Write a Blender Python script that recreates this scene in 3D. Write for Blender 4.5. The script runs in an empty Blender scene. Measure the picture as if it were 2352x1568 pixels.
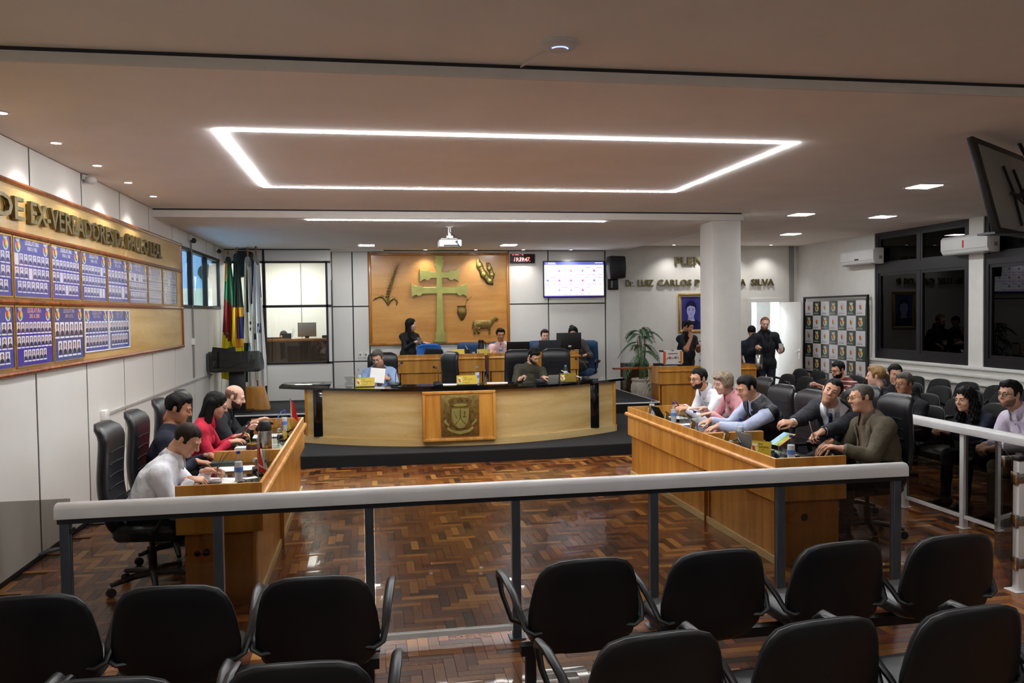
import bpy, bmesh, math, random
import numpy as np
from mathutils import Vector, Matrix, Quaternion
from math import sin, cos, pi, radians as R
random.seed(7); np.random.seed(7)
SC = bpy.context.scene
COL = SC.collection

# ------------------------------------------------------------------ camera, world, exposure
cam_d = bpy.data.cameras.new('camera'); cam = bpy.data.objects.new('camera', cam_d); COL.objects.link(cam)
cam_d.sensor_width = 36.0; cam_d.lens = 1900.0*36.0/2352.0; cam_d.clip_start = 0.05; cam_d.clip_end = 200
_y, _p, _r = R(9.74), R(1.97), 0.0133
_f = Vector((sin(_y)*cos(_p), cos(_y)*cos(_p), -sin(_p)))
_r0 = Vector((cos(_y), -sin(_y), 0)); _u0 = _r0.cross(_f)
_rt = _r0*cos(_r) - _u0*sin(_r); _up = _u0*cos(_r) + _r0*sin(_r)
cam.matrix_world = Matrix(((_rt.x, _up.x, -_f.x, 0), (_rt.y, _up.y, -_f.y, 0), (_rt.z, _up.z, -_f.z, 2.0), (0, 0, 0, 1)))
SC.camera = cam
w = bpy.data.worlds.new('night'); SC.world = w; w.use_nodes = True
w.node_tree.nodes['Background'].inputs[0].default_value = (0.010, 0.012, 0.018, 1)
w.node_tree.nodes['Background'].inputs[1].default_value = 0.6
SC.view_settings.view_transform = 'Standard'; SC.view_settings.look = 'None'
SC.view_settings.gamma = 1.0; SC.view_settings.use_curve_mapping = False
SC.view_settings.exposure = 0.0
P_FILL = 62.0     # added panels out of view, lifting the light on rail and ceiling
# strengths of the room's own lamps (the fittings are built further down)
P_STRIP = 135.0      # LED outline in the ceiling
P_LINE = 100.0       # LED line over the presidium
P_SQ = 105.0         # square ceiling panels
P_SPOT = 42.0       # small recessed spots (W)
C_LED = (0.985, 1.01, 1.04)

# ------------------------------------------------------------------ materials
MATS = {}
def srgb(h):
    if isinstance(h, str):
        h = h.lstrip('#'); c = [int(h[i:i+2], 16)/255 for i in (0, 2, 4)]
    else: c = list(h)
    return tuple((x/12.92 if x <= .04045 else ((x+.055)/1.055)**2.4) for x in c) + (1,)
def newmat(name):
    m = bpy.data.materials.new(name); m.use_nodes = True
    nt = m.node_tree; b = nt.nodes['Principled BSDF']
    return m, nt, b
def lnk(nt, a, b): nt.links.new(a, b)
def nd(nt, t, **kw):
    n = nt.nodes.new(t)
    for k, v in kw.items():
        if hasattr(n, k): setattr(n, k, v)
        else: n.inputs[k].default_value = v
    return n
def ramp(nt, fac, stops):
    r = nt.nodes.new('ShaderNodeValToRGB'); e = r.color_ramp.elements
    while len(e) < len(stops): e.new(.5)
    for i, (p, c) in enumerate(stops): e[i].position = p; e[i].color = c
    lnk(nt, fac, r.inputs[0]); return r.outputs[0]
def M(name, col, rough=.5, metal=0., var=.12, scale=6., bump=0., bscale=60., spec=.5, coat=0., stretch=(1, 1, 1), sheen=0., emit=0., bdist=.01):
    """plain procedural surface: base colour with slow noise variation, optional fine relief"""
    if name in MATS: return MATS[name]
    m, nt, b = newmat(name); c = srgb(col) if isinstance(col, str) else tuple(col)+(1,)
    tc = nd(nt, 'ShaderNodeTexCoord'); mp = nd(nt, 'ShaderNodeMapping'); mp.inputs['Scale'].default_value = stretch
    lnk(nt, tc.outputs['Object'], mp.inputs[0])
    nz = nd(nt, 'ShaderNodeTexNoise', Scale=scale, Detail=3.0); lnk(nt, mp.outputs[0], nz.inputs['Vector'])
    d = tuple(max(0, x*(1-var)) for x in c[:3])+(1,); l = tuple(min(1, x*(1+var)) for x in c[:3])+(1,)
    lnk(nt, ramp(nt, nz.outputs['Fac'], [(.3, d), (.7, l)]), b.inputs['Base Color'])
    b.inputs['Roughness'].default_value = rough; b.inputs['Metallic'].default_value = metal
    b.inputs['Specular IOR Level'].default_value = spec; b.inputs['Coat Weight'].default_value = coat
    if sheen: b.inputs['Sheen Weight'].default_value = sheen
    if bump:
        n2 = nd(nt, 'ShaderNodeTexNoise', Scale=bscale, Detail=2.0); lnk(nt, mp.outputs[0], n2.inputs['Vector'])
        bp = nd(nt, 'ShaderNodeBump', Strength=bump, Distance=bdist); lnk(nt, n2.outputs['Fac'], bp.inputs['Height'])
        lnk(nt, bp.outputs[0], b.inputs['Normal'])
    MATS[name] = m; return m
def Mwood(name, c1, c2, rough=.3, stretch=(14, 14, 1.2), scale=3., coat=.3, bump=.05):
    m, nt, b = newmat(name)
    tc = nd(nt, 'ShaderNodeTexCoord'); mp = nd(nt, 'ShaderNodeMapping'); mp.inputs['Scale'].default_value = stretch
    lnk(nt, tc.outputs['Object'], mp.inputs[0])
    n1 = nd(nt, 'ShaderNodeTexNoise', Scale=scale*.22, Detail=2.0, Distortion=.6); lnk(nt, mp.outputs[0], n1.inputs['Vector'])
    n2 = nd(nt, 'ShaderNodeTexNoise', Scale=scale*4, Detail=4.0); lnk(nt, mp.outputs[0], n2.inputs['Vector'])
    mx = nd(nt, 'ShaderNodeMath', operation='MULTIPLY_ADD'); lnk(nt, n2.outputs['Fac'], mx.inputs[0]); mx.inputs[1].default_value = .35
    lnk(nt, n1.outputs['Fac'], mx.inputs[2])
    lnk(nt, ramp(nt, mx.outputs[0], [(.45, srgb(c1)), (.85, srgb(c2))]), b.inputs['Base Color'])
    b.inputs['Roughness'].default_value = rough; b.inputs['Coat Weight'].default_value = coat; b.inputs['Coat Roughness'].default_value = .15
    bp = nd(nt, 'ShaderNodeBump', Strength=bump, Distance=.004); lnk(nt, n2.outputs['Fac'], bp.inputs['Height']); lnk(nt, bp.outputs[0], b.inputs['Normal'])
    MATS[name] = m; return m
def Memit(name, col, s):
    m, nt, b = newmat(name)
    b.inputs['Base Color'].default_value = (.8, .8, .8, 1)
    b.inputs['Emission Color'].default_value = tuple(col)[:3]+(1,); b.inputs['Emission Strength'].default_value = s
    MATS[name] = m; return m
def Mglass(name, tint, refl=1.0, rough=0.0):
    """thin sheet glass: tinted see-through plus a Fresnel mirror"""
    m, nt, b = newmat(name); nt.nodes.remove(b)
    out = nt.nodes['Material Output']
    tr = nd(nt, 'ShaderNodeBsdfTransparent'); tr.inputs[0].default_value = tuple(tint)+(1,)
    gl = nd(nt, 'ShaderNodeBsdfGlossy'); gl.inputs['Roughness'].default_value = rough; gl.inputs[0].default_value = (refl, refl, refl, 1)
    fr = nd(nt, 'ShaderNodeFresnel', IOR=1.5); mx = nd(nt, 'ShaderNodeMixShader'); ge = nd(nt, 'ShaderNodeNewGeometry')
    io = nd(nt, 'ShaderNodeMath', operation='MULTIPLY_ADD'); lnk(nt, ge.outputs['Backfacing'], io.inputs[0]); io.inputs[1].default_value = 1/1.5-1.5; io.inputs[2].default_value = 1.5; lnk(nt, io.outputs[0], fr.inputs[0])
    lnk(nt, fr.outputs[0], mx.inputs[0]); lnk(nt, tr.outputs[0], mx.inputs[1]); lnk(nt, gl.outputs[0], mx.inputs[2])
    lnk(nt, mx.outputs[0], out.inputs[0]); MATS[name] = m; return m
def Mattr(name, rough=.3, coat=0., grain=(1, 1, 1), gs=40., gv=.25, metal=0., bump=0., emit=0.):
    """colour taken from the pieces' own colour attribute, with procedural grain"""
    m, nt, b = newmat(name)
    at = nd(nt, 'ShaderNodeAttribute'); at.attribute_name = 'Col'
    tc = nd(nt, 'ShaderNodeTexCoord'); mp = nd(nt, 'ShaderNodeMapping'); mp.inputs['Scale'].default_value = grain
    lnk(nt, tc.outputs['Object'], mp.inputs[0])
    nz = nd(nt, 'ShaderNodeTexNoise', Scale=gs, Detail=3.0); lnk(nt, mp.outputs[0], nz.inputs['Vector'])
    k = ramp(nt, nz.outputs['Fac'], [(.3, (1-gv,)*3+(1,)), (.7, (1+gv*.4,)*3+(1,))])
    mx = nd(nt, 'ShaderNodeMix', data_type='RGBA', blend_type='MULTIPLY'); mx.inputs[0].default_value = 1
    lnk(nt, at.outputs['Color'], mx.inputs[6]); lnk(nt, k, mx.inputs[7]); lnk(nt, mx.outputs[2], b.inputs['Base Color'])
    b.inputs['Roughness'].default_value = rough; b.inputs['Coat Weight'].default_value = coat; b.inputs['Metallic'].default_value = metal
    if emit:
        lnk(nt, at.outputs['Color'], b.inputs['Emission Color']); b.inputs['Emission Strength'].default_value = emit
    if bump:
        bp = nd(nt, 'ShaderNodeBump', Strength=bump, Distance=.01); lnk(nt, nz.outputs['Fac'], bp.inputs['Height']); lnk(nt, bp.outputs[0], b.inputs['Normal'])
    MATS[name] = m; return m

M('ceiling', '#f5f2ec', .9, var=.03, scale=1.5); M('white', '#dedcd6', .6, var=.03, bump=.02, bscale=200)
M('panel', '#e0ddd6', .45, var=.03, scale=1.2); M('joint', '#26262a', .6); M('alu', '#e2e1df', .35, .0, var=.04)
M('alu_dark', '#454b53', .4, .3); M('black', '#0d0d0f', .45, var=.2); M('rubber', '#101012', .7)
M('plastic', '#0f0f11', .42, var=.15, bump=.02, bscale=300); M('fabric', '#101012', .85, var=.25, scale=40, bump=.35, bscale=500)
M('leather', '#16161a', .34, var=.2, scale=14, bump=.12, bscale=260); M('granite', '#0c0d0e', .08, var=.8, scale=220, coat=.3)
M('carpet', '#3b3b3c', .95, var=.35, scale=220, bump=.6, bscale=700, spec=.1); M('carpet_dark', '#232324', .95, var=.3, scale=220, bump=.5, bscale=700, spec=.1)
M('steel', '#b9b7b2', .18, 1.0, var=.05); M('brass', '#b09a3a', .3, .85, var=.15, scale=20); M('bronze', '#8c7440', .35, .8, var=.35, scale=18, bump=.15, bscale=90)
M('letter', '#756a48', .38, .75, var=.3, scale=12); M('crossbrass', '#a29f58', .34, .55, var=.14, scale=5); M('paper', '#e9e8e4', .8, var=.03)
M('dark_frame', '#111118', .4); M('screw', '#88857c', .3, .8); M('white_plastic', '#dcdbd8', .35, var=.03); M('gold', '#b8924a', .35, .6, var=.2, scale=30)
M('blue_fabric', '#2f70c4', .85, var=.15, scale=40, bump=.3, bscale=400); M('navy_fabric', '#1d3f63', .85, var=.15, scale=40, bump=.3, bscale=400)
M('stone', '#cfc8ba', .75, var=.1, scale=12, bump=.15); M('leaf', '#2c5a30', .5, var=.35, scale=9); M('stem', '#5a5a30', .6, var=.3)
M('blue_cap', '#2a35b0', .4); M('cyan_cap', '#4fa3d8', .4); M('label', '#5f7fc8', .5, var=.3, scale=40); M('gourd', '#4a2a1c', .3, var=.2)
M('flagred', '#c92a26', .7); M('grey', '#8d8c88', .5, var=.05); M('outlet', '#e8e6df', .4); M('redplastic', '#a02530', .4)
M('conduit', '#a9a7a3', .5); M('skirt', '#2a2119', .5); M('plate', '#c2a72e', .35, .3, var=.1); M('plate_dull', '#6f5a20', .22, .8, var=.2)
Mwood('oak', '#b0701f', '#d69a44'); Mwood('oak_dark', '#8f5412', '#b8782a'); Mwood('maple', '#c39d58', '#dcc188', .35, (1.2, 1.2, 9), 3.)
Mwood('backpanel', '#b8782a', '#d29a4c', .35, (1.1, 1.1, 9), 2.2); Mwood('board', '#bd944a', '#d8b876', .35, (1.2, 1.2, 8), 3.); Mwood('mould', '#6e3312', '#97501f', .25)
Mwood('boothdesk', '#2c1b0e', '#4a3018', .3); Mwood('orangewood', '#a86c22', '#c98e3c', .35)
Mglass('smoke', (.58, .57, .55), .65); Mglass('clear', (.93, .96, .95)); Mglass('pet', (.94, .96, .97), .8, .06); Mglass('dark_glass', (.035, .035, .04), .4); Mglass('lectern_glass', (.30, .32, .30)); Mglass('water', (.90, .93, .93), .5)
Mattr('parquet', .26, .35, (4, 4, 4), 9., .14); Mattr('print', .35, .2, gs=90., gv=.08); Mattr('glossprint', .25, .5, gs=60., gv=.05); Mattr('flag', .75, 0., gs=200., gv=.1); Mattr('screen', .3, 0., gs=1., gv=0., emit=1.15)
Memit('led', C_LED, P_STRIP); Memit('ledline', C_LED, P_LINE); Memit('sq', C_LED, P_SQ); Memit('sq_fill', C_LED, P_FILL); Memit('lens', C_LED, 18.0)
Memit('digit', (1, .03, .02), 3.0); Memit('blueled', (.12, .25, 1.0), 6.0)

# ------------------------------------------------------------------ mesh builder
class MB:
    def __init__(s): s.v = []; s.f = []; s.m = []; s.c = []; s.cur = 0; s.col = None; s.T = None
    def add(s, vs, fs):
        b = len(s.v)
        if s.T is not None: vs = [tuple(s.T @ Vector(p)) for p in vs]
        s.v.extend([tuple(p) for p in vs])
        for f in fs: s.f.append([b+i for i in f]); s.m.append(s.cur); s.c.append(s.col)
        return s
    def box(s, x0, x1, y0, y1, z0, z1):
        v = [(x, y, z) for z in (z0, z1) for y in (y0, y1) for x in (x0, x1)]
        return s.add(v, [(0, 2, 3, 1), (4, 5, 7, 6), (0, 1, 5, 4), (2, 6, 7, 3), (0, 4, 6, 2), (1, 3, 7, 5)])
    def cbox(s, c, d): return s.box(c[0]-d[0]/2, c[0]+d[0]/2, c[1]-d[1]/2, c[1]+d[1]/2, c[2]-d[2]/2, c[2]+d[2]/2)
    def quad(s, a, b, c, d): return s.add([a, b, c, d], [(0, 1, 2, 3)])
    def cone(s, a, b, ra, rb, n=14, caps=True):
        a = Vector(a); b = Vector(b); d = (b-a).normalized(); q = d.to_track_quat('Z', 'Y'); vs = []
        for p, r in ((a, ra), (b, rb)):
            for i in range(n):
                t = 2*pi*i/n; vs.append(p + q @ Vector((r*cos(t), r*sin(t), 0)))
        fs = [(i, (i+1) % n, n+(i+1) % n, n+i) for i in range(n)]
        if caps: fs += [tuple(reversed(range(n))), tuple(range(n, 2*n))]
        return s.add(vs, fs)
    def tube(s, pts, r, n=8, closed=False, flat=None):
        P = [Vector(p) for p in pts]; N = len(P); vs = []; up = None
        for i in range(N):
            if closed: d = P[(i+1) % N]-P[i-1]
            else: d = P[min(i+1, N-1)]-P[max(i-1, 0)]
            d.normalize()
            if up is None: up = Vector((0, 0, 1)) if abs(d.z) < .9 else Vector((0, 1, 0))
            sd = d.cross(up); sd.normalize(); up = sd.cross(d).normalized()
            rr = r[i] if isinstance(r, (list, tuple)) else r
            for k in range(n):
                t = 2*pi*k/n; a, b = cos(t), sin(t)
                if flat: a *= flat[0]; b *= flat[1]
                vs.append(P[i]+sd*(rr*a)+up*(rr*b))
        fs = []
        for i in range(N if closed else N-1):
            j = (i+1) % N
            for k in range(n): fs.append((i*n+k, i*n+(k+1) % n, j*n+(k+1) % n, j*n+k))
        if not closed: fs += [tuple(reversed(range(n))), tuple((N-1)*n+k for k in range(n))]
        return s.add(vs, fs)
    def lathe(s, prof, c=(0, 0, 0), n=20, ang=None):
        vs = []; fs = []; m = len(prof)
        for i in range(n):
            t = 2*pi*i/n
            for r, z in prof: vs.append((c[0]+r*cos(t), c[1]+r*sin(t), c[2]+z))
        for i in range(n):
            j = (i+1) % n
            for k in range(m-1): fs.append((i*m+k, j*m+k, j*m+k+1, i*m+k+1))
        return s.add(vs, fs)
    def prism(s, poly, h0, h1, fr=None):
        """poly in (u,v), extruded along w; fr maps (u,v,w)->xyz"""
        fr = fr or (lambda u, v, w: (u, v, w)); n = len(poly)
        vs = [fr(u, v, h0) for u, v in poly]+[fr(u, v, h1) for u, v in poly]
        return s.add(vs, [tuple(reversed(range(n))), tuple(range(n, 2*n))]+[(i, (i+1) % n, n+(i+1) % n, n+i) for i in range(n)])
    def sphere(s, c, r, n=12, m=8, sc=(1, 1, 1)):
        vs = [(c[0], c[1], c[2]+r*sc[2])]; fs = []
        for j in range(1, m):
            p = pi*j/m
            for i in range(n):
                t = 2*pi*i/n; vs.append((c[0]+r*sc[0]*sin(p)*cos(t), c[1]+r*sc[1]*sin(p)*sin(t), c[2]+r*sc[2]*cos(p)))
        vs.append((c[0], c[1], c[2]-r*sc[2])); L = len(vs)-1
        for i in range(n):
            fs.append((0, 1+i, 1+(i+1) % n)); fs.append((L, L-n+(i+1) % n, L-n+i))
            for j in range(m-2):
                a = 1+j*n; fs.append((a+i, a+n+i, a+n+(i+1) % n, a+(i+1) % n))
        return s.add(vs, fs)
    def mesh(s, name, mats, smooth=False, bevel=0, seg=2):
        me = bpy.data.meshes.new(name); me.from_pydata(s.v, [], s.f)
        for m in (mats if isinstance(mats, (list, tuple)) else [mats]): me.materials.append(MATS[m] if isinstance(m, str) else m)
        me.polygons.foreach_set('material_index', s.m)
        if any(c is not None for c in s.c):
            a = me.color_attributes.new('Col', 'FLOAT_COLOR', 'CORNER'); d = []
            for f, c in zip(s.f, s.c): d.extend((list(c or (.5, .5, .5, 1))[:4])*len(f))
            a.data.foreach_set('color', d)
        if bevel:
            bm = bmesh.new(); bm.from_mesh(me)
            bmesh.ops.remove_doubles(bm, verts=bm.verts, dist=1e-5)
            ed = [e for e in bm.edges if e.is_manifold and e.calc_face_angle(0) > .6]
            bmesh.ops.bevel(bm, geom=ed, offset=bevel, segments=seg, profile=.5, affect='EDGES', clamp_overlap=True)
            bm.to_mesh(me); bm.free()
        if smooth or bevel:
            me.polygons.foreach_set('use_smooth', [True]*len(me.polygons))
            try: me.set_sharp_from_angle(angle=R(42) if not smooth == 'all' else R(180))
            except Exception: pass
        me.update(); return me
def tag(o, label=None, cat=None, group=None, kind=None):
    for k, v in (('label', label), ('category', cat), ('group', group), ('kind', kind)):
        if v: o[k] = v
    return o
def obj(name, mb, mats, parent=None, smooth=False, bevel=0, world=False, label=None, cat=None, group=None, kind=None, seg=2):
    if world and parent is not None:
        T = parent.matrix_basis.inverted(); mb.v = [tuple(T @ Vector(p)) for p in mb.v]
    me = mb if isinstance(mb, bpy.types.Mesh) else mb.mesh(name, mats, smooth, bevel, seg)
    o = bpy.data.objects.new(name, me); COL.objects.link(o)
    if parent is not None: o.parent = parent
    return tag(o, label, cat, group, kind)
def single(name, mb, mats, loc=None, label=None, cat=None, group=None, kind=None, smooth=False, bevel=0, rz=0, seg=2):
    """a thing that is one mesh; vertices local to loc"""
    o = obj(name, mb, mats, None, smooth, bevel, False, label, cat, group, kind, seg)
    if loc is not None: o.location = loc
    o.rotation_euler = (0, 0, rz); return o
def thing(name, label, cat, loc=(0, 0, 0), rz=0, group=None):
    o = bpy.data.objects.new(name, None); COL.objects.link(o); o.empty_display_size = .1
    o.location = loc; o.rotation_euler = (0, 0, rz); o.matrix_basis = Matrix.Translation(Vector(loc)) @ Matrix.Rotation(rz, 4, 'Z')
    return tag(o, label, cat, group)
def struct(name, mb, mats, parent=None, **kw):
    return obj(name, mb, mats, parent, kind=None if parent else 'structure', **kw)
def dup(root, loc, rz=0., label=None, group=None):
    def cp(o, par):
        c = o.copy(); COL.objects.link(c)
        if par is not None: c.parent = par
        for ch in o.children: cp(ch, c)
        return c
    r = cp(root, None); r.location = loc; r.rotation_euler = (0, 0, rz)
    if label: r['label'] = label
    if group: r['group'] = group
    return r
def text_mesh(txt, size, depth, bold=0., sx=1.):
    cu = bpy.data.curves.new('t', 'FONT'); cu.body = txt; cu.size = size; cu.extrude = depth/2; cu.offset = bold; cu.resolution_u = 2
    o = bpy.data.objects.new('t', cu); COL.objects.link(o)
    dg = bpy.context.evaluated_depsgraph_get(); me = bpy.data.meshes.new_from_object(o.evaluated_get(dg))
    bpy.data.objects.remove(o); bpy.data.curves.remove(cu)
    return me
def text_into(mb, txt, size, fr, col=None, bold=0.):
    """flat print: adds text faces through frame fr(u,v)"""
    me = text_mesh(txt, size, 0, bold)
    mb.col = col; mb.add([fr(v.co.x, v.co.y) for v in me.vertices], [tuple(p.vertices) for p in me.polygons])
    wd = max((v.co.x for v in me.vertices), default=0); bpy.data.meshes.remove(me); return wd
def c4(h): return srgb(h)

# ------------------------------------------------------------------ room shell
YB, YP, XL, XR, ZC, ZS = 17.15, 17.35, -2.75, 9.53, 3.42, 3.31
fl = struct('floor', MB().box(XL-.1, XR+.1, -1.5, 21.5, -.2, -.012), 'skirt')
def plank_mesh(L, W, col, k):
    b = MB(); h = random.uniform(-.0003, .0003); t = [h+random.uniform(-.0004, .0004) for _ in range(4)]
    g = .0004; e = .0008
    vs = [(g, g, -.012), (L-g, g, -.012), (L-g, W-g, -.012), (g, W-g, -.012),
          (g+e, g+e, t[0]), (L-g-e, g+e, t[1]), (L-g-e, W-g-e, t[2]), (g+e, W-g-e, t[3])]
    b.col = col; b.add(vs, [(4, 5, 6, 7), (0, 1, 5, 4), (1, 2, 6, 5), (2, 3, 7, 6), (3, 0, 4, 7)]); return b
PT = ['#743b18', '#824a20', '#8c5424', '#60321a', '#9a602c', '#a46c32', '#4c2916', '#864c1e', '#783f1a', '#925a2a', '#633619', '#3e2418', '#7c4c28', '#b67e3e']
W_, L_ = .065, .26
tiles = []
for m in range(-50, 75):
    for k in range(-120, 290):
        for t in (0, 1):
            x, y = (k*W_, k*W_+2*L_*m) if t == 0 else (k*W_+L_, k*W_+W_-L_+2*L_*m)
            x -= .4; dx, dy = (L_, W_) if t == 0 else (W_, L_)
            if x < XL-.02 or x+dx > XR+.05 or y < 1.6 or y+dy > YP: continue
            if y > 11.15 and x+dx < 5.25: continue
            tiles.append((x, y, t))
vis = sorted([q for q in tiles if q[1] > 4.25 and -.75 < q[0] < 3.0], key=lambda q: (q[1]))[:300]
vset = set(vis); kinds = {}
for t in (0, 1):
    for i in range(14):
        b = plank_mesh(L_ if t == 0 else W_, W_ if t == 0 else L_, c4(PT[i]), i); kinds[t, i] = b.mesh('plank', 'parquet')
for x, y, t in vis:
    o = obj('plank', kinds[t, random.randrange(14)], None, fl); o.location = (x, y, 0)
big = MB()
for x, y, t in tiles:
    if (x, y, t) in vset: continue
    big.T = Matrix.Translation((x, y, 0)); p = plank_mesh(L_ if t == 0 else W_, W_ if t == 0 else L_, c4(random.choice(PT)), 0); big.col = p.c[0]; big.add(p.v, p.f)
obj('planks', big, 'parquet', fl, kind='stuff')

# ceilings
ce = struct('ceiling', MB().box(XL-.1, XR+.1, 5.0, 11.45, ZC, ZC+.1).box(5.4, XR+.1, 11.45, YP+.1, ZC, ZC+.1).box(XL-.1, 5.4, 11.45, YB+.05, ZS, ZS+.2), 'ceiling')
struct('ceiling_near', MB().box(XL-.1, XR+.1, -1.5, 4.99, 3.50, 3.60), 'ceiling')
struct('trim_1', MB().box(XL, XR, 4.985, 5.01, ZC-.001, 3.478), 'white')
struct('trim_2', MB().box(XL, XR, 4.988, 5.03, 3.478, 3.50), 'joint')  # dark strip standing in for the shadow line above the near beam face
struct('trim_3', MB().box(XL, 5.43, 11.42, 11.455, ZS-.001, ZC-.02).box(5.395, 5.43, 11.45, YP, ZS-.001, ZC-.02), 'white')
struct('trim_4', MB().box(XL, 5.4, 11.425, 11.45, ZC-.02, ZC), 'joint')  # shadow between ceiling and far beam, drawn as a dark strip
struct('wall_rear', MB().box(XL-.2, XR+.2, -1.6, -1.5, 0, 3.6), 'white')

# left wall: panels on a dark backing
wl = struct('wall_left', MB().box(XL-.12, XL-.005, -1.5, 12.8, 0, 3.6).box(XL-.12, XL-.005, 12.8, 16.1, 0, 2.16).box(XL-.12, XL-.005, 12.8, 16.1, 3.04, 3.5).box(XL-.12, XL-.005, 16.1, YB-.45, 0, 3.5), 'joint')
js = [7.46+1.255*k for k in range(-7, 8)]; js = [j for j in js if j < 16] + [16.15, 17.4]
for a, b in zip(js[:-1], js[1:]):
    g = .015
    top = 3.6 if b < 5 else (ZC if a < 11.3 else ZS)
    zs = [(0.03, top)] if b < 12.7 else ([(0.03, 2.145), (3.055, top)] if a < 16.0 else [(.03, top)])
    for z0, z1 in zs: obj('wall_panel', MB().box(XL-.034, XL, a+g, b-g, z0+.004, z1-.004), 'panel', wl, bevel=.003, seg=1)
struct('baseboard_left', MB().box(XL-.03, XL+.004, -1.5, 11.1, 0, .03), 'joint')
# window in the left wall, giving on a lit corridor
wn = struct('window_1', MB().box(XL-.05, XL+.02, 12.83, 16.12, 2.14, 2.19).box(XL-.05, XL+.02, 12.83, 16.12, 3.02, 3.07).box(XL-.05, XL+.02, 12.80, 12.88, 2.14, 3.07).box(XL-.05, XL+.02, 16.06, 16.14, 2.14, 3.07), 'dark_frame')
for y in (13.66, 14.84): obj('mullion', MB().box(XL-.045, XL+.025, y-.05, y+.05, 2.19, 3.02), 'dark_frame', wn)
for a, b in ((12.88, 13.61), (13.71, 14.79), (14.89, 16.06)): obj('pane', MB().box(XL-.012, XL-.006, a, b, 2.19, 3.02), 'clear', wn)
M('corridor', '#8fb0cc', .7, var=.1, scale=1.)
struct('wall_corridor', MB().box(-4.6, -4.5, 11.5, 18, 0, 4).box(-4.5, XL-.12, 16.6, 16.7, 2.55, 4).box(-4.6, XL-.12, 11.4, 11.5, 0, 4).box(-4.6, XL-.12, 18, 18.1, 0, 4).box(-4.6, XL-.12, 11.4, 18.1, 4, 4.1).box(-4.6, XL-.12, 11.4, 18.1, 1.2, 1.3), 'corridor')
M('cream', '#cfcdb8', .7)
struct('wall_corridor_end', MB().box(-4.5, XL-.12, 16.6, 16.7, 1.3, 2.55), 'cream')
single('wall_fan', MB().cone((-3.05, 16.59, 2.85), (-3.05, 16.45, 2.85), .16, .14, 24).box(-3.08, -3.02, 16.5, 16.6, 2.4, 2.8), 'plastic', None, 'dark round fan seen through the high window on the left wall', 'fan')

# back wall with panels
wb = struct('wall_back', MB().box(-.80, 5.0, YB+.035, YB+.15, 0, 3.5), 'joint')
cols = [-.74, -.33, -.005, 2.89, 3.74, 4.985]
for i, (a, b) in enumerate(zip(cols[:-1], cols[1:])):
    zs = [.34, 1.055, 2.175, ZS] if i < 2 else [.34, 2.185, ZS]
    for z0, z1 in zip(zs[:-1], zs[1:]): obj('wall_panel', MB().box(a+.012, b-.012, YB, YB+.034, z0+.012, z1-.012), 'panel', wb, bevel=.003, seg=1)
struct('wall_column', MB().box(5.0, 5.29, YB-.05, YP+.1, 0, ZC), 'white')
wp = struct('wall_plenary', MB().box(5.29, 8.40, YP, YP+.12, 0, ZC).box(8.40, 9.17, YP, YP+.12, 2.17, ZC).box(9.17, XR, YP, YP+.12, 0, ZC), 'white')
struct('trim_5', MB().box(9.33, 9.43, YP-.04, YP, 0, ZC), 'grey')
struct('baseboard_back', MB().box(5.29, 8.34, YP-.012, YP, 0, .09), 'skirt')
d1 = struct('door_1', MB().box(8.33, 8.41, YP-.03, YP+.14, 0, 2.17).box(9.16, 9.24, YP-.03, YP+.14, 0, 2.17).box(8.33, 9.24, YP-.03, YP+.14, 2.17, 2.25), 'white_plastic')
lf = obj('door_leaf', MB().box(-.02, .02, -.8, 0, .01, 2.16), 'white_plastic', d1, bevel=.003); lf.location = (9.15, YP-.03, 0); lf.rotation_euler = (0, 0, R(2))
obj('door_handle', MB().box(-.026, -.022, -.76, -.72, .93, 1.15).tube([(-.024, -.74, 1.08), (-.06, -.74, 1.08), (-.065, -.63, 1.075)], .009).cone((-.03, -.74, .97), (-.022, -.74, .97), .014, .014), 'steel', lf)
struct('wall_annex', MB().box(7.2, 11.2, 20.4, 20.5, 0, 3.2).box(7.2, 7.3, YP+.12, 20.4, 0, 3.2).box(11.1, 11.2, YP+.12, 20.4, 0, 3.2).box(7.2, 11.2, YP+.12, 20.5, 3.1, 3.2), 'white')
struct('trim_6', MB().box(10.05, 10.4, 20.36, 20.4, 0, 3.1), 'grey')

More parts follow.
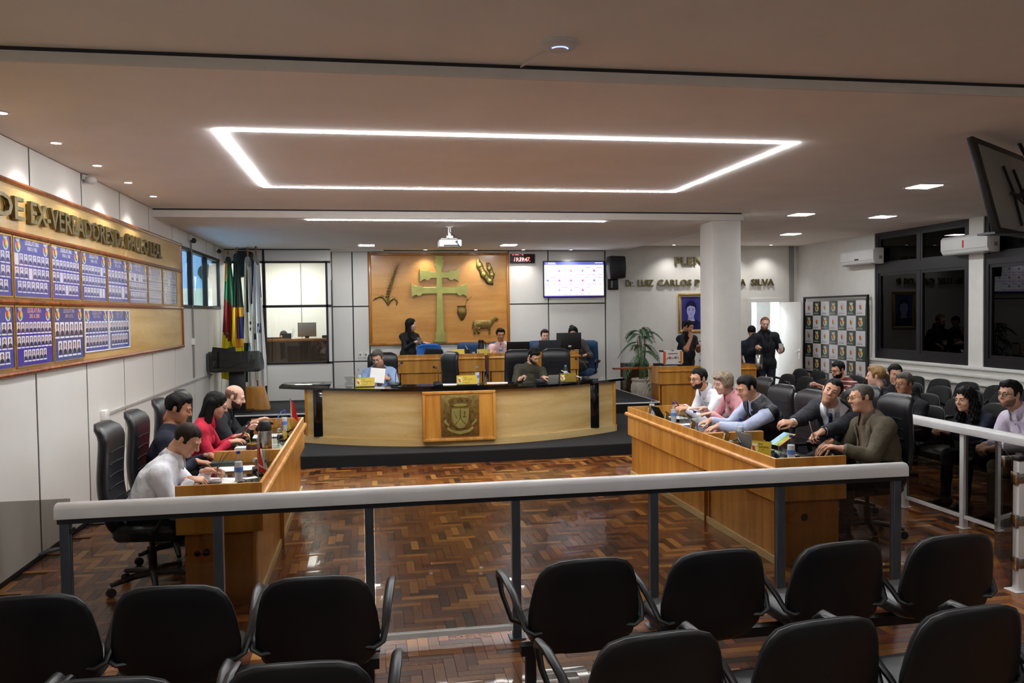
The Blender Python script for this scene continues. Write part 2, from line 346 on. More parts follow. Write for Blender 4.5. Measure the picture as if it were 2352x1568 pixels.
# right wall with dark windows
wr = struct('wall_right', MB().box(XR, XR+.2, 14.45, YP+.1, 0, ZC).box(XR, XR+.2, -1.5, 14.45, 0, 1.05).box(XR, XR+.2, 11.60, 11.92, 1.05, ZC).box(XR, XR+.2, 8.45, 8.77, 1.05, ZC).box(XR, XR+.2, -1.5, 5.6, 1.05, ZC), 'white')
for n, (a, b) in enumerate(((11.92, 14.45), (8.77, 11.60), (5.6, 8.45))):
    wi = struct('window_%d' % (n+2), MB().box(XR+.02, XR+.12, a, a+.09, 1.05, ZC).box(XR+.02, XR+.12, b-.09, b, 1.05, ZC).box(XR+.02, XR+.12, a+.09, b-.09, 1.05, 1.19).box(XR+.02, XR+.12, a+.09, b-.09, ZC-.07, ZC).box(XR+.02, XR+.12, a+.09, b-.09, 2.66, 2.82), 'dark_frame')
    mid = (a+b)/2; obj('mullion', MB().box(XR+.03, XR+.11, mid-.03, mid+.03, 1.19, ZC-.07), 'dark_frame', wi)
    for p, q in ((a+.09, mid-.03), (mid+.03, b-.09)):
        for z0, z1 in ((1.19, 2.66), (2.82, ZC-.07)):
            obj('sash', MB().box(XR+.035, XR+.085, p, p+.05, z0, z1).box(XR+.035, XR+.085, q-.05, q, z0, z1).box(XR+.035, XR+.085, p+.05, q-.05, z0, z0+.05).box(XR+.035, XR+.085, p+.05, q-.05, z1-.05, z1), 'dark_frame', wi)
            obj('pane', MB().box(XR+.06, XR+.066, p+.05, q-.05, z0+.05, z1-.05), 'dark_glass', wi)
for n, z in enumerate((1.0, .88, .75)):
    struct('trim_%d' % (n+7), MB().box(XR-.05-.015*n, XR, -1.5, 16.95, z, z+.05), 'white', bevel=.008)
struct('baseboard_right', MB().box(XR-.015, XR, -1.5, YP, 0, .1), 'skirt')
struct('wall_pillar', MB().box(4.96, 5.40, 11.46, 11.92, 0, ZS), 'white', bevel=.004)

# dais: two carpeted steps with light metal nosing
def d1f(x): return 10.99+.02*(x-1.4)**2
n = 24; xs = [-2.74+(5.2+2.74)*i/n for i in range(n+1)]
b = MB(); b.prism([(x, d1f(x)) for x in xs]+[(5.2, 14.42), (-2.74, 14.42)], .012, .16)
dz = struct('dais_step', b, 'carpet')
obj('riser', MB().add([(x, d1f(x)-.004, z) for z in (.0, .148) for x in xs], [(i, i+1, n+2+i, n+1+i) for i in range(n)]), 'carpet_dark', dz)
d2 = struct('dais', MB().box(-2.74, 5.2, 14.42, YB, .012, .34), 'carpet')
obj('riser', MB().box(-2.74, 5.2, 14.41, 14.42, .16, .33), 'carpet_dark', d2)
obj('nosing', MB().box(-2.74, 5.2, 14.395, 14.43, .325, .345).box(5.19, 5.21, 14.43, YB-.06, .325, .345), 'alu', d2)
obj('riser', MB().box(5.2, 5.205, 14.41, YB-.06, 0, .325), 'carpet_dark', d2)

# booth in the left corner: white panels, black frame, glass, a desk inside
yb = 16.75
bo = struct('wall_booth', MB().box(XL, -.745, yb, yb+.06, .34, 1.06).box(XL, -.745, yb, yb+.06, 3.05, ZS).box(-.80, -.745, yb+.06, YB, 2.7, ZS).box(-.80, -.745, yb+.06, YB, .34, .5), 'panel')
obj('frame', MB().box(XL, -.745, yb-.012, yb+.07, 3.035, 3.075).box(XL, -.745, yb-.012, yb+.07, 2.165, 2.215).box(XL, -.745, yb-.012, yb+.07, 1.05, 1.09).box(-2.05, -1.99, yb-.012, yb+.07, 1.05, 3.07).box(-2.04, -2.0, yb-.012, yb+.01, .34, 1.06).box(-2.04, -2.0, yb-.012, yb+.01, 3.07, ZS).box(-.845, -.805, yb-.012, yb+.07, 1.05, 3.07).box(XL, -.745, yb-.012, yb+.01, ZS-.02, ZS).box(-.765, -.73, yb+.1, YB, .34, 2.7), 'dark_frame', bo)
obj('mullion', MB().box(-.803, -.745, yb-.005, yb+.06, .34, ZS), 'white_plastic', bo)
for a, bb in ((XL, -2.05), (-1.99, -.845)):
    obj('pane', MB().box(a, bb, yb+.03, yb+.036, 2.215, 3.035), 'clear', bo); obj('pane', MB().box(a, bb, yb+.03, yb+.036, 1.09, 2.165), 'clear', bo)
struct('wall_booth_rear', MB().box(XL, 1.2, 19.2, 19.3, 0, ZS).box(-.74+.9, .3, YB+.15, 19.2, 0, ZS).box(XL-.05, .3, yb+.06, 19.3, 3.28, 3.33).box(XL-.05, .3, YB, 19.2, .2, .34).box(XL-.06, XL, YB, 19.3, 0, ZS), 'panel')
obj('trim', MB().box(-1.52, -1.50, 19.19, 19.2, .34, 3.28), 'grey', bo)

# pale cable duct, sockets and the small sensor on the left wall
t = thing('cable_duct', 'pale grey cable duct running along the left wall panels', 'duct', (XL, 9.2, 1.0))
obj('duct', MB().box(0, .025, 0, 6.9, -.012, .012), 'conduit', t); obj('junction_box', MB().box(0, .05, -.12, .02, -.05, .05), 'outlet', t, bevel=.004)
t = thing('cable_conduit', 'thin vertical conduit beside the high window on the left wall', 'conduit', (XL, 13.64, 1.05))
obj('pipe', MB().cone((.02, 0, 0), (.02, 0, .52), .014, .014, 8).cone((.02, 0, .62), (.02, 0, 2.15), .014, .014, 8), 'grey', t); obj('junction_box', MB().cbox((.025, 0, .57), (.05, .08, .1)), 'outlet', t)
for x in (-.20, -.09):
    t = thing('wall_socket', 'white wall socket behind the man in the pale blue blazer, %s of two' % ('left' if x < -.15 else 'right'), 'socket', (x, YB-.001, 1.19), 0, 'wall sockets')
    obj('plate', MB().box(-.045, .045, -.012, 0, -.065, .065), 'outlet', t, bevel=.004); obj('insert', MB().cone((0, -.016, 0), (0, -.011, 0), .022, .022), 'grey', t)
t = thing('motion_sensor', 'small white motion sensor where the left wall meets the ceiling', 'sensor', (XL, 8.78, 3.36))
obj('base', MB().box(0, .03, -.06, .06, 0, .05), 'white_plastic', t, bevel=.005); obj('head', MB().sphere((.07, 0, .0), .05, 12, 8, (1.1, 1.2, .8)), 'white_plastic', t, smooth=True)
for y in (13.55, 15.75):
    t = thing('security_camera', 'small dome camera above the left window, %s' % ('nearer the photo board' if y < 14 else 'in the corner by the flags'), 'camera', (XL, y, 3.2), 0, 'wall cameras')
    obj('bracket', MB().box(0, .06, -.03, .03, .0, .08), 'white_plastic', t, bevel=.004); obj('lens_housing', MB().sphere((.08, 0, -.01), .042), 'plastic', t, smooth=True)

# ------------------------------------------------------------------ lamps
def light(kind, name, loc, energy, col=C_LED, parent=None, **kw):
    d = bpy.data.lights.new(name, kind); d.energy = energy; d.color = col
    for k, v in kw.items(): setattr(d, k, v)
    o = bpy.data.objects.new(name, d); COL.objects.link(o); o.location = loc
    if parent: o.parent = parent
    return o
t = thing('led_outline', 'glowing white rectangular LED outline set into the main ceiling', 'light', (1.25, 8.0, ZC))
c = [(-1.09, 6.62), (3.595, 6.62), (3.595, 9.43), (-1.09, 9.43)]; wd = .034
obj('light_strip', MB().box(c[0][0], c[1][0], 6.62-wd, 6.62, ZC-.007, ZC).box(c[0][0], c[1][0], 9.43, 9.43+wd, ZC-.007, ZC).box(c[0][0]-wd, c[0][0], 6.62-wd, 9.43+wd, ZC-.007, ZC).box(c[1][0], c[1][0]+wd, 6.62-wd, 9.43+wd, ZC-.007, ZC), 'led', t, world=True)
t = thing('led_line', 'long glowing LED line in the lower ceiling above the presidium', 'light', (1.28, 11.63, ZS))
obj('light_strip', MB().box(-2.1, 2.1, -.018, .018, -.008, 0), 'ledline', t)
def square_light(x, y, z, label, m='sq'):
    t = thing('ceiling_panel_light', label, 'light', (x, y, z), 0, 'square ceiling lights')
    obj('frame', MB().box(-.165, .165, -.165, -.14, -.008, 0).box(-.165, .165, .14, .165, -.008, 0).box(-.165, -.14, -.14, .14, -.008, 0).box(.14, .165, -.14, .14, -.008, 0), 'white_plastic', t)
    obj('diffuser', MB().box(-.14, .14, -.14, .14, -.011, 0), m, t)
for x, y, z, l in ((6.42, 8.77, ZC, 'square ceiling light nearest the hanging screen'), (6.40, 11.53, ZC, 'square ceiling light right of the white pillar, nearer of the far pair'), (7.87, 11.73, ZC, 'square ceiling light above the near wall air conditioner'), (7.85, 14.53, ZC, 'square ceiling light farthest back on the right, near the sponsor backdrop'),
                   (-.03, 15.80, ZS, 'square ceiling light left of the projector'), (2.66, 15.72, ZS, 'square ceiling light right of the projector, above the red clock')): square_light(x, y, z, l)
def spot(x, y, z, label, grp, aim=(0, 0, -1), e=P_SPOT, size=110):
    t = thing('recessed_spotlight', label, 'light', (x, y, z), 0, grp)
    obj('bezel', MB().lathe([(.055, 0), (.055, -.006), (.04, -.008), (.038, 0)], n=18), 'white_plastic', t, smooth=True)
    obj('lens', MB().cone((0, 0, -.004), (0, 0, -.001), .037, .037, 16), 'lens', t)
    l = light('SPOT', 'lamp', (0, 0, -.012), e, (1.0, .97, .93), t, spot_size=R(size), spot_blend=.85, shadow_soft_size=.05)
    l.rotation_euler = Vector(aim).to_track_quat('-Z', 'Y').to_euler()
N5 = ['nearest', 'second nearest', 'middle', 'second farthest', 'farthest']
for i, y in enumerate((6.22, 7.23, 8.25, 9.25, 10.27)): spot(-2.46, y, ZC, 'small ceiling spotlight over the photo board, %s in its row' % N5[i], 'spotlights along the left wall', (-.12, 0, -1))
for i, x in enumerate((1.14, 2.17, 3.16, 4.17)): spot(x, 16.88, ZS, 'small spotlight at the back wall, ' + ['left of the cross top', 'right of the cross top', 'by the red clock', 'above the wall screen'][i], 'spotlights along the back wall', (0, .12, -1))
for i, x in enumerate((6.47, 7.18, 7.94, 8.71)): spot(x, 16.98, ZC, 'small spotlight over the wall lettering, %s in its row from the left' % ['first', 'second', 'third', 'fourth'][i], 'spotlights over the lettering', (0, .12, -1))
light('AREA', 'booth_lamp', (-1.6, 18.0, 3.26), 75, (1, .99, .95), None, size=.9)
light('AREA', 'annex_lamp', (9.0, 18.9, 3.08), 220, (.85, .93, 1), None, size=.9)
light('AREA', 'corridor_lamp', (-3.8, 14.5, 3.98), 260, (.75, .88, 1), None, size=1.2)
for i, (x, y) in enumerate(((-1.0, 2.3), (1.9, 2.3), (4.9, 2.3), (-1.0, -.3), (1.9, -.3), (4.9, -.3))): square_light(x, y, 3.50, 'added unseen ceiling light over the rear seats, %s of the %s row' % (('left', 'middle', 'right')[i % 3], ('nearer', 'rearmost')[i//3]), 'sq_fill')  # unseen fill panels, added to brighten the railing front and the ceiling

# ------------------------------------------------------------------ photo board on the left wall
XB = XL+.035
t = thing('gallery_board', 'long wooden gallery board on the left wall under brass letters', 'board', (XL, 9.2, 2.3))
w_ = dict(world=True)
obj('backing', MB().box(XL, XB, 4.0, 12.80, 1.585, 3.06), 'board', t, **w_)
def mould(z, y0=4.0, y1=12.83, r=.026, r2=.017): return MB().tube([(XB, y0+(y1-y0)*i/14, z) for i in range(15)], r, 8, flat=(1, .9))
for z in (3.065, 2.675, 2.135, 1.58): obj('moulding', mould(z), 'mould', t, smooth=True, **w_)
obj('moulding', MB().cone((XB, 12.80, 1.56), (XB, 12.80, 3.08), .024, .024, 8), 'mould', t, smooth=True, **w_)
def letters(parent, txt, y0, y1, zb, zt, axis, base, mat='letter', depth=.03, bold=.004):
    """one mesh per letter, scaled to span y0..y1 along the wall"""
    me = text_mesh(txt, 1, 0); W = max(v.co.x for v in me.vertices); H = .73; bpy.data.meshes.remove(me)
    sx = (y1-y0)/W; sz = (zt-zb)/H; adv = 0.
    for ch_i, ch in enumerate(txt):
        if ch == ' ': continue
        pre = 0.
        if ch_i:
            m1 = text_mesh(txt[:ch_i]+'|', 1, 0); m2 = text_mesh('|', 1, 0)
            pre = max(v.co.x for v in m1.vertices)-max(v.co.x for v in m2.vertices); bpy.data.meshes.remove(m1); bpy.data.meshes.remove(m2)
        m = text_mesh(ch, 1, 1, bold/sz); b = MB()
        vs = []
        for v in m.vertices:
            u, h, d = y0+(v.co.x+pre)*sx, zb+v.co.y*sz, (v.co.z+.5)*depth
            vs.append((base+d, u, h) if axis == 'x' else (u, base-d, h))
        b.add(vs, [tuple(p.vertices) for p in m.polygons]); bpy.data.meshes.remove(m)
        obj('letter', b, mat, parent, **w_)
ls = thing('wall_lettering', 'raised brass letters along the top of the gallery board', 'sign', (XB, 9.2, 2.86))
letters(ls, 'DE', 6.62, 7.12, 2.78, 2.96, 'x', XB+.012); letters(ls, 'EX-VEREADORES', 7.24, 9.44, 2.78, 2.96, 'x', XB+.012)
letters(ls, 'Dr.', 9.50, 9.86, 2.78, 2.96, 'x', XB+.012); letters(ls, 'PAULO LEAL', 9.95, 11.55, 2.78, 2.96, 'x', XB+.012)

def crest(b, fr, s, gold=False):
    """little municipal coat of arms: crown, tri-part shield, ribbon"""
    b.col = c4('#d8d2c0' if gold else '#c9c9d8')
    for k in range(5): b.add([fr(-.34*s+.14*s*k, .36*s), fr(-.24*s+.14*s*k, .36*s), fr(-.25*s+.145*s*k, .5*s), fr(-.36*s+.145*s*k, .5*s)], [(0, 1, 2, 3)])
    b.add([fr(-.3*s, .26*s), fr(.3*s, .26*s), fr(.34*s, .38*s), fr(-.34*s, .38*s)], [(0, 1, 2, 3)])
    b.add([fr(.42*s*cos(a), -.12*s+.40*s*sin(a)) for a in [pi*2*k/16 for k in range(16)]], [tuple(range(16))])
    e = .0006
    fr2 = lambda u, v: tuple(p+q*e for p, q in zip(fr(u, v), fr.n))
    b.col = c4('#c0272d'); b.add([fr2(-.3*s, .2*s), fr2(0, .2*s), fr2(0, -.1*s), fr2(-.2*s, -.32*s), fr2(-.3*s, -.12*s)], [(4, 3, 2, 1, 0)])
    b.col = c4('#d9c22e'); b.add([fr2(0, .2*s), fr2(.3*s, .2*s), fr2(.3*s, -.12*s), fr2(.2*s, -.32*s), fr2(0, -.1*s)], [(4, 3, 2, 1, 0)])
    b.col = c4('#2f8a3c'); b.add([fr2(0, -.1*s), fr2(.2*s, -.32*s), fr2(0, -.44*s), fr2(-.2*s, -.32*s)], [(3, 2, 1, 0)])
class FR:
    def __init__(s, o, u, v, n): s.o, s.u, s.v, s.n = [np.array(q, float) for q in (o, u, v, n)]
    def __call__(s, a, b, d=0.): return tuple(s.o+s.u*a+s.v*b+s.n*d)
    def at(s, a, b, d=0.): return FR(s.o+s.u*a+s.v*b+s.n*d, s.u, s.v, s.n)
def rectp(b, fr, u0, u1, v0, v1, col, d=0.): b.col = col; b.add([fr(u0, v0, d), fr(u1, v0, d), fr(u1, v1, d), fr(u0, v1, d)], [(0, 1, 2, 3)])
def ellp(b, fr, u, v, ru, rv, col, d=0., n=14): b.col = col; b.add([fr(u+ru*cos(2*pi*k/n), v+rv*sin(2*pi*k/n), d) for k in range(n)], [tuple(range(n))])
def portrait(b, fr, u, v, wd, h, bg, hair, skin, suit):
    rectp(b, fr, u, u+wd, v, v+h, bg, .0008)
    b.col = suit; cx_ = u+wd/2
    b.add([fr(cx_-wd*.46, v, .0012), fr(cx_+wd*.46, v, .0012), fr(cx_+wd*.40, v+h*.26, .0012), fr(cx_+wd*.14, v+h*.38, .0012), fr(cx_-wd*.14, v+h*.38, .0012), fr(cx_-wd*.40, v+h*.26, .0012)], [tuple(range(6))])
    ellp(b, fr, cx_, v+h*.62, wd*.25, h*.25, hair, .0015, 10); ellp(b, fr, cx_, v+h*.56, wd*.21, h*.2, skin, .0018, 10)
def plaque(y0, y1, z0, z1, years, counts, label, bg, pale, framec, tcol, skin, suit, glare=0.):
    t = thing('portrait_panel', label, 'picture', (XB, (y0+y1)/2, z0), 0, 'portrait panels on the gallery board')
    H = z1-z0; W = y1-y0
    obj('frame', MB().box(0, .016, -W/2, W/2, 0, .012).box(0, .016, -W/2, W/2, H-.012, H).box(0, .016, -W/2, -W/2+.012, .012, H-.012).box(0, .016, W/2-.012, W/2, .012, H-.012), framec, t)
    b = MB(); fr = FR((.010, -W/2, 0), (0, 1, 0), (0, 0, 1), (1, 0, 0)); fr.n = np.array((1., 0, 0))
    rectp(b, fr, .012, W-.012, .012, H-.012, bg)
    rows = len(counts); top = H*.74; rh = (top-.03)/rows
    for r, nn in enumerate(counts):
        mx = max(counts); cw = (W-.05)/mx; off = .025+(mx-nn)*cw/2*(1 if r == rows-1 else 0)
        for k in range(nn):
            u = off+k*cw; v = top-(r+1)*rh+.012
            q = random.random()
            if q < .08 and skin is None: rectp(b, fr, u+cw*.06, u+cw*.92, v, v+rh*.86, pale, .001); continue
            sk = skin or tuple(x*random.uniform(.75, 1.) for x in pale[:3])+(1,)
            portrait(b, fr, u+cw*.08, v+rh*.16, cw*.8, rh*.7, pale, c4('#2a2440') if skin else tuple(x*.4 for x in bg[:3])+(1,), sk, suit)
            rectp(b, fr, u+cw*.05, u+cw*.92, v, v+rh*.10, pale, .001)
    for u in (.10, W-.10):
        f2 = fr.at(u, H*.87, .0006); crest(b, f2, .115)
    f3 = fr.at(W*.31, H*.89, .0012)
    if years:
        wd = text_into(b, 'LEGISLATURA', .052, lambda x, y: f3(x*.88, y), tcol, .0015)
        f4 = fr.at(W*.36, H*.80, .0012); text_into(b, years, .046, lambda x, y: f4(x*.86, y), tcol, .0012)
    obj('print', b, 'glossprint', t)
BL, PA, NAV = c4('#4347a0'), c4('#cfcfe2'), c4('#2b2472')
ys = [6.18, 6.95, 7.73, 8.48, 9.28, 10.05, 10.9, 11.64, 12.47]; yr = ['1956 A 1959', '1960 A 1963', '1964 A 1968', '1969 A 1972', '1973 A 1976', '1977 A 1982', '1983 A 1988', '1989 A 1992']
od = ['first', 'second', 'third', 'fourth', 'fifth', 'sixth', 'seventh', 'last']
for i in range(8):
    f = max(0, (i-4)/4.)*.55; g = c4('#b9b6c8')  # glare on the later panels is mixed into their print colours
    mixc = lambda a: tuple(x*(1-f)+y*f for x, y in zip(a[:3], g[:3]))+(1,)
    plaque(ys[i]+.012, ys[i+1]-.012, 2.17, 2.65, yr[i], [8, 8, 7] if i != 4 else [6, 6], ('blue' if i < 5 else 'faded paled grey-blue')+' portrait panel on the upper row of the board, %s from the left' % od[i], mixc(BL), mixc(PA), 'gold', mixc(PA), None, mixc(tuple(x*.55 for x in BL[:3])+(1,)))
ys = [6.18, 6.95, 7.74, 8.53, 9.29, 10.06]; yr = ['2001 A 2004', '2005 A 2008', '2009 A 2012', '2013 A 2016', '2017 A 2020']
for i in range(5):
    bg = [BL, c4('#3d2f98'), c4('#2c3f86'), c4('#27389a'), c4('#2b4a9c')][i]; sm = i > 2
    plaque(ys[i]+.012, ys[i+1]-.012, 1.62+(.05 if sm else 0), 2.11-(.02 if sm else 0), yr[i], [[7, 7, 6], [9, 9, 6], [6, 5], [7, 7], [7, 6]][i], ('blue portrait panel on the lower row of the board, %s from the left' % od[i] if i < 4 else 'blue portrait panel ending the lower row, beside bare wood'), bg, c4('#e6e4ec'), 'gold' if not sm else 'alu', c4('#d8a59c') if i < 2 else c4('#b9a0a8'), c4('#b98d7a'), c4('#26223c'))

# ------------------------------------------------------------------ oak wall panel with the cross and emblems
t = thing('emblem_panel', 'large framed oak panel on the back wall behind the cross', 'panel', (1.45, YB, 2.3))
obj('board', MB().box(.03, 2.86, YB-.03, YB, 1.40, 3.23), 'backpanel', t, **w_)
for q in (MB().box(-.01, 2.9, YB-.055, YB, 3.21, 3.26), MB().box(-.01, 2.9, YB-.055, YB, 1.37, 1.42), MB().box(-.01, .05, YB-.055, YB, 1.42, 3.21), MB().box(2.84, 2.9, YB-.055, YB, 1.42, 3.21)): obj('frame', q, 'oak_dark', t, bevel=.012, **w_)
yc = YB-.10
def frontxz(u, v, w): return (u, -w, v)
# Missions cross with two arms
def arm(L, h, e):  # right half outline of an arm with scalloped, flared end
    return [(.06, h), (L-.22, h), (L-.19, h+.035), (L-.14, h+.045), (L-.10, h+.025), (L-.05, h+.05), (L, h+.085), (L, -h-.085), (L-.05, -h-.04), (L-.10, -h-.02), (L-.14, -h-.05), (L-.19, -h-.04), (L-.22, -h), (.06, -h)]
cz1, cz2 = 2.80, 2.485
R1 = arm(.40, .062, 0); R2 = arm(.575, .066, 0)
out = [(.06, 3.14-.0), (.09, 3.12), (.11, 3.08), (.085, 3.04), (.11, 3.0), (.075, 2.97), (.06, 2.93)]
right = [(.105, 3.2)]+out+[(u, cz1+v) for u, v in R1]+[(u, cz2+v) for u, v in R2]+[(.075, 1.66), (.10, 1.62), (.12, 1.58), (.09, 1.54), (.10, 1.48), (.13, 1.45), (.14, 1.42)]
poly = right+[(-u, v) for u, v in reversed(right)]
b = MB(); b.prism(poly, 0, .05, frontxz)
single('mission_cross', b, 'crossbrass', (1.43, yc+.06, 0), 'tall greenish brass cross with two arms on the oak panel', 'cross', bevel=.004, seg=1)
t = thing('wheat_emblem', 'bronze wheat ear relief with two leaves, upper left of the oak panel', 'relief', (.37, yc+.05, 2.5))
b = MB()
for k in range(11):
    f = k/10; x = -.0+.19*f**1.2; z = -.12+.56*f
    for sd in (-1, 1): b.T = Matrix.Translation((x+sd*.022*(1-.5*f), -.01, z)) @ Matrix.Rotation(-sd*.45+.3, 4, 'Y'); b.sphere((0, 0, 0), .026*(1-.45*f), 8, 6, (.62, .6, 1.5))
b.T = None; obj('grains', b, 'bronze', t, smooth=True)
b = MB()
for k in range(11):
    f = k/10; x = .19*f**1.2; z = -.12+.56*f
    for a in (-.55, -.1, .35, .8): b.cone((x, -.01, z), (x+.21*sin(a*.8+.25), -.012, z+.22*cos(a*.6)), .0028, .001, 4)
obj('awns', b, 'bronze', t)
b = MB().tube([(0, -.01, -.30), (-.04, -.012, -.20), (-.10, -.014, -.13), (-.17, -.014, -.12), (-.25, -.012, -.17), (-.30, -.01, -.21)], [.016, .026, .028, .024, .016, .004], 8, flat=(1, .5)).tube([(0, -.01, -.30), (.04, -.012, -.22), (.10, -.014, -.16), (.16, -.014, -.17), (.19, -.012, -.25), (.17, -.01, -.32)], [.016, .026, .03, .028, .02, .006], 8, flat=(.5, 1)).tube([(0, -.01, -.32), (-.003, -.01, -.1)], .014, 8)
obj('leaves', b, 'bronze', t, smooth=True)
t = thing('soybean_emblem', 'bronze relief of two soybean pods, upper right of the oak panel', 'relief', (2.46, yc+.05, 2.83))
pods = [(-.19, .17, .055), (-.10, -.02, .065), (.02, -.16, .058)]; pods2 = [(.02, .10, .045), (.07, -.03, .045)]
b = MB().tube([(-.22, .0, .32), (-.21, -.01, .24), (-.19, -.01, .17), (-.15, -.01, .08), (-.10, -.01, -.02), (-.04, -.01, -.10), (.02, -.01, -.16), (.09, -.005, -.24)], [.012, .05, .075, .055, .088, .062, .085, .016], 12, flat=(1, .35))
b.tube([(-.05, 0, .22), (-.01, -.01, .20), (.02, -.01, .10), (.045, -.01, .04), (.07, -.01, -.03), (.06, -.01, -.10), (.03, -.01, -.16)], [.01, .04, .062, .045, .064, .045, .04], 12, flat=(.35, 1))
obj('pod', b, 'bronze', t, smooth=True)
for x, z, r in pods+pods2: obj('bean', MB().sphere((x, -.03, z), r, 14, 8, (.9, .4, .95)), 'crossbrass', t, smooth=True)
t = thing('mate_emblem', 'bronze mate gourd relief with straw, right of the cross', 'relief', (1.89, yc+.05, 2.02))
b = MB(); b.T = Matrix.Diagonal((1, .4, 1, 1)); b.lathe([(.0, -.17), (.03, -.15), (.075, -.07), (.105, .0), (.095, .07), (.075, .11), (.10, .145), (.07, .145), (.0, .14)], n=20); b.T = None
obj('gourd', b, 'bronze', t, smooth=True)
obj('straw', MB().tube([(.06, -.02, .14), (.12, -.02, .27), (.16, -.02, .30), (.20, -.02, .33)], .007, 6).sphere((.125, -.02, .275), .02, 8, 6), 'bronze', t, smooth=True)

t = thing('cow_emblem', 'bronze cow relief low on the right of the oak panel', 'relief', (2.36, yc+.05, 1.74))
b = MB(); b.prism([(-.24, .10), (-.20, .125), (.0, .115), (.10, .12), (.17, .16), (.20, .17), (.215, .205), (.235, .175), (.275, .16), (.295, .125), (.25, .105), (.21, .10), (.16, .03), (.12, -.02), (.115, -.12), (.12, -.17), (.085, -.17), (.08, -.10), (.07, -.045), (-.09, -.06), (-.13, -.03), (-.14, -.08), (-.10, -.13), (-.105, -.17), (-.135, -.165), (-.165, -.09), (-.19, -.06), (-.20, -.11), (-.185, -.18), (-.215, -.18), (-.235, -.10), (-.22, 0), (-.235, .05), (-.25, -.06), (-.265, -.08), (-.26, .04)], 0, .035, frontxz)
obj('body', b, 'bronze', t, bevel=.010); obj('barrel', MB().sphere((-.05, -.028, .04), .1, 18, 12, (1.75, .14, .72)), 'bronze', t, smooth=True); obj('udder', MB().sphere((-.12, -.03, -.055), .03, 10, 8, (1, .6, .8)), 'bronze', t, smooth=True)

# ------------------------------------------------------------------ things on the back wall
t = thing('wall_screen', 'lit wall screen showing rows of voting portraits, right of the red clock', 'screen', (4.285, YB, 2.70))
obj('casing', MB().box(-.665, .665, -.075, -.01, -.385, .385), 'black', t, bevel=.008)
b = MB(); fr = FR((-.645, -.0765, -.365), (1, 0, 0), (0, 0, 1), (0, -1, 0))
rectp(b, fr, 0, 1.29, 0, .73, (.95, .95, 1, 1)); rectp(b, fr, 0, 1.29, .665, .73, (.10, .12, .42, 1), .0008); rectp(b, fr, 0, 1.29, 0, .022, (.12, .08, .5, 1), .0008)
f2 = fr.at(.045, .692, .0012); crest(b, f2, .04); rectp(b, fr, .075, .235, .703, .715, (.9, .9, 1, 1), .0014); rectp(b, fr, .075, .255, .68, .693, (.9, .9, 1, 1), .0014); rectp(b, fr, 1.1, 1.27, .70, .714, (.9, .9, 1, 1), .0014)
for r in range(3):
    for k in range(5):
        if (r, k) in ((0, 0), (2, 0), (2, 4)): continue
        u = .02+k*.253; v = .45-r*.205
        cc = random.choice([(.4, .08, .5, 1), (.3, .3, .6, 1), (.5, .1, .3, 1), (.2, .2, .4, 1)])
        b.col = cc; b.add([fr(u+.025, v+.07, .001), fr(u+.075, v+.07, .001), fr(u+.07, v+.11, .001), fr(u+.03, v+.11, .001)], [(0, 1, 2, 3)]); ellp(b, fr, u+.05, v+.125, .012, .015, (.5, .35, .4, 1), .001)
        rectp(b, fr, u+.10, u+.232, v+.148, v+.16, (.35, .2, .6, 1), .001); rectp(b, fr, u, u+.232, v, v+.016, (.62, .25, .7, 1), .001); rectp(b, fr, u+.085, u+.15, v+.002, v+.014, (.8, .8, .95, 1), .0014)
obj('display', b, 'screen', t)
t = thing('digital_clock', 'black wall clock with red digits beside the oak panel', 'clock', (3.18, YB, 3.14))
obj('case', MB().box(-.26, .26, -.06, -.01, -.095, .095), 'black', t, bevel=.005)
b = MB(); fr = FR((-.20, -.062, -.06), (1, 0, 0), (0, 0, 1), (0, -1, 0))
text_into(b, '19:39:47.', .125, lambda x, y: fr(x*.80+.14*y, y*.95), None, .002); [rectp(b, fr, u0, u1, .128, .143, None) for u0, u1 in ((-.02, .02), (.04, .12), (.19, .22))]
b.c = [None]*len(b.c); obj('digits', b, 'digit', t)
t = thing('loudspeaker', 'black loudspeaker on a bracket high on the white wall, right of the screen', 'speaker', (5.14, 16.85, 2.92))
b = MB(); b.prism([(-.17, -.24), (.17, -.22), (.185, .0), (.17, .24), (-.17, .25), (-.19, 0)], -.14, .14, frontxz); obj('cabinet', b, 'plastic', t, bevel=.03)
obj('bracket', MB().box(-.09, .03, -.02, .24, -.42, -.26).box(-.12, .10, .18, .24, -.45, -.2), 'black', t, bevel=.005)
t = thing('loudspeaker', 'black loudspeaker in the left corner half behind the flags', 'speaker', (-2.33, 16.55, 3.0))
b = MB(); b.prism([(-.15, -.26), (.12, -.22), (.15, .0), (.14, .24), (-.15, .26), (-.17, 0)], -.13, .13, frontxz); obj('cabinet', b, 'plastic', t, bevel=.03)
obj('bracket', MB().box(-.03, .03, .1, .2, -.05, .05), 'black', t)
ls = thing('wall_lettering', 'raised bronze capital letters high on the plenary wall, upper line', 'sign', (7.2, YP, 3.1))
letters(ls, 'PLENÁRIO', 6.60, 7.98, 3.01, 3.185, 'y', YP-.012, depth=.035, bold=.006)
ls = thing('wall_lettering', 'raised bronze letters on the plenary wall, lower line above the portrait', 'sign', (7.2, YP, 2.6))
letters(ls, 'Dr.', 5.49, 5.68, 2.545, 2.69, 'y', YP-.012, depth=.03, bold=.005); letters(ls, 'LUIZ', 5.76, 6.12, 2.545, 2.69, 'y', YP-.012, depth=.03, bold=.005)
letters(ls, 'CARLOS', 6.21, 7.0, 2.545, 2.69, 'y', YP-.012, depth=.03, bold=.005); letters(ls, 'P', 7.07, 7.19, 2.545, 2.69, 'y', YP-.012, depth=.03, bold=.005)
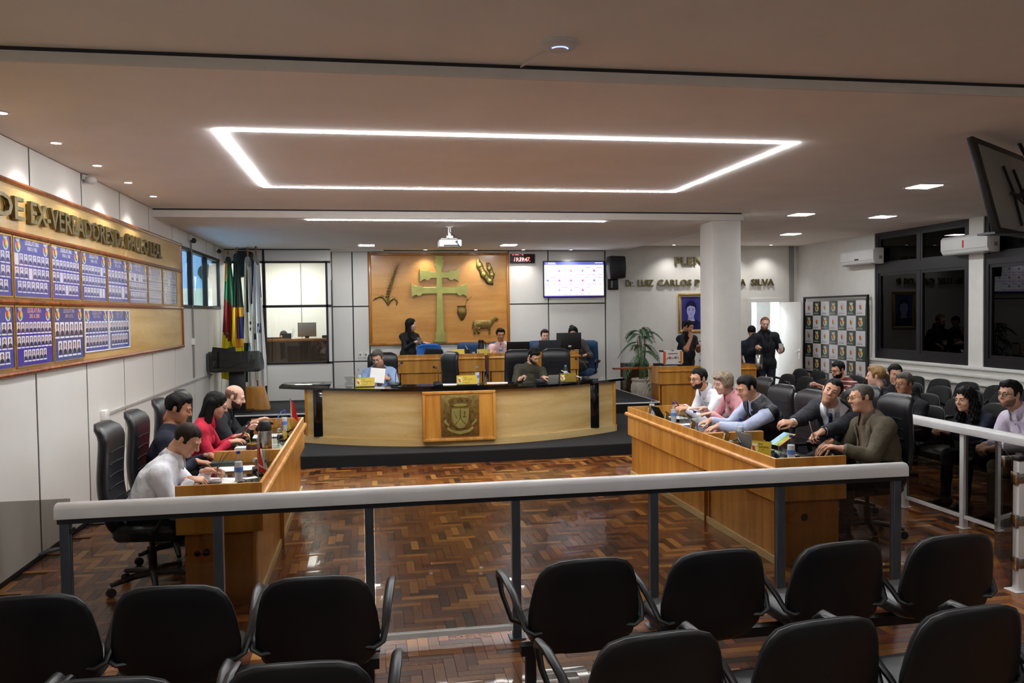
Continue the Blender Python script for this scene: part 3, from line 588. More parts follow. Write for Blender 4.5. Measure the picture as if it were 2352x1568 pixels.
letters(ls, 'DA', 8.01, 8.27, 2.545, 2.69, 'y', YP-.012, depth=.03, bold=.005); letters(ls, 'SILVA', 8.40, 8.95, 2.545, 2.69, 'y', YP-.012, depth=.03, bold=.005)
t = thing('framed_portrait', 'framed blue toned portrait of a person on the plenary wall', 'picture', (6.995, YP, 1.945))
for q in (MB().box(-.30, .30, -.04, 0, .385, .435), MB().box(-.30, .30, -.04, 0, -.435, -.385), MB().box(-.30, -.25, -.04, 0, -.385, .385), MB().box(.25, .30, -.04, 0, -.385, .385)): obj('frame', q, 'gold', t, bevel=.012)
b = MB(); fr = FR((0, -.012, 0), (1, 0, 0), (0, 0, 1), (0, -1, 0))
rectp(b, fr, -.25, .25, -.385, .385, c4('#cfc7a8')); rectp(b, fr, -.225, .225, -.36, .36, c4('#3f3f86'), .001); ellp(b, fr, 0, .03, .2, .32, c4('#34347e'), .0014, 28)
b.col = c4('#1c1a4c'); b.add([fr(-.225, -.36, .002), fr(.225, -.36, .002), fr(.21, -.20, .002), fr(.10, -.13, .002), fr(-.10, -.13, .002), fr(-.21, -.2, .002)], [tuple(range(6))])
b.col = c4('#9c9cd0'); b.add([fr(-.075, -.15, .0024), fr(.075, -.15, .0024), fr(.06, -.02, .0024), fr(-.06, -.02, .0024)], [(0, 1, 2, 3)])
ellp(b, fr, 0, .13, .125, .15, c4('#191640'), .0026, 24); ellp(b, fr, 0, .06, .10, .145, c4('#a9a9dc'), .003, 24)
b.col = c4('#191640'); b.add([fr(-.11, .12, .0034), fr(-.03, .165, .0034), (fr(.05, .15, .0034)), fr(.11, .12, .0034), fr(.10, .22, .0034), fr(-.10, .22, .0034)], [tuple(range(6))])
for s in (-1, 1): rectp(b, fr, s*.045-.025, s*.045+.025, .085, .095, c4('#22204e'), .0036); ellp(b, fr, s*.045, .065, .014, .008, c4('#22204e'), .0036)
rectp(b, fr, -.012, .014, .005, .015, c4('#7474b4'), .0036); rectp(b, fr, -.03, .03, -.035, -.026, c4('#55559a'), .0036); rectp(b, fr, -.085, .085, -.175, -.14, c4('#b9b9e0'), .0036)
obj('print', b, 'glossprint', t)

# backdrop of crests along the right wall
t = thing('crest_backdrop', 'checkered green and white backdrop of crests along the right wall', 'backdrop', (9.44, 15.7, 0))
ya, yb2, zt, zb = 1.19, -1.19, 2.265, .02
for q in (MB().box(-.02, .02, yb2, ya, zt-.04, zt), MB().box(-.02, .02, ya-.04, ya, 0, zt-.04), MB().box(-.02, .02, yb2, yb2+.04, 0, zt-.04), MB().box(-.02, .02, yb2, ya, .0, .04)): obj('frame', q, 'black', t)
b = MB(); fr = FR((-.012, 1.12, .06), (0, -1, 0), (0, 0, 1), (-1, 0, 0)); cw = 2.24/7; ch = 2.10/7
for i in range(7):
    for j in range(7):
        gr = (i+j) % 2 == 1
        rectp(b, fr, i*cw, (i+1)*cw, j*ch, (j+1)*ch, c4('#1d3226') if gr else c4('#d9d5da'))
        crest(b, fr.at((i+.5)*cw, (j+.58)*ch, .001), .17 if gr else .14, gr)
        k = c4('#c9cfc9') if gr else c4('#4a4650')
        text_into(b, 'PODER LEGISLATIVO', .017, lambda x, y: fr((i+.5)*cw-.115+x, j*ch+.062+y, .0012), k); text_into(b, 'PALMEIRA DAS MISSÕES', .019, lambda x, y: fr((i+.5)*cw-.14+x, j*ch+.034+y, .0012), k, .001)
obj('banner', b, 'print', t)

# air conditioners, hanging screen, ceiling gear
def aircon(y0, y1, zc, label, sticker):
    L = y1-y0; t = thing('air_conditioner', label, 'air conditioner', (XR, (y0+y1)/2, zc), 0, 'wall air conditioners')
    b = MB(); b.prism([(0, .15), (-.19, .15), (-.225, .11), (-.225, -.07), (-.19, -.13), (-.12, -.15), (0, -.15)], -L/2, L/2, lambda u, v, w: (u, w, v)); obj('body', b, 'white_plastic', t, bevel=.012)
    obj('vent_flap', MB().box(-.222, -.10, -L/2+.06, L/2-.06, -.148, -.140), 'grey', t)
    obj('seam', MB().box(-.2265, -.224, -L/2+.02, L/2-.02, -.075, -.07), 'grey', t)
    if sticker: obj('energy_sticker', MB().box(-.2275, -.2255, -.02, .015, -.05, .07), 'flagred', t); obj('energy_badge', MB().box(-.21, -.195, -.03, .02, .09, .142), 'plate', t)
    else: obj('display', MB().box(-.2275, -.2255, -.08, .06, -.06, -.03), 'black', t)
    obj('side_label', MB().box(-.10, -.04, -L/2-.002, -L/2+.001, -.06, .0), 'grey', t)
aircon(14.15, 15.25, 2.985, 'white split air conditioner beside the far dark window', False)
aircon(11.25, 12.30, 2.99, 'white split air conditioner with a red energy sticker, on the window column', True)
t = thing('hanging_screen', 'big flat screen hung from the ceiling at the right, seen from behind', 'screen', (5.5, 6.3, 3.0))
qd = [Vector(p) for p in ((4.84, 6.02, 3.385), (5.98, 6.78, 3.385), (5.90, 6.45, 2.60), (4.985, 5.90, 2.60))]
qd[2] = qd[1]+(qd[3]-qd[0]); nrm = (qd[1]-qd[0]).cross(qd[3]-qd[0]).normalized()
if nrm.y > 0: nrm = -nrm
b = MB(); b.add([tuple(p) for p in qd]+[tuple(p-nrm*.05) for p in qd], [(0, 1, 2, 3), (7, 6, 5, 4), (0, 4, 5, 1), (1, 5, 6, 2), (2, 6, 7, 3), (3, 7, 4, 0)])
bm = bmesh.new(); obj('casing', b, 'black', t, bevel=.006, **w_)
U, V = (qd[1]-qd[0]), (qd[3]-qd[0])
pt = lambda a, c, d=0.: tuple(qd[0]+U*a+V*c+nrm*d)
b = MB(); b.add([pt(.06, .07, .001), pt(.97, .07, .001), pt(.97, .95, .001), pt(.06, .95, .001), pt(.16, .2, .03), pt(.9, .2, .03), pt(.9, .85, .03), pt(.16, .85, .03)], [(4, 5, 6, 7), (0, 1, 5, 4), (1, 2, 6, 5), (2, 3, 7, 6), (3, 0, 4, 7)])
obj('back_cover', b, 'grey', t, bevel=.01, **w_)
b = MB()
for a in (.36, .56): b.tube([pt(a-.05, .28, .05), pt(a, .55, .055), pt(a+.0, .92, .05)], .012, 6)
b.tube([pt(.3, .58, .06), pt(.65, .58, .06)], .014, 6).tube([pt(.46, .58, .06), pt(.46, .45, .22), (5.62, 6.42, 3.42)], .016, 8)
obj('mount', b, 'black', t, **w_)
obj('cable', MB().tube([pt(.3, .62, .08), pt(.36, .74, .12), pt(.46, .8, .10), pt(.52, .7, .08), pt(.46, .55, .08)], .007, 6), 'black', t, **w_)
obj('lower_bracket', MB().box(4.95, 5.25, 5.9, 6.1, 2.585, 2.60), 'black', t, **w_)
t = thing('projector', 'white projector hanging on a pole below the ceiling LED line', 'projector', (1.21, 12.5, 3.05))
b = MB(); b.box(-.17, .17, -.14, .14, -.05, .06); obj('body', b, 'white_plastic', t, bevel=.018)
obj('pole', MB().box(-.022, .022, -.022, .022, .12, ZS-3.05).box(-.05, .05, -.05, .05, ZS-3.06, ZS-3.05), 'white_plastic', t); obj('mount', MB().box(-.13, .13, -.012, .012, .075, .09).box(-.012, .012, -.09, .09, .075, .09).box(-.05, .05, -.05, .05, .085, .125), 'white_plastic', t, bevel=.003)
obj('ports', MB().box(-.10, .13, -.1415, -.138, -.04, -.02).box(.075, .11, -.1415, -.138, .01, .04), 'dark_frame', t); obj('cable', MB().tube([(.09, -.145, .02), (.15, -.15, -.06), (.175, -.1, 0), (.10, -.03, .1), (.0, -.03, .18), (.0, -.02, .24)], .006, 6), 'black', t)
t = thing('access_point', 'round white access point with a blue light on the near ceiling', 'router', (1.07, 4.545, 3.50))
b = MB().lathe([(.105, 0), (.105, -.014), (.09, -.03), (.045, -.036), (0, -.037)], n=32); obj('cover', b, 'white_plastic', t, smooth=True)
obj('status_light', MB().tube([(.047*cos(a), .047*sin(a), -.0365) for a in [R(200)+R(140)*k/12 for k in range(13)]], .0035, 5), 'blueled', t)
single('ceiling_cable', MB().tube([(1.05, 4.63, 3.485), (.98, 4.8, 3.49), (.93, 4.97, 3.485)], .006, 6), 'outlet', None, 'short white cable from the access point to the beam', 'cable')

# ------------------------------------------------------------------ curved presidium desk
def pc(x): return 11.42+.155*(x-1.4)**2
t = thing('presidium_desk', 'long curved pale wood presidium desk with black granite top and bronze crest', 'desk', (1.4, 12.0, .16))
def arc_strip(x0, x1, off0, off1, z0, z1, n=40):
    b = MB(); xs = [x0+(x1-x0)*i/n for i in range(n+1)]
    b.prism([(x, pc(x)+off0) for x in xs]+[(x, pc(x)+off1) for x in reversed(xs)], z0, z1); return b
obj('plinth', arc_strip(-.97, 3.73, 0, .10, .162, .26), 'maple', t, smooth=True, **w_)
obj('front_panel', arc_strip(-.92, 3.68, .035, .075, .26, .935), 'maple', t, smooth=True, **w_)
for x0, x1, y0 in ((-.95, -.91, 12.28), (3.67, 3.71, 12.24)): obj('side_panel', MB().box(x0, x1, y0, y0+.75, .162, .935), 'oak', t, **w_)
obj('granite_top', arc_strip(-1.33, 3.88, -.05, .33, .935, .97), 'granite', t, smooth=True, **w_)
obj('top_return', MB().box(-1.33, -.60, 12.7, 13.25, .935, .97), 'granite', t, bevel=.006, **w_)
obj('worktop', arc_strip(-.9, 3.66, .33, .85, .885, .91), 'granite', t, smooth=True, **w_)
obj('raised_slab', arc_strip(.42, 2.05, .0, .36, .972, 1.0), 'granite', t, smooth=True, **w_)
for x0, x1 in ((-.83, -.67), (3.22, 3.38)):
    xm = (x0+x1)/2; b = MB(); b.prism([(x0, pc(x0)+.05), (x0+.01, pc(xm)-.0), (xm, pc(xm)-.02), (x1-.01, pc(xm)-.0), (x1, pc(x1)+.05)], .262, .935); obj('pilaster', b, 'granite', t, bevel=.004, **w_)
obj('crest_panel', MB().box(.69, 1.71, 11.375, 11.49, .24, .93), 'oak', t, **w_)
for q in (MB().box(.69, 1.71, 11.355, 11.385, .89, .935), MB().box(.69, 1.71, 11.355, 11.385, .24, .285), MB().box(.69, .735, 11.355, 11.385, .285, .89), MB().box(1.665, 1.71, 11.355, 11.385, .285, .89)): obj('crest_frame', q, 'oak', t, bevel=.012, **w_)
cp = obj('crest_plaque', MB().box(.945, 1.47, 11.345, 11.375, .315, .885), 'bronze', t, bevel=.004, **w_)
def rel(name, poly, d, mat='bronze', y=11.345):
    b = MB(); b.prism([(1.2075+u, .60+v) for u, v in poly], 0, d, lambda u, v, w: (u-1.4, y-w-12.0, v-.16)); obj(name, b, mat, cp, bevel=min(.004, d*.4), seg=1)
rel('crown', [(-.17, .21), (-.11, .245), (0, .26), (.11, .245), (.17, .21), (.13, .13), (.06, .115), (-.06, .115), (-.13, .13)], .014)
rel('crown_rim', [(.10*cos(a), .14+.022*sin(a)) for a in [2*pi*k/20 for k in range(20)]], .018, 'crossbrass')
for k in (-.1, -.03, .03, .1): rel('crown_slot', [(k-.008, .185), (k+.008, .185), (k+.008, .21), (k-.008, .21)], .017, 'skirt')
sh = [(-.135, .10), (.135, .10), (.13, -.06)]+[(.13*cos(a), -.06+.13*1.0*sin(a)) for a in [-pi*k/14 for k in range(1, 14)]]+[(-.13, -.06)]
rel('shield', sh, .016)
rel('shield_field', [(-.12, .09), (-.008, .09), (-.008, -.04), (-.03, -.08), (-.085, -.13), (-.115, -.06)], .02, 'crossbrass')
rel('shield_field', [(.12, .09), (.115, -.06), (.085, -.13), (.03, -.08), (.008, -.04), (.008, .09)], .02, 'crossbrass')
rel('shield_field', [(-.075, -.135), (-.03, -.092), (0, -.055), (.03, -.092), (.075, -.135), (.04, -.175), (0, -.183), (-.04, -.175)], .02, 'crossbrass')
rel('ribbon', [(-.175, -.16), (-.12, -.20), (0, -.225), (.12, -.20), (.175, -.16), (.185, -.195), (.12, -.24), (0, -.268), (-.12, -.24), (-.185, -.195)], .014, 'crossbrass')
rel('ribbon', [(-.23, -.075), (-.215, -.11), (-.16, -.155), (-.15, -.12), (-.19, -.085), (-.195, -.05)], .012, 'crossbrass'); rel('ribbon', [(.16, -.155), (.225, -.10), (.235, -.06), (.205, -.05), (.195, -.08), (.15, -.12)], .012, 'crossbrass')
rel('wheat', [(-.165, .06), (-.15, .08), (-.14, .04), (-.145, -.11), (-.165, -.1)], .016); rel('maize', [(.15, .085), (.19, .06), (.205, .0), (.19, -.06), (.16, -.11), (.145, -.06)], .018)
rel('branch', [(-.10, .07), (-.09, .07), (-.06, .0), (-.03, -.05), (-.05, -.045), (-.075, 0)], .022); rel('mate', [(.05, .06), (.07, .06), (.075, .03), (.065, 0), (.10, -.03), (.02, -.03), (.055, 0), (.045, .03)], .022)

# ------------------------------------------------------------------ oak benches
def desk(name, label, loc, rz, segs, depth, H, front_low=0.0, table=None, holes=(), gap=0.0, group=None):
    """local: front face on y=0 looking to -y, run along +x; parapet round the front and the ends"""
    t = thing(name, label, 'desk', loc, rz, group)
    zt = table or H-.10; zr = H-.09; zm = H-.34
    for si, (a, b_) in enumerate(segs):
        a2, b2 = a+(gap if si else 0), b_
        obj('front_upper', MB().box(a2, b2, 0, .022, zm, H), 'oak', t, bevel=.002, seg=1)
        obj('front_lower', MB().box(a2+.0, b2-.0, .05, .07, .06, zm), 'oak', t)
        obj('toe_board', MB().box(a2, b2, .03, .05, 0, .065), 'maple', t, bevel=.003, seg=1)
        obj('rail', MB().tube([(a2-(.03 if si == 0 else 0), -.008, zr), (a2+.004, -.008, zr), (b2-.004, -.008, zr), (b2+(.03 if si == len(segs)-1 else 0), -.008, zr)], .024, 10), 'oak', t, smooth=True)
        for e, first in ((a2, True), (b2, False)):
            s = 1 if first else -1; x0, x1 = sorted((e, e+s*.022))
            obj('end_upper', MB().box(x0, x1, .022, depth, zm, H), 'oak', t, bevel=.002, seg=1)
            x0, x1 = sorted((e+s*.03, e+s*.05)); obj('end_lower', MB().box(x0, x1, .05, depth-.05, .0, zm), 'oak_dark', t)
            obj('end_ledge', MB().box(min(e-s*.006, e+s*.02), max(e-s*.006, e+s*.02), .0, depth+.02, zr-.014, zr+.002), 'oak', t)
        obj('tabletop', MB().box(a2+.022, b2-.022, .022, depth, zt-.025, zt), 'granite', t)
        if si: obj('joint_strip', MB().box(a-.002, a2+.002, .01, .045, 0, H-.01), 'oak_dark', t)
    return t
ld = desk('council_desk', 'oak council desk on the left with four people behind it', (-.757, 5.915, 0), R(90), [(0, 1.46), (1.465, 3.72)], .575, .85)
for x, z, r in ((.19, .375, .026), (.13, .37, .022), (.06, .37, .006)):
    obj('cable_hole', MB().cone((.029, .575-.19-.0+(.19-x)*0+(x-.19)*-1-.0, z), (.0285, .575-.19+(.19-x), z), r, r, 14), 'black', ld)
rd = desk('council_desk', 'oak council desk on the right with five people behind it', (3.06, 9.61, 0), R(-90), [(0, 2.29), (2.295, 3.70)], .60, .85)
obj('cable_hole', MB().cone((3.671, .26, .375), (3.6695, .26, .375), .03, .03, 14), 'black', rd)
M('bluebox', '#6a7ba0', .4)
bd = desk('staff_bench', 'long oak staff bench behind the presidium desk', (.5, 15.4, .34), 0, [(0, 1.62), (1.70, 3.44)], .65, .91, table=.86)
sd = desk('press_desk', 'oak desk behind the white pillar with a metal case on it', (5.39, 14.93, 0), 0, [(0, 1.96)], .6, .95, table=.90)
obj('side_shelf', MB().box(-.75, 0, .45, .60, .88, .91), 'mould', sd)

# ------------------------------------------------------------------ glass railings
rl = thing('glass_railing', 'white topped glass railing across the front of the floor', 'railing', (.87, 4.97, 0))
px_ = [-1.705, -.885, -.025, .86, 1.745, 2.605, 3.435]; yr_ = 4.97
def handrail(b0, p, q, w=.10, h=.085, z=.885):
    p = Vector(p); q = Vector(q); d = (q-p).normalized(); s = Vector((-d.y, d.x, 0))
    pr = [(-w/2, 0), (-w/2, h*.7), (-w/2+.016, h*.93), (-w/2+.035, h), (w/2-.035, h), (w/2-.016, h*.93), (w/2, h*.7), (w/2, 0)]
    return b0.prism(pr, 0, (q-p).length, lambda u, v, w_: tuple(p+d*w_+s*u+Vector((0, 0, z+v))))
obj('handrail', handrail(MB(), (-1.75, yr_, 0), (3.50, yr_, 0)), 'alu', rl, bevel=.004, **w_)
obj('top_channel', MB().box(-1.74, 3.49, yr_-.03, yr_+.03, .855, .885), 'dark_frame', rl, **w_)
for x in px_:
    obj('post', MB().box(x-.026, x+.026, yr_-.026, yr_+.026, 0, .857).box(x-.05, x+.05, yr_-.05, yr_+.05, 0, .008), 'alu_dark', rl, bevel=.003, seg=1, **w_)  # dark grey carries the shade on the posts' near side
for a, b_ in zip(px_[:-1], px_[1:]):
    obj('pane', MB().box(a+.03, b_-.03, yr_-.003, yr_+.003, .075, .857), 'smoke', rl, **w_)
    obj('bottom_channel', MB().box(a+.026, b_-.026, yr_-.02, yr_+.02, .05, .08), 'alu', rl, **w_)
obj('lock', MB().box(-1.675, -1.66, yr_-.02, yr_+.02, .80, .825), 'black', rl, **w_)
obj('pull_handle', MB().tube([(-1.73, yr_-.03, .72), (-1.78, yr_-.05, .715), (-1.83, yr_-.055, .70)], [.012, .014, .005], 8), 'alu_dark', rl, smooth=True, **w_)
gt = thing('glass_gate', 'tinted frameless glass gate between the left wall and the railing', 'gate', (-2.2, 4.97, 0))
obj('pane', MB().box(-2.73, -1.69, 5.0, 5.008, .03, .985), 'smoke', gt, **w_)
obj('hinge', MB().box(-2.745, -2.70, 4.99, 5.02, .15, .23).box(-2.745, -2.70, 4.99, 5.02, .75, .83), 'steel', gt, **w_)
r2 = thing('glass_railing', 'white topped glass railing along the right side seats', 'railing', (5.3, 8.3, 0)); xr_ = 5.27
obj('handrail', handrail(MB(), (xr_, 5.78, 0), (xr_, 11.3, 0), z=.86), 'alu', r2, bevel=.004, **w_)
obj('handrail', handrail(MB(), (xr_, 5.83, 0), (6.6, 6.0, 0), z=.86), 'alu', r2, bevel=.004, **w_)
ysr = [6.64, 7.47, 8.30, 9.13, 9.96, 10.8]
for y in ysr: obj('post', MB().box(xr_-.026, xr_+.026, y-.026, y+.026, 0, .862).box(xr_-.05, xr_+.05, y-.05, y+.05, 0, .008), 'alu', r2, bevel=.003, seg=1, **w_)
for a, b_ in zip([6.16]+ysr[:-1], ysr):
    obj('pane', MB().box(xr_-.003, xr_+.003, a+.03, b_-.03, .12, .86), 'smoke', r2, **w_); obj('bottom_channel', MB().box(xr_-.018, xr_+.018, a+.02, b_-.026, .09, .12), 'alu', r2, **w_)
b = MB(); b.prism([(xr_, 6.16), (6.6, 6.30), (6.6, 6.306), (xr_, 6.166)], .12, .86); obj('pane', b, 'smoke', r2, **w_)
b = MB(); b.prism([(xr_-.018, 6.14), (6.6, 6.28), (6.6, 6.32), (xr_-.018, 6.18)], .09, .12); obj('bottom_channel', b, 'alu', r2, **w_)
g2 = thing('glass_gate', 'open glass gate on a white hinge post, far right', 'gate', (4.47, 5.08, 0))
obj('post', MB().box(-.03, .03, -.03, .03, 0, .92).box(-.07, .07, -.06, .06, 0, .008), 'alu', g2, bevel=.004)
obj('cap', MB().box(-.036, .036, -.036, .036, .92, .955), 'black', g2, bevel=.006)
for z in (.20, .50, .80): obj('hinge', MB().box(-.055, -.03, -.035, .02, z-.045, z+.045).box(-.03, .015, -.037, -.03, z-.035, z+.035), 'steel', g2, bevel=.003)
a = R(57); d_ = (cos(a), sin(a))
b = MB(); b.prism([(-.05, 0), (-.05+.85*d_[0], .85*d_[1]), (-.057+.85*d_[0], .004+.85*d_[1]), (-.057, .004)], .04, .93); obj('pane', b, 'smoke', g2)
obj('lock', MB().box(.02, .10, .16, .20, .84, .92), 'steel', g2, bevel=.004)
obj('fixed_pane', MB().box(.035, .9, -.004, .004, .05, .9), 'smoke', g2); obj('bottom_channel', MB().box(.035, .9, -.02, .02, .12, .15), 'alu', g2)

# ------------------------------------------------------------------ chairs
def roundrect(wt, wb, z0, z1, r, n=6):
    """outline wider at the bottom, generous corners"""
    pts = []
    for cx_, cz_, a0, ww in ((wb/2-r*.8, z0+r*.8, -90, .8), (wt/2-r, z1-r, 0, 1), (-wt/2+r, z1-r, 90, 1), (-wb/2+r*.8, z0+r*.8, 180, .8)):
        for k in range(n+1):
            a = R(a0+90*k/n); pts.append((cx_+r*ww*cos(a), cz_+r*ww*sin(a)))
    return pts
def pad(poly, th, fr, bulge=.012, rings=3):
    """cushion: outline inset in steps and swollen on both faces; fr(u,v,w)"""
    b = MB(); n = len(poly); cx_ = sum(p[0] for p in poly)/n; cz_ = sum(p[1] for p in poly)/n; vs = []
    prof = [(.0, -1.3), (.62, -1.25), (.93, -1.0), (1.0, -.45), (1.0, .45), (.93, 1.0), (.62, 1.25), (0, 1.3)]
    for s, h in prof:
        for u, v in poly: vs.append(fr(cx_+(u-cx_)*s, cz_+(v-cz_)*s, h*th/2))
    fs = [(i*n+k, i*n+(k+1) % n, (i+1)*n+(k+1) % n, (i+1)*n+k) for i in range(len(prof)-1) for k in range(n)]
    return b.add(vs, fs)
BACK = [(.0, .388), (.10, .39), (.18, .408), (.243, .455), (.272, .525), (.274, .58), (.264, .66), (.248, .74), (.228, .79), (.195, .828), (.14, .848), (.07, .855)]
BACK = BACK+[(0, .856)]+[(-u, v) for u, v in reversed(BACK[1:])]
def make_seat(label, loc):
    """auditorium chair, facing +y locally; back tilted, loop armrests, on a low bracket for the row beam"""
    t = thing('auditorium_chair', label, 'chair', loc)
    tl = .16
    def fb(u, v, w): return (u, -.20-(v-.42)*tl+w+.05*(u/.25)**2*.6, v)
    obj('backrest', pad([(u*.965, .62+(v-.62)*.975) for u, v in BACK], .05, fb), 'fabric', t, smooth='all')
    def fb2(u, v, w): return (u, -.222-(v-.42)*tl+w+.05*(u/.25)**2*.6, v)
    obj('back_shell', pad(BACK, .022, fb2), 'plastic', t, smooth='all')
    def fs(u, v, w): return (u, v, .44+w-.02*max(0, v-.1)/.15)
    obj('seat', pad(roundrect(.46, .48, -.2, .25, .10), .075, fs), 'leather', t, smooth='all')
    for s in (-1, 1):
        x = s*.298
        p = [(s*.18, -.20, .50), (s*.25, -.225, .50), (s*.285, -.215, .52), (s*.298, -.17, .57), (s*.305, -.05, .635), (s*.315, .10, .672), (s*.318, .20, .668), (s*.316, .245, .635), (s*.305, .22, .55), (s*.275, .14, .44), (s*.17, .08, .405)]
        obj('armrest', MB().tube(p, [.016, .018, .019, .022, .026, .028, .027, .022, .018, .017, .017], 10, flat=(.95, .62)), 'plastic', t, smooth=True)
    obj('bracket', MB().box(-.12, .12, -.14, .12, .36, .405), 'black', t)
    return t
def seat_row(xs, y, rz, label, grp):
    """steel beam on legs under a run of seats (along local x)"""
    t = thing('seat_beam', label, 'bench frame', ((xs[0]+xs[-1])/2*1.0 if rz == 0 else y, y if rz == 0 else (xs[0]+xs[-1])/2, 0), rz)
    h = abs(xs[-1]-xs[0])/2+.26
    obj('beam', MB().box(-h, h, -.03, .03, .31, .36), 'black', t)
    for s in ([-1, 1] if h > .5 else [0]):
        obj('leg', MB().box(s*(h-.05)-.025, s*(h-.05)+.025, -.02, .02, 0, .31), 'black', t); obj('foot', MB().box(s*(h-.05)-.03, s*(h-.05)+.03, -.22, .22, 0, .03), 'black', t, bevel=.008)
    return t
GF = 'auditorium chairs in the foreground'
rows = [([-1.435, -.845, -.245], 3.98, 'front row, left block', 3), ([.965, 1.615, 2.255, 2.885], 3.98, 'front row, right block', 4), ([-2.05, -1.45, -.855, -.245], 3.06, 'second row, left block', 4), ([.985, 1.62, 2.24, 2.86], 3.06, 'second row, right block', 4)]
names = {0: ['cut by the left frame edge', 'in the middle', 'next to the aisle'], 1: ['next to the aisle', 'second from the aisle', 'third from the aisle', 'by the railing end'], 2: ['outermost at the wall', 'next to the outermost', 'second from the aisle', 'next to the aisle'], 3: ['next to the aisle', 'second from the aisle', 'third from the aisle', 'at the right frame edge']}
proto = None
for ri, (xs, y, lab, _) in enumerate(rows):
    seat_row(xs, y, 0, 'black steel beam under the seats of the %s' % lab, None)
    for i, x in enumerate(xs):
        l = 'black padded chair with loop armrests, %s, %s' % (lab, names[ri][i])
        if proto is None: proto = make_seat(l, (x, y, 0)); proto['group'] = GF
        else: dup(proto, (x, y, 0), R((-2.5 if x < 0 else 4)+random.uniform(-1.2, 1.2)), l, GF)
side_rows = [(6.18, [6.72, 7.36, 8.0, 8.64, 9.28, 9.92, 10.56, 11.2], 'first'), (7.05, [7.4, 8.02, 8.64, 9.26, 9.88, 10.5, 11.12, 12.4, 13.0, 13.62], 'second'), (7.92, [8.3, 8.92, 9.54, 10.16, 10.78, 11.4, 12.3, 12.92, 14.1, 14.75], 'third'), (8.75, [9.4, 10.02, 10.64, 11.26, 11.88, 12.5, 13.12], 'fourth')]
ORD = ['first', 'second', 'third', 'fourth', 'fifth', 'sixth', 'seventh', 'eighth', 'ninth', 'tenth']
for x, yy, nm in side_rows:
    cut = [yy[:4], yy[4:]] if len(yy) < 9 else [yy[:5], yy[5:]]
    for ci, cc in enumerate(cut): seat_row(cc, x, R(90), 'steel beam under the %s side row, %s half' % (nm, ('nearer', 'farther')[ci]), None)
    for i, y in enumerate(yy):
        dup(proto, (x, y, 0), R(90), 'black padded chair, %s from the near end of the %s side row' % (ORD[i], nm if nm != 'first' else 'front'), 'chairs behind the right railing')
dup(proto, (6.55, 12.05, 0), R(62), 'black chair standing loose and turned, left of the striped shirt person', 'chairs behind the right railing')

def make_office(label, loc, rz, grp, mat='leather', low=False):
    """high backed swivel armchair facing +y locally"""
    t = thing('swivel_chair', label, 'chair', loc, rz, grp)
    H = 1.24 if not low else 1.08
    def prof(v): # S curve of the back
        f = (v-.46)/(H-.46); return -.22-.10*f-.035*sin(f*pi*1.5)+(.0 if f < .88 else -(f-.88)*.35)
    def fb(u, v, w): return (u, prof(v)+w+.9*u*u*.5, v)
    b = MB(); n = 15; wd = .25
    secs = [.46+(H-.46)*k/18 for k in range(19)]
    obj('backrest', None or (lambda: _back(fb, H))(), mat, t, smooth='all')
    b = MB()
    for k in range(6 if not low else 3):
        z = .60+(H-.76)*k/(5.5 if not low else 3); b.tube([fb(u, z, .037+.012) for u in (-.17, -.085, 0, .085, .17)], .004, 5)
    obj('stitching', b, 'plastic', t)
    def fs(u, v, w): return (u, v, .455+w-.03*max(0, v-.12)/.15)
    obj('seat', pad(roundrect(.48, .50, -.22, .27, .09), .10, fs), mat, t, smooth='all')
    for s in (-1, 1):
        x = s*.29
        obj('armrest', MB().tube([(s*.24, -.25, .62), (x, -.20, .66), (x, -.05, .685), (x, .12, .69), (x, .17, .66), (x, .14, .56), (s*.27, .06, .46), (s*.18, .04, .40)], [.016, .022, .028, .028, .024, .018, .018, .018], 8, flat=(1.1, .7)), 'plastic', t, smooth=True)
    obj('gas_lift', MB().cone((0, 0, .10), (0, 0, .26), .03, .03).cone((0, 0, .26), (0, 0, .40), .018, .018).box(-.1, .1, -.12, .12, .37, .41), 'black', t)
    for k in range(5):
        a = 2*pi*k/5+.3; p = (.30*cos(a), .30*sin(a))
        lg = obj('base_leg', MB().tube([(0, 0, .115), (p[0]*.5, p[1]*.5, .11), (p[0], p[1], .085)], [.028, .024, .018], 8), 'plastic', t, smooth=True)
        obj('caster', MB().cone((p[0]-.018*sin(a), p[1]+.018*cos(a), .032), (p[0]+.018*sin(a), p[1]-.018*cos(a), .032), .032, .032, 12), 'rubber', lg)
    return t
def _back(fb, H):
    poly = roundrect(.46, .50, .47, H, .12)
    b = MB(); N = 20; vs = []; fs = []
    zs = [.47+(H-.47)*k/N for k in range(N+1)]
    def half(z):
        f = (z-.47)/(H-.47); w = .25*(1-.04*f)
        if f > .86: w *= math.sqrt(max(0.02, 1-((f-.86)/.145)**2))*.30+.70 if f < .985 else .62
        if f < .1: w *= .86+1.4*f
        return w
    n = 16
    for z in zs:
        w = half(z); f = (z-.47)/(H-.47); th = .045*(1-.35*(f > .97)) if f > .03 else .03
        for k in range(n):
            a = 2*pi*k/n; c_, s_ = cos(a), sin(a)
            u = w*math.copysign(abs(c_)**.45, c_); q = th*math.copysign(abs(s_)**.8, s_)
            vs.append(fb(u, z, q))
    for i in range(N):
        for k in range(n): fs.append((i*n+k, i*n+(k+1) % n, (i+1)*n+(k+1) % n, (i+1)*n+k))
    fs += [tuple(reversed(range(n))), tuple(N*n+k for k in range(n))]
    return b.add(vs, fs)
GL, GR, GP = 'swivel chairs at the left desk', 'swivel chairs at the right desk', 'swivel chairs at the presidium'
oc = make_office('black high backed swivel chair behind the person in the white shirt', (-1.62, 6.45, 0), R(-90), GL)
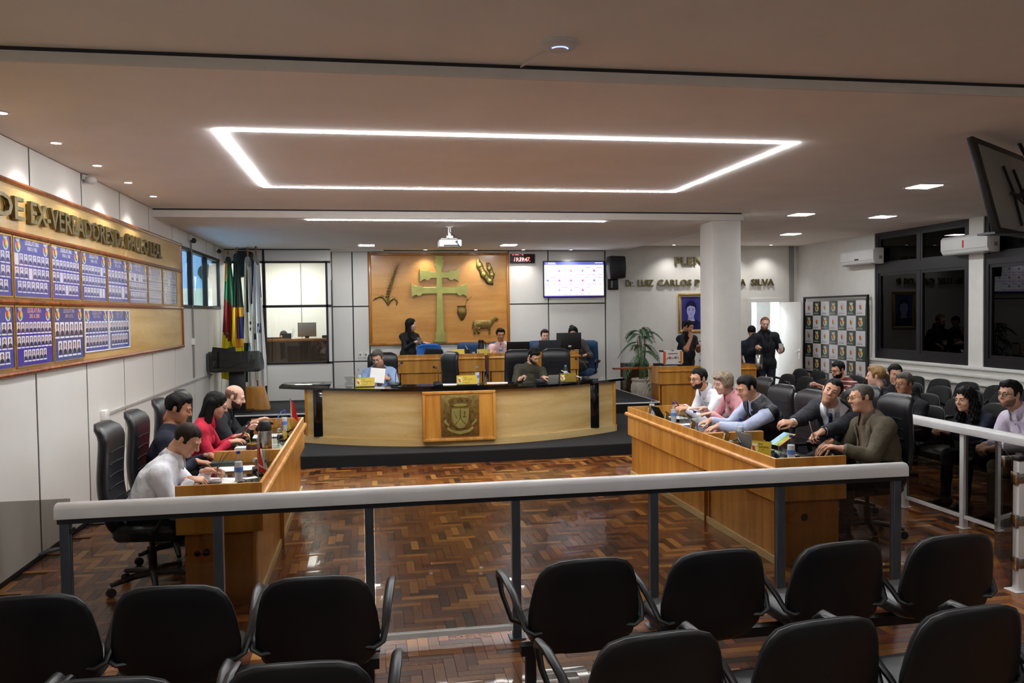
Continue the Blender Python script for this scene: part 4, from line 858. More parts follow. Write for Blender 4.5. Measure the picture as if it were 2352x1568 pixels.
for loc, rz, l, g in (((-1.63, 7.22, 0), -90, 'black high backed swivel chair behind the person in navy', GL), ((-1.66, 8.2, 0), -90, 'black high backed swivel chair behind the person in red', GL), ((-1.66, 9.1, 0), -90, 'black swivel chair behind the person in dark jacket', GL),
        ((4.30, 6.62, 0), 88, 'black high backed swivel chair behind the person in the tweed jacket', GR), ((4.55, 7.42, 0), 100, 'black high backed swivel chair behind the person in suit and tie', GR), ((4.26, 7.98, 0), 92, 'black high backed swivel chair behind the person in the padded vest', GR), ((4.29, 8.62, 0), 95, 'black high backed swivel chair behind the person in pink', GR), ((4.58, 9.68, 0), 90, 'black high backed swivel chair behind the person in white shirt and black glasses', GR),
        ((.22, 13.1, .16), 186, 'black high backed swivel chair behind the person in the pale blue blazer', GP), ((1.00, 12.95, .16), 116, 'empty black swivel chair turned sideways at the presidium centre', GP), ((2.42, 13.1, .16), 184, 'black high backed swivel chair behind the person in the olive sweater', GP), ((3.02, 13.15, .16), 176, 'empty black swivel chair right of the person in the olive sweater', GP)):
    c_ = dup(oc, loc, R(rz), l, g)
    if 'vest' in l or 'pink' in l or 'black glasses' in l: c_.scale = (1, 1, .93)
bc = make_office('bright blue office chair with dark clothing over its back, behind the staff bench', (1.13, 16.42, .34), R(0), 'office chairs behind the staff bench', 'blue_fabric', True); bc.rotation_euler.z = R(0)
bc2 = make_office('navy blue office chair beside the black thermos', (2.0, 16.45, .34), R(185), 'office chairs behind the staff bench', 'navy_fabric', True)
dup(bc2, (4.25, 16.25, .34), R(150), 'navy blue office chair under the person behind the monitor', 'office chairs behind the staff bench')
dup(bc2, (2.65, 16.55, .34), R(180), 'dark office chair behind the person in the pink shirt', 'office chairs behind the staff bench')
dup(bc2, (3.43, 16.5, .34), R(180), 'dark office chair behind the person at the grey laptop', 'office chairs behind the staff bench')
single('draped_jacket', pad(roundrect(.34, .40, -.10, .06, .04), .05, lambda u, v, w: (u, w, v+.01*sin(u*30))), 'fabric', (1.22, 16.03, 1.27), 'dark jacket lying over the back of the bright blue chair', 'jacket', smooth='all')

# ------------------------------------------------------------------ flags, lectern, plant
t = thing('flag_stand', 'tapered plywood box holding the four flag poles', 'stand', (-2.08, 15.45, .34))
b = MB(); fr8 = [(-.30, -.2), (.30, -.28), (.28, .1), (-.28, .18)]; tp = [(-.24, -.12), (.18, -.17), (.18, .06), (-.22, .1)]
b.add([(x, y, 0) for x, y in fr8]+[(x, y, .40) for x, y in tp], [(0, 1, 5, 4), (1, 2, 6, 5), (2, 3, 7, 6), (3, 0, 4, 7), (4, 5, 6, 7), (3, 2, 1, 0)])
obj('box', b, 'orangewood', t, bevel=.004)
def flag(name, label, x, y, pole_top, bands, w_top, w_bot, z0, z1, nf=5, amp=.035, lean=0.0):
    t = thing(name, label, 'flag', (x, y, .74), 0, 'flags in the left corner')
    obj('pole', MB().cone((0, 0, -.1), (lean, 0, pole_top-.74), .016, .014, 8).sphere((lean, 0, pole_top-.72), .028, 8, 6, (.8, .8, 1.4)), 'mould', t, smooth=True)
    b = MB(); NU, NV = 28, 40; P = []
    for j in range(NV+1):
        v = j/NV; z = z1+(z0-z1)*v-.74; wv = w_top+(w_bot-w_top)*min(1, v*1.3)
        row = []
        for i in range(NU+1):
            u = i/NU; ang = u*nf*2*pi; fold = amp*(.35+.65*min(1, v*2))*sin(ang+.6*sin(v*4))
            xx = lean*(1-v)+(u-.5)*wv+.012*sin(ang*.5+v*3); hang = .08*abs(u-.45)*v
            row.append((xx, -.03+fold-.02*v, z+hang*(1 if j == NV else .3*v)))
        P.append(row)
    for j in range(NV):
        for i in range(NU):
            b.col = bands((i+.5)/NU, (j+.5)/NV); b.add([P[j][i], P[j][i+1], P[j+1][i+1], P[j+1][i]], [(0, 3, 2, 1)])
    me_o = obj('cloth', b, 'flag', t); 
    bm = bmesh.new(); bm.from_mesh(me_o.data); bmesh.ops.remove_doubles(bm, verts=bm.verts, dist=1e-5); bm.to_mesh(me_o.data); bm.free()
    me_o.data.polygons.foreach_set('use_smooth', [True]*len(me_o.data.polygons))
    obj('tassel', MB().sphere((lean, -.02, z1-.74+.0), .055, 12, 8, (.95, .7, 1.3)).sphere((lean+.03, -.04, z1-.80), .04, 10, 8, (.9, .7, 1.6)), 'c_rosette' if 'white' in label else 'flagdark', t, smooth=True)
    return t
M('flagdark', '#16241a', .8); M('c_rosette', '#8f8778', .9, bump=.8, bscale=30)
Gn, Rd, Ye, Wh, Bl, DG, Cr = [c4(q) for q in ('#1c6a3e', '#7d1a1a', '#dccb18', '#e2e0dc', '#1b1d52', '#0d2b18', '#d2cab4')]
flag('hanging_flag', 'green red and yellow flag hanging leftmost of the four', -2.50, 15.78, 3.15, lambda u, v: (c4('#cf8a1c') if (v < .17 and u < .3-v) else Gn if v < .31+.10*u else Rd if v < .60+.16*u else Ye), .10, .36, .84, 3.03, 2, .05, -.02)
def bra(u, v):
    if v < .40: return DG
    if v < .72 and .2 < u: return c4('#c98a18') if abs(u-.75) > .27 or v < .47 or v > .66 else (Wh if (u > .35 and u < .46) else Bl)
    return Ye if v < .74 else (DG if v < .8 or u > .3 else Ye)
flag('hanging_flag', 'dark green flag with yellow and starred blue, second of the four', -2.36, 15.68, 3.2, bra, .10, .27, .80, 3.08, 2, .04, 0)
flag('hanging_flag', 'white flag with a dark green stripe and curved green mark, third of the four', -2.16, 15.66, 3.2, lambda u, v: DG if (.35 < u < .55 and .08 < v < .42) or (v > .68 and u < .55) or (.55 < u < .9 and (.50 < v < .52 or .545 < v < .58)) or (u > .6 and .60+.1*(1-u) < v < .64) else Cr, .11, .30, .80, 3.02, 3, .045, .0)
flag('hanging_flag', 'white flag with navy edge and letters, rightmost of the four', -2.03, 15.62, 3.22, lambda u, v: Bl if (u < .16 and v < .35) or (u > .9 and .05 < v < .3) or (.55 < u < .75 and .50 < v < .57 and int(v*90+u*20) % 2) else Wh, .12, .34, .70, 3.05, 3, .05, .02)
t = thing('lectern', 'dark lectern with a smoked glass front and black pedestal, left of the flags', 'lectern', (-2.29, 14.95, .34))
obj('pedestal', MB().box(-.13, .13, -.06, .10, 0, .70), 'black', t, bevel=.01); obj('base', MB().box(-.25, .25, -.15, .2, 0, .03), 'black', t)
obj('front_glass', MB().box(-.42, .42, -.26, -.25, .73, 1.07), 'lectern_glass', t); obj('bottom_board', MB().box(-.40, .40, -.25, .16, .715, .74), 'black', t)
for w0 in (-.44, .425): b = MB(); b.prism([(-.26, .74), (-.26, 1.05), (-.10, 1.02), (.16, .86), (.16, .74)], w0, w0+.015, lambda u, v, w: (w, u, v)); obj('side_glass', b, 'alu_dark', t)
obj('reading_board', MB().add([(-.36, -.20, .80), (.30, -.20, .80), (.30, .14, .90), (-.36, .14, .90), (-.36, -.20, .775), (.30, -.2, .775), (.30, .14, .875), (-.36, .14, .875)], [(0, 1, 2, 3), (7, 6, 5, 4), (0, 4, 5, 1), (1, 5, 6, 2), (2, 6, 7, 3), (3, 7, 4, 0)]), 'black', t)
t = thing('desk_microphone', 'gooseneck microphone on the dark lectern', 'microphone', (-2.30, 14.88, 1.20)); obj('base', MB().box(-.09, .09, -.05, .05, 0, .06), 'plastic', t, bevel=.008); obj('gooseneck', MB().tube([(0, 0, .05), (-.02, 0, .2), (-.06, 0, .36), (-.11, -.02, .47)], .005, 6), 'black', t, smooth=True); obj('foam', MB().sphere((-.115, -.025, .49), .026, 10, 8, (1, 1, 1.3)), 'rubber', t, smooth=True)
t = thing('lectern_folder', 'black open stand leaning at the back of the lectern', 'stand', (-2.50, 15.05, 1.235))
b = MB(); b.add([(-.24, 0, 0), (.2, 0, 0), (.16, .10, .24), (-.0, .1, .21), (-.22, .10, .24)], [(0, 1, 2, 3, 4)]); b.add([(-.24, .012, 0), (.2, .012, 0), (.16, .112, .24), (0, .112, .21), (-.22, .112, .24)], [(4, 3, 2, 1, 0)]); obj('panel', b, 'black', t)

t = thing('potted_palm', 'tall green palm in a fluted pale stone pot by the dais corner', 'plant', (5.50, 16.3, 0))
b = MB(); pr = [(.0, 0), (.13, 0), (.135, .03), (.12, .06), (.14, .12), (.20, .24), (.225, .36), (.222, .43), (.20, .48), (.195, .505), (.215, .52), (.22, .55), (.205, .565), (.185, .56), (.17, .50), (0, .48)]
b.lathe([(r_, z_+.06) for r_, z_ in pr], n=36); obj('pot', b, 'stone', t, smooth=True)
b = MB()
for k in range(22):
    a = 2*pi*k/22; b.tube([((r_+.004)*cos(a+q), (r_+.004)*sin(a+q), z_+.06) for r_, z_, q in ((.15, .14, 0), (.19, .23, .05), (.222, .34, .1))], [.008, .014, .012], 6)
obj('flutes', b, 'stone', t, smooth=True)
obj('soil', MB().cone((0, 0, .50), (0, 0, .55), .17, .17, 18), 'skirt', t)
for k in range(5): obj('stem', MB().tube([(.05*cos(k*1.3), .05*sin(k*1.3), .52), (.05*cos(k*1.3)+.01, .05*sin(k*1.3), .95), (.09*cos(k*1.3), .09*sin(k*1.3), 1.3+.06*k)], [.014, .011, .008], 6), 'stem', t, smooth=True)
rnd = random.Random(4)
for k in range(17):
    a = k*2.4+rnd.uniform(-.2, .2); h0 = .95+.055*k*.8; Lf = rnd.uniform(.38, .58) if k < 15 else .34; up = rnd.uniform(.15, .5) if k > 4 else -.05
    b = MB(); P = []
    for q in range(13):
        f = q/12; r_ = .03+Lf*.85*f; z_ = h0+up*f*.9-Lf*.95*f*f; P.append(Vector((r_*cos(a), r_*sin(a), z_)))
    b.tube([tuple(p) for p in P], [.006-.0004*q for q in range(13)], 5)
    for q in range(2, 13):
        d = (P[min(12, q+1)]-P[q-1]).normalized(); s = Vector((-sin(a), cos(a), 0))
        for sd in (-1, 1):
            for off in (0, .5):
                p = P[q]-d*off*.04; Ll = .20*(1-abs(q/12-.45)*.9)*rnd.uniform(.85, 1.1); e = p+s*sd*Ll*.75+d*Ll*.55+Vector((0, 0, -Ll*.35)); m_ = p+(e-p)*.5+Vector((0, 0, .015)); wv = d*.012
                b.add([tuple(p), tuple(m_+wv), tuple(e), tuple(m_-wv)], [(0, 1, 2, 3)])
    obj('frond', b, 'leaf', t)
t = thing('dark_cabinet', 'low dark cabinet in the corner behind the palm', 'cabinet', (5.56, 17.0, 0))
obj('body', MB().box(-.24, .24, -.22, .25, 0, .86), 'boothdesk', t, bevel=.004); obj('top', MB().box(-.26, .26, -.24, .27, .86, .89), 'black', t, bevel=.004); obj('door', MB().box(-.22, .22, -.235, -.22, .05, .82), 'boothdesk', t)

# ------------------------------------------------------------------ people: smooth implicit bodies meshed as one surface
A = lambda *p: np.array(p, float)
def nrm(v): return v/(np.linalg.norm(v)+1e-9)
def smin(a, b, k): h = np.clip(.5+.5*(b-a)/k, 0, 1); return b+(a-b)*h-k*h*(1-h)
class Prim:
    def __init__(s, kind, lab, k=.02, sub=False, **kw): s.kind = kind; s.lab = lab; s.k = k; s.sub = sub; s.__dict__.update(kw)
    def bounds(s):
        if s.kind == 'c':
            r = max(s.ra, s.rb); return np.minimum(s.a, s.b)-r, np.maximum(s.a, s.b)+r
        r = max(s.r); return s.c-r, s.c+r
    def d(s, X, Y, Z):
        if s.kind == 'c':
            p = [X-s.a[0], Y-s.a[1], Z-s.a[2]]; ab = s.b-s.a
            if s.fl is not None:
                n, f = s.fl; q = p[0]*n[0]+p[1]*n[1]+p[2]*n[2]; p = [p[i]+q*n[i]*(f-1) for i in range(3)]; ab = ab+n*(ab@n)*(f-1)
            t = np.clip((p[0]*ab[0]+p[1]*ab[1]+p[2]*ab[2])/(ab@ab+1e-9), 0, 1)
            return np.sqrt((p[0]-t*ab[0])**2+(p[1]-t*ab[1])**2+(p[2]-t*ab[2])**2)-(s.ra+(s.rb-s.ra)*t)
        p = [X-s.c[0], Y-s.c[1], Z-s.c[2]]
        if s.R is not None: p = [s.R[0][i]*p[0]+s.R[1][i]*p[1]+s.R[2][i]*p[2] for i in range(3)]
        k0 = np.sqrt(sum((p[i]/s.r[i])**2 for i in range(3))); k1 = np.sqrt(sum((p[i]/s.r[i]**2)**2 for i in range(3)))+1e-6
        return k0*(k0-1)/k1
def cap(lab, a, b, ra, rb, k=.02, fl=None, sub=False): return Prim('c', lab, k, sub, a=np.array(a, float), b=np.array(b, float), ra=ra, rb=rb, fl=fl)
def ell(lab, c, r, k=.02, R=None, sub=False): return Prim('e', lab, k, sub, c=np.array(c, float), r=r, R=R)
def surface(prims, h):
    lo = np.min([p.bounds()[0] for p in prims if not p.sub], 0)-3*h; hi = np.max([p.bounds()[1] for p in prims if not p.sub], 0)+3*h
    n = np.ceil((hi-lo)/h).astype(int)+1; F = np.full(n, 9., np.float32)
    ax = [lo[i]+h*np.arange(n[i]) for i in range(3)]
    for p in prims:
        b0, b1 = p.bounds(); m = .05+p.k
        i0 = np.clip(((b0-m-lo)/h).astype(int), 0, n-1); i1 = np.clip(((b1+m-lo)/h).astype(int)+2, 1, n)
        sl = tuple(slice(a, b) for a, b in zip(i0, i1))
        X, Y, Z = np.meshgrid(*[ax[i][sl[i]] for i in range(3)], indexing='ij')
        d = p.d(X, Y, Z).astype(np.float32); g = F[sl]
        F[sl] = -smin(-g, d, p.k) if p.sub else smin(g, d, p.k)
    return nets(F, lo, h)
def nets(F, lo, h):
    S = F < 0; nx, ny, nz = F.shape
    C = [S[i:nx-1+i, j:ny-1+j, k:nz-1+k] for i in (0, 1) for j in (0, 1) for k in (0, 1)]
    an = np.logical_or.reduce(C); al = np.logical_and.reduce(C); act = an & ~al
    I = np.argwhere(act); idx = np.full(act.shape, -1, np.int32); idx[act] = np.arange(len(I))
    off = [(i, j, k) for i in (0, 1) for j in (0, 1) for k in (0, 1)]
    V8 = np.stack([F[I[:, 0]+o[0], I[:, 1]+o[1], I[:, 2]+o[2]] for o in off], 1)
    acc = np.zeros((len(I), 3)); cnt = np.zeros(len(I))
    for a in range(8):
        for b in range(a+1, 8):
            oa, ob = A(*off[a]), A(*off[b])
            if abs(oa-ob).sum() != 1: continue
            fa, fb = V8[:, a], V8[:, b]; m = (fa < 0) != (fb < 0)
            t = fa/np.where(m, fa-fb, 1); acc[m] += (oa+(ob-oa)*t[:, None])[m]; cnt[m] += 1
    V = lo+h*(I+acc/cnt[:, None])
    Q = []
    for axn in range(3):
        u, v = [(1, 2), (2, 0), (0, 1)][axn]
        s0 = [slice(None)]*3; s1 = [slice(None)]*3; s0[axn] = slice(0, -1); s1[axn] = slice(1, None)
        a_, b_ = S[tuple(s0)], S[tuple(s1)]; E = np.argwhere(a_ != b_)
        E = E[(E[:, u] > 0) & (E[:, v] > 0) & (E[:, u] < F.shape[u]-1) & (E[:, v] < F.shape[v]-1)]
        fl = a_[E[:, 0], E[:, 1], E[:, 2]]; q = []
        for du, dv in ((1, 1), (0, 1), (0, 0), (1, 0)):
            e = E.copy(); e[:, u] -= du; e[:, v] -= dv; q.append(idx[e[:, 0], e[:, 1], e[:, 2]])
        q = np.stack(q, 1); q[~fl] = q[~fl][:, ::-1]; Q.append(q)
    Q = np.concatenate(Q); return V, Q[(Q >= 0).all(1)]
def vnorm(V, Q):
    n = np.cross(V[Q[:, 2]]-V[Q[:, 0]], V[Q[:, 3]]-V[Q[:, 1]]); N = np.zeros_like(V)
    for i in range(4): np.add.at(N, Q[:, i], n)
    return N/(np.linalg.norm(N, axis=1)[:, None]+1e-9)
def pymesh(name, V, Q, mats, mi=None):
    me = bpy.data.meshes.new(name); me.from_pydata(V.tolist(), [], Q.tolist())
    for m in mats: me.materials.append(MATS[m] if isinstance(m, str) else m)
    if mi is not None: me.polygons.foreach_set('material_index', np.asarray(mi, np.int32))
    me.polygons.foreach_set('use_smooth', np.ones(len(me.polygons), bool)); me.update(); return me
def shell(V, Q, mask, off, smooth=4):
    """garment: the masked faces of the body, moved outwards, hem turned in"""
    q = Q[mask]
    if not len(q): return None
    ids = np.unique(q); mp = np.full(len(V), -1); mp[ids] = np.arange(len(ids)); q = mp[q]; N = vnorm(V, Q)[ids]
    P = V[ids].copy(); o = off(P, N) if callable(off) else np.full(len(P), off)
    e = np.concatenate([q[:, [i, (i+1) % 4]] for i in range(4)]); key = np.sort(e, 1); kk = key[:, 0].astype(np.int64)*len(P)+key[:, 1]
    un, inv, ct = np.unique(kk, return_inverse=True, return_counts=True); B = e[ct[inv] == 1]
    nb = {}
    for a, b in B: nb.setdefault(a, []).append(b); nb.setdefault(b, []).append(a)
    bi = np.array(list(nb)); 
    for _ in range(smooth):
        P2 = P.copy()
        for i in bi:
            if len(nb[i]) == 2: P2[i] = P[i]*.4+.3*(P[nb[i][0]]+P[nb[i][1]])
        P = P2
    out = P+N*o[:, None]; inn = P[bi]-N[bi]*.004; mi = {b: len(P)+i for i, b in enumerate(bi)}
    rim = np.array([[b, a, mi[a], mi[b]] for a, b in B]) if len(B) else np.zeros((0, 4), int)
    return np.concatenate([out, inn]), np.concatenate([q, rim])

def Mskin(n, c, lip): 
    M('skin_'+n, c, .48, var=.10, scale=14, bump=.03, bscale=220, spec=.4); M('lip_'+n, lip, .45, var=.05)
Mskin('light', '#d3a084', '#b56f63'); Mskin('fair', '#deb09a', '#c27a70'); Mskin('tan', '#b98262', '#98584a'); Mskin('dark', '#8a5a42', '#6c3d34')
M('hair_black', '#0e0c0b', .6, spec=.2, var=.4, scale=40, bump=.4, bscale=160, stretch=(1, 1, .25)); M('hair_brown', '#2a1c14', .6, spec=.2, var=.4, scale=40, bump=.4, bscale=160, stretch=(1, 1, .3)); M('hair_grey', '#4c443d', .55, var=.45, scale=50, bump=.4, bscale=160)
M('hair_blond', '#8f6d3e', .5, var=.4, scale=40, bump=.5, bscale=120); M('hair_ash', '#85745f', .55, var=.4, scale=40, bump=.5, bscale=120); M('stubble', '#7d5a49', .6, var=.3, scale=120); M('beard_short', '#3d2b22', .7, spec=.2, var=.5, scale=150); M('hair_red', '#7a4a2c', .5, var=.4, scale=40, bump=.4, bscale=140)
M('eye_white', '#d8d4cf', .25); M('iris', '#24160f', .2)
def cloth(n, c, rough=.85, **k):
    k.setdefault('bdist', .05); k.setdefault('bump', .5); k.setdefault('bscale', 9.); k.setdefault('var', .08); return M(n, c, rough, **k)
cloth('c_white', '#eceef4'); cloth('c_navy', '#12172a'); cloth('c_red', '#c8203f'); cloth('c_blackjk', '#14151c'); cloth('c_pink', '#d99aa0'); cloth('c_paleblue', '#b9c4e2'); cloth('c_vest', '#15161d', .5, bscale=26., bump=.3)
cloth('c_suit', '#20222b'); cloth('c_tweed', '#524a39', var=.3, scale=160); cloth('c_blazer', '#8fa6c9'); cloth('c_brown', '#6b5a4a'); cloth('c_olive', '#3c3a2c'); cloth('c_black', '#0c0c0f'); cloth('c_palepink', '#e2b9b4'); cloth('c_bluegrey', '#2d3a52')
cloth('c_grey', '#59534f'); cloth('c_poloblack', '#0f1118'); cloth('c_trouser', '#14151b'); cloth('c_jeans', '#1c2536'); cloth('c_greytr', '#6f6a5c'); cloth('c_lilac', '#d4cadb'); cloth('c_tie', '#1c2850', .5, bump=.2, bscale=120); cloth('c_shoe', '#15120f', .35); cloth('c_cream', '#cfc4b2')
m, nt, b_ = newmat('c_stripe'); tc = nd(nt, 'ShaderNodeTexCoord'); wv = nd(nt, 'ShaderNodeTexWave', Scale=5.2, Distortion=.5); wv.bands_direction = 'Z'; lnk(nt, tc.outputs['Object'], wv.inputs['Vector'])
lnk(nt, ramp(nt, wv.outputs['Fac'], [(.86, srgb('#6d2a26')), (.92, srgb('#cdbcb0'))]), b_.inputs['Base Color']); b_.inputs['Roughness'].default_value = .85; MATS['c_stripe'] = m

def head_prims(wd=1., jaw=1., nose=1.):
    P = [ell('head', (0, -.012, .035), (.077*wd, .097, .084), .02), ell('head', (0, .028, -.03), (.063*wd, .066, .082), .025), ell('head', (0, .036, -.078), (.047*wd*jaw, .048, .036), .025), ell('head', (0, .070, -.100), (.020*jaw, .018, .017), .02)]
    for s in (-1, 1):
        P += [ell('head', (s*.037*wd, .058, -.032), (.026, .026, .026), .02), ell('ear', (s*.078*wd, -.014, -.004), (.009, .017, .028), .008)]
    P += [cap('head', (-.034, .082, .027), (.034, .082, .027), .011, .011, .018)]
    for s in (-1, 1): P += [ell('head', (s*.032, .100, .006), (.018, .014, .011), .012, sub=True)]
    P += [cap('head', (0, .088, .018), (0, .109*nose+.002, -.022), .008, .0125*nose, .008)]
    for s in (-1, 1): P += [ell('head', (s*.0125, .098, -.027), (.009, .010, .008), .006), ell('head', (s*.032, .083, .0165), (.016, .009, .006), .006)]
    P += [cap('lip', (-.016, .086, -.0595), (.016, .086, -.0595), .0055, .0055, .006), cap('lip', (-.012, .0865, -.068), (.012, .0865, -.068), .0065, .0065, .006)]
    P += [cap('neck', (0, -.028, -.05), (0, -.036, -.105), .054*(.85+.15*jaw), .054*(.85+.15*jaw), .03)]
    return P
HC = {}
def head_mesh(wd, jaw, nose):
    key = (wd, jaw, nose)
    if key not in HC:
        pr = head_prims(*key); V, Q = surface(pr, .0052); c = V[Q].mean(1)
        D = np.stack([p.d(c[:, 0], c[:, 1], c[:, 2]) for p in pr if not p.sub], 1); L = np.array([p.lab for p in pr if not p.sub])[D.argmin(1)]
        L[(L == 'lip') & (D.min(1) > .0012)] = 'head'; HC[key] = V, Q, L
    return HC[key]
HDC = {}
def hand_mesh(curl, spread, thumb):
    """right hand, wrist at origin, fingers along +y, back of hand +z, thumb on -x"""
    key = (curl, spread, thumb)
    if key in HDC: return HDC[key]
    P = []; kn = [(-.030, .083, .002), (-.010, .088, .004), (.011, .084, .003), (.030, .075, 0)]; ln = [(.044, .027, .022), (.048, .030, .023), (.045, .028, .022), (.035, .021, .019)]
    P.append(cap('hand', (0, -.035, 0), (0, .012, 0), .027, .026, .02, (A(0, 0, 1), 1.25)))
    for i, k in enumerate(kn):
        P.append(cap('hand', (k[0]*.55, .01, 0), k, .0155, .0125, .016)); d0 = A(k[0]*2.2*spread, 1, 0); p = A(*k); c = curl*(1+.08*i); ang = c*.55
        for j, L in enumerate(ln[i]):
            d = A(d0[0]*.5, cos(ang), -sin(ang)); d = nrm(d); q = p+d*L; r0 = .0092-.0009*j; P.append(cap('hand', p, q, r0, r0-.0008, .004)); p = q; ang += c*(.95 if j == 0 else .7)
    a = thumb; t0, t1 = A(-.020, .022, -.006), A(-.044-.012*a, .050, -.016); t2 = t1+A(-.006-.022*a+.02*(1-a), .032, -.008-.012*(1-a)); t3 = t2+A(.006+.0-.008*a, .026, -.006-.008*(1-a))
    P += [cap('hand', t0, t1, .0165, .0125, .012), cap('hand', t1, t2, .0115, .0102, .005), cap('hand', t2, t3, .0100, .0084, .004)]
    HDC[key] = surface(P, .0042); return HDC[key]
HANDS = {'relax': (.42, 1., .5), 'flat': (.12, 1.1, .6), 'grip': (.95, .6, .3), 'fist': (1.35, .4, .2), 'pinch': (.7, .7, .1)}
def rotm(yaw=0, pitch=0, roll=0):
    """yaw + turns to own left, pitch + looks down, roll + leans to own right"""
    y, p, r = R(yaw), R(pitch), R(roll)
    Rz = A(cos(y), -sin(y), 0, sin(y), cos(y), 0, 0, 0, 1).reshape(3, 3); Rx = A(1, 0, 0, 0, cos(p), sin(p), 0, -sin(p), cos(p)).reshape(3, 3); Ry = A(cos(r), 0, sin(r), 0, 1, 0, -sin(r), 0, cos(r)).reshape(3, 3)
    return Rz@Rx@Ry
def ik(a, b, l1, l2, pole):
    d = b-a; L = np.linalg.norm(d); L2 = min(L, (l1+l2)*.995); u = d/L; b = a+u*L2
    x = (l1*l1-l2*l2+L2*L2)/(2*L2); hh = math.sqrt(max(1e-6, l1*l1-x*x)); p = nrm(pole-u*(pole@u)); return a+u*x+p*hh, b

def person(label, head, hip, face, outfit, seat=None, stand=None, turn=(0, 15, 0), lh=None, rh=None, hp=('relax', 'relax'), hdir=(None, None), skin='light', hair='hair_black', style='short', sc=1., wd=1., jaw=1., nose=1., beard=None, glasses=None, eyes='open', female=False, belly=0., trousers='c_trouser', elbow=(-.35, -.35), hip_turn=None, feet=None, group=None, neckline='collar', crown=0, roll_up=0, bulk=1., name='person'):
    """head, hands, hip given in room coordinates; face = compass of the chest (deg, 90 = towards the back wall)"""
    base = A(hip[0], hip[1], 0.); fl = seat[1] if seat else stand
    a0 = R(face-90); W2L = A(cos(a0), sin(a0), 0, -sin(a0), cos(a0), 0, 0, 0, 1).reshape(3, 3)
    base[2] = fl
    tl = lambda p: W2L@(A(*p)-base)
    H = tl(head); Pz = (seat[0]+.095-0) if seat else .93*sc
    Pv = A(0, 0, Pz); HR = rotm(*turn); s = sc
    # neck base: on the line from pelvis to the head, torso length kept
    Nk = H-HR@A(0, .0, .0)*s-A(0, .015, 0)-nrm(H-Pv)*.188*s+A(0, -.016, 0)
    tors = np.linalg.norm(Nk-Pv); up = nrm(Nk-Pv)
    Tmax = .56*s
    if tors > Tmax and seat: Pv = Nk-up*Tmax; tors = Tmax
    right = nrm(A(1, 0, 0)-up*(A(1, 0, 0)@up)); fwd = nrm(np.cross(up, right))
    Cv = Pv+(Nk-Pv)*.55-fwd*.015
    shw = (.168 if female else .19)*s*(bulk*.5+.5)
    # the chest bulges forward a little, shoulders slope
    fb = (fwd, 1.45)
    pr = [cap('torso', Pv+up*.02, Cv, (.150+belly*.5)*s*bulk, (.168 if not female else .142)*s*bulk, .05, fb), cap('torso', Cv, Nk-up*.07*s, (.172 if not female else .145)*s*bulk, .135*s*bulk, .05, fb)]
    if belly: pr.append(ell('torso', Pv+(Cv-Pv)*.55+fwd*(.05+belly*.6), (.14*s, .11*s, .13*s), .06))
    if female: pr += [ell('torso', Cv+right*sx*.075+fwd*.085+up*.06, (.06, .05, .06), .04) for sx in (-1, 1)]
    pr.append(cap('torso', Nk-up*.068*s-right*shw*.9, Nk-up*.068*s+right*shw*.9, .066*s, .066*s, .05))
    pr.append(cap('torso', Nk-up*.06*s, Nk+up*.005*s, .072*s, .054*s, .04))
    pr.append(ell('torso', Pv-fwd*.02, (.165*s*bulk, .125*s*bulk, .11*s), .05))
    NT = H+HR@A(0, -.033, -.08)*s; nr = (.85+.15*jaw)*(.92 if female else 1.)
    pr.append(cap('neck', Nk-up*.01, NT, .056*s*nr, .0525*s*nr, .025))
    arms = []
    for i, (sx, tgt) in enumerate(((-1, lh), (1, rh))):
        S = Nk-up*.075*s+right*sx*shw+fwd*.005
        T = tl(tgt) if tgt is not None else S+A(sx*.06, .06, -.53*s)
        pole = A(sx*.55, elbow[i], -1.) if True else None
        E, Wr = ik(S, T, .285*s, .255*s, pole)
        rb = 1.08 if not female else .88
        pr += [cap('uarm', S, E, .055*s*rb*bulk, .046*s*rb, .045), cap('farm', E, Wr, .045*s*rb, .030*s*rb, .02)]
        arms.append((sx, S, E, Wr))
    kneeF = []
    for sx in (-1, 1):
        hp_ = Pv+A(sx*.095*s, .0, -.02)
        if seat:
            K = A(sx*.13*s, .43*s+Pv[1]*.0, seat[0]+.055); Ft = feet[0 if sx < 0 else 1] if feet else A(sx*.13*s, .46*s, .075)
            Ft = A(*Ft)
        else:
            Ft = A(sx*.10*s, -.02+(.03*sx), .075); K = A(sx*.10*s, .03, .49*s)
        pr += [cap('thigh', hp_, K, .088*s*bulk, .06*s, .03), cap('shin', K, Ft, .058*s, .042*s, .02), cap('foot', Ft+A(0, -.04, -.03), Ft+A(sx*.015, .15, -.04), .038, .032, .02)]
    V, Q = surface(pr, .0125 if head[1] > 7.9 else .0105)
    c = V[Q].mean(1); real = [p for p in pr if not p.sub]
    D = np.stack([p.d(c[:, 0], c[:, 1], c[:, 2]) for p in real], 1); L = np.array([p.lab for p in real])[D.argmin(1)]
    # sleeve parameter
    tfa = np.zeros(len(c)); tua = np.zeros(len(c))
    for sx, S, E, Wr in arms:
        near = D[:, [i for i, p in enumerate(real) if p.lab in ('uarm', 'farm')][0 if sx < 0 else 2:][:2]].min(1)
        for arr, aa, bb in ((tfa, E, Wr), (tua, S, E)):
            ab = bb-aa; t = ((c-aa)@ab)/(ab@ab); m_ = (c-Pv)@right*sx > 0; arr[m_] = t[m_]
    hv, hq, hl = head_mesh(wd, jaw, nose); HV = (hv*s)@HR.T+H
    allV = [V, HV]; allQ = [Q, hq+len(V)]; allL = [L, hl]; n0 = len(V)+len(hv)
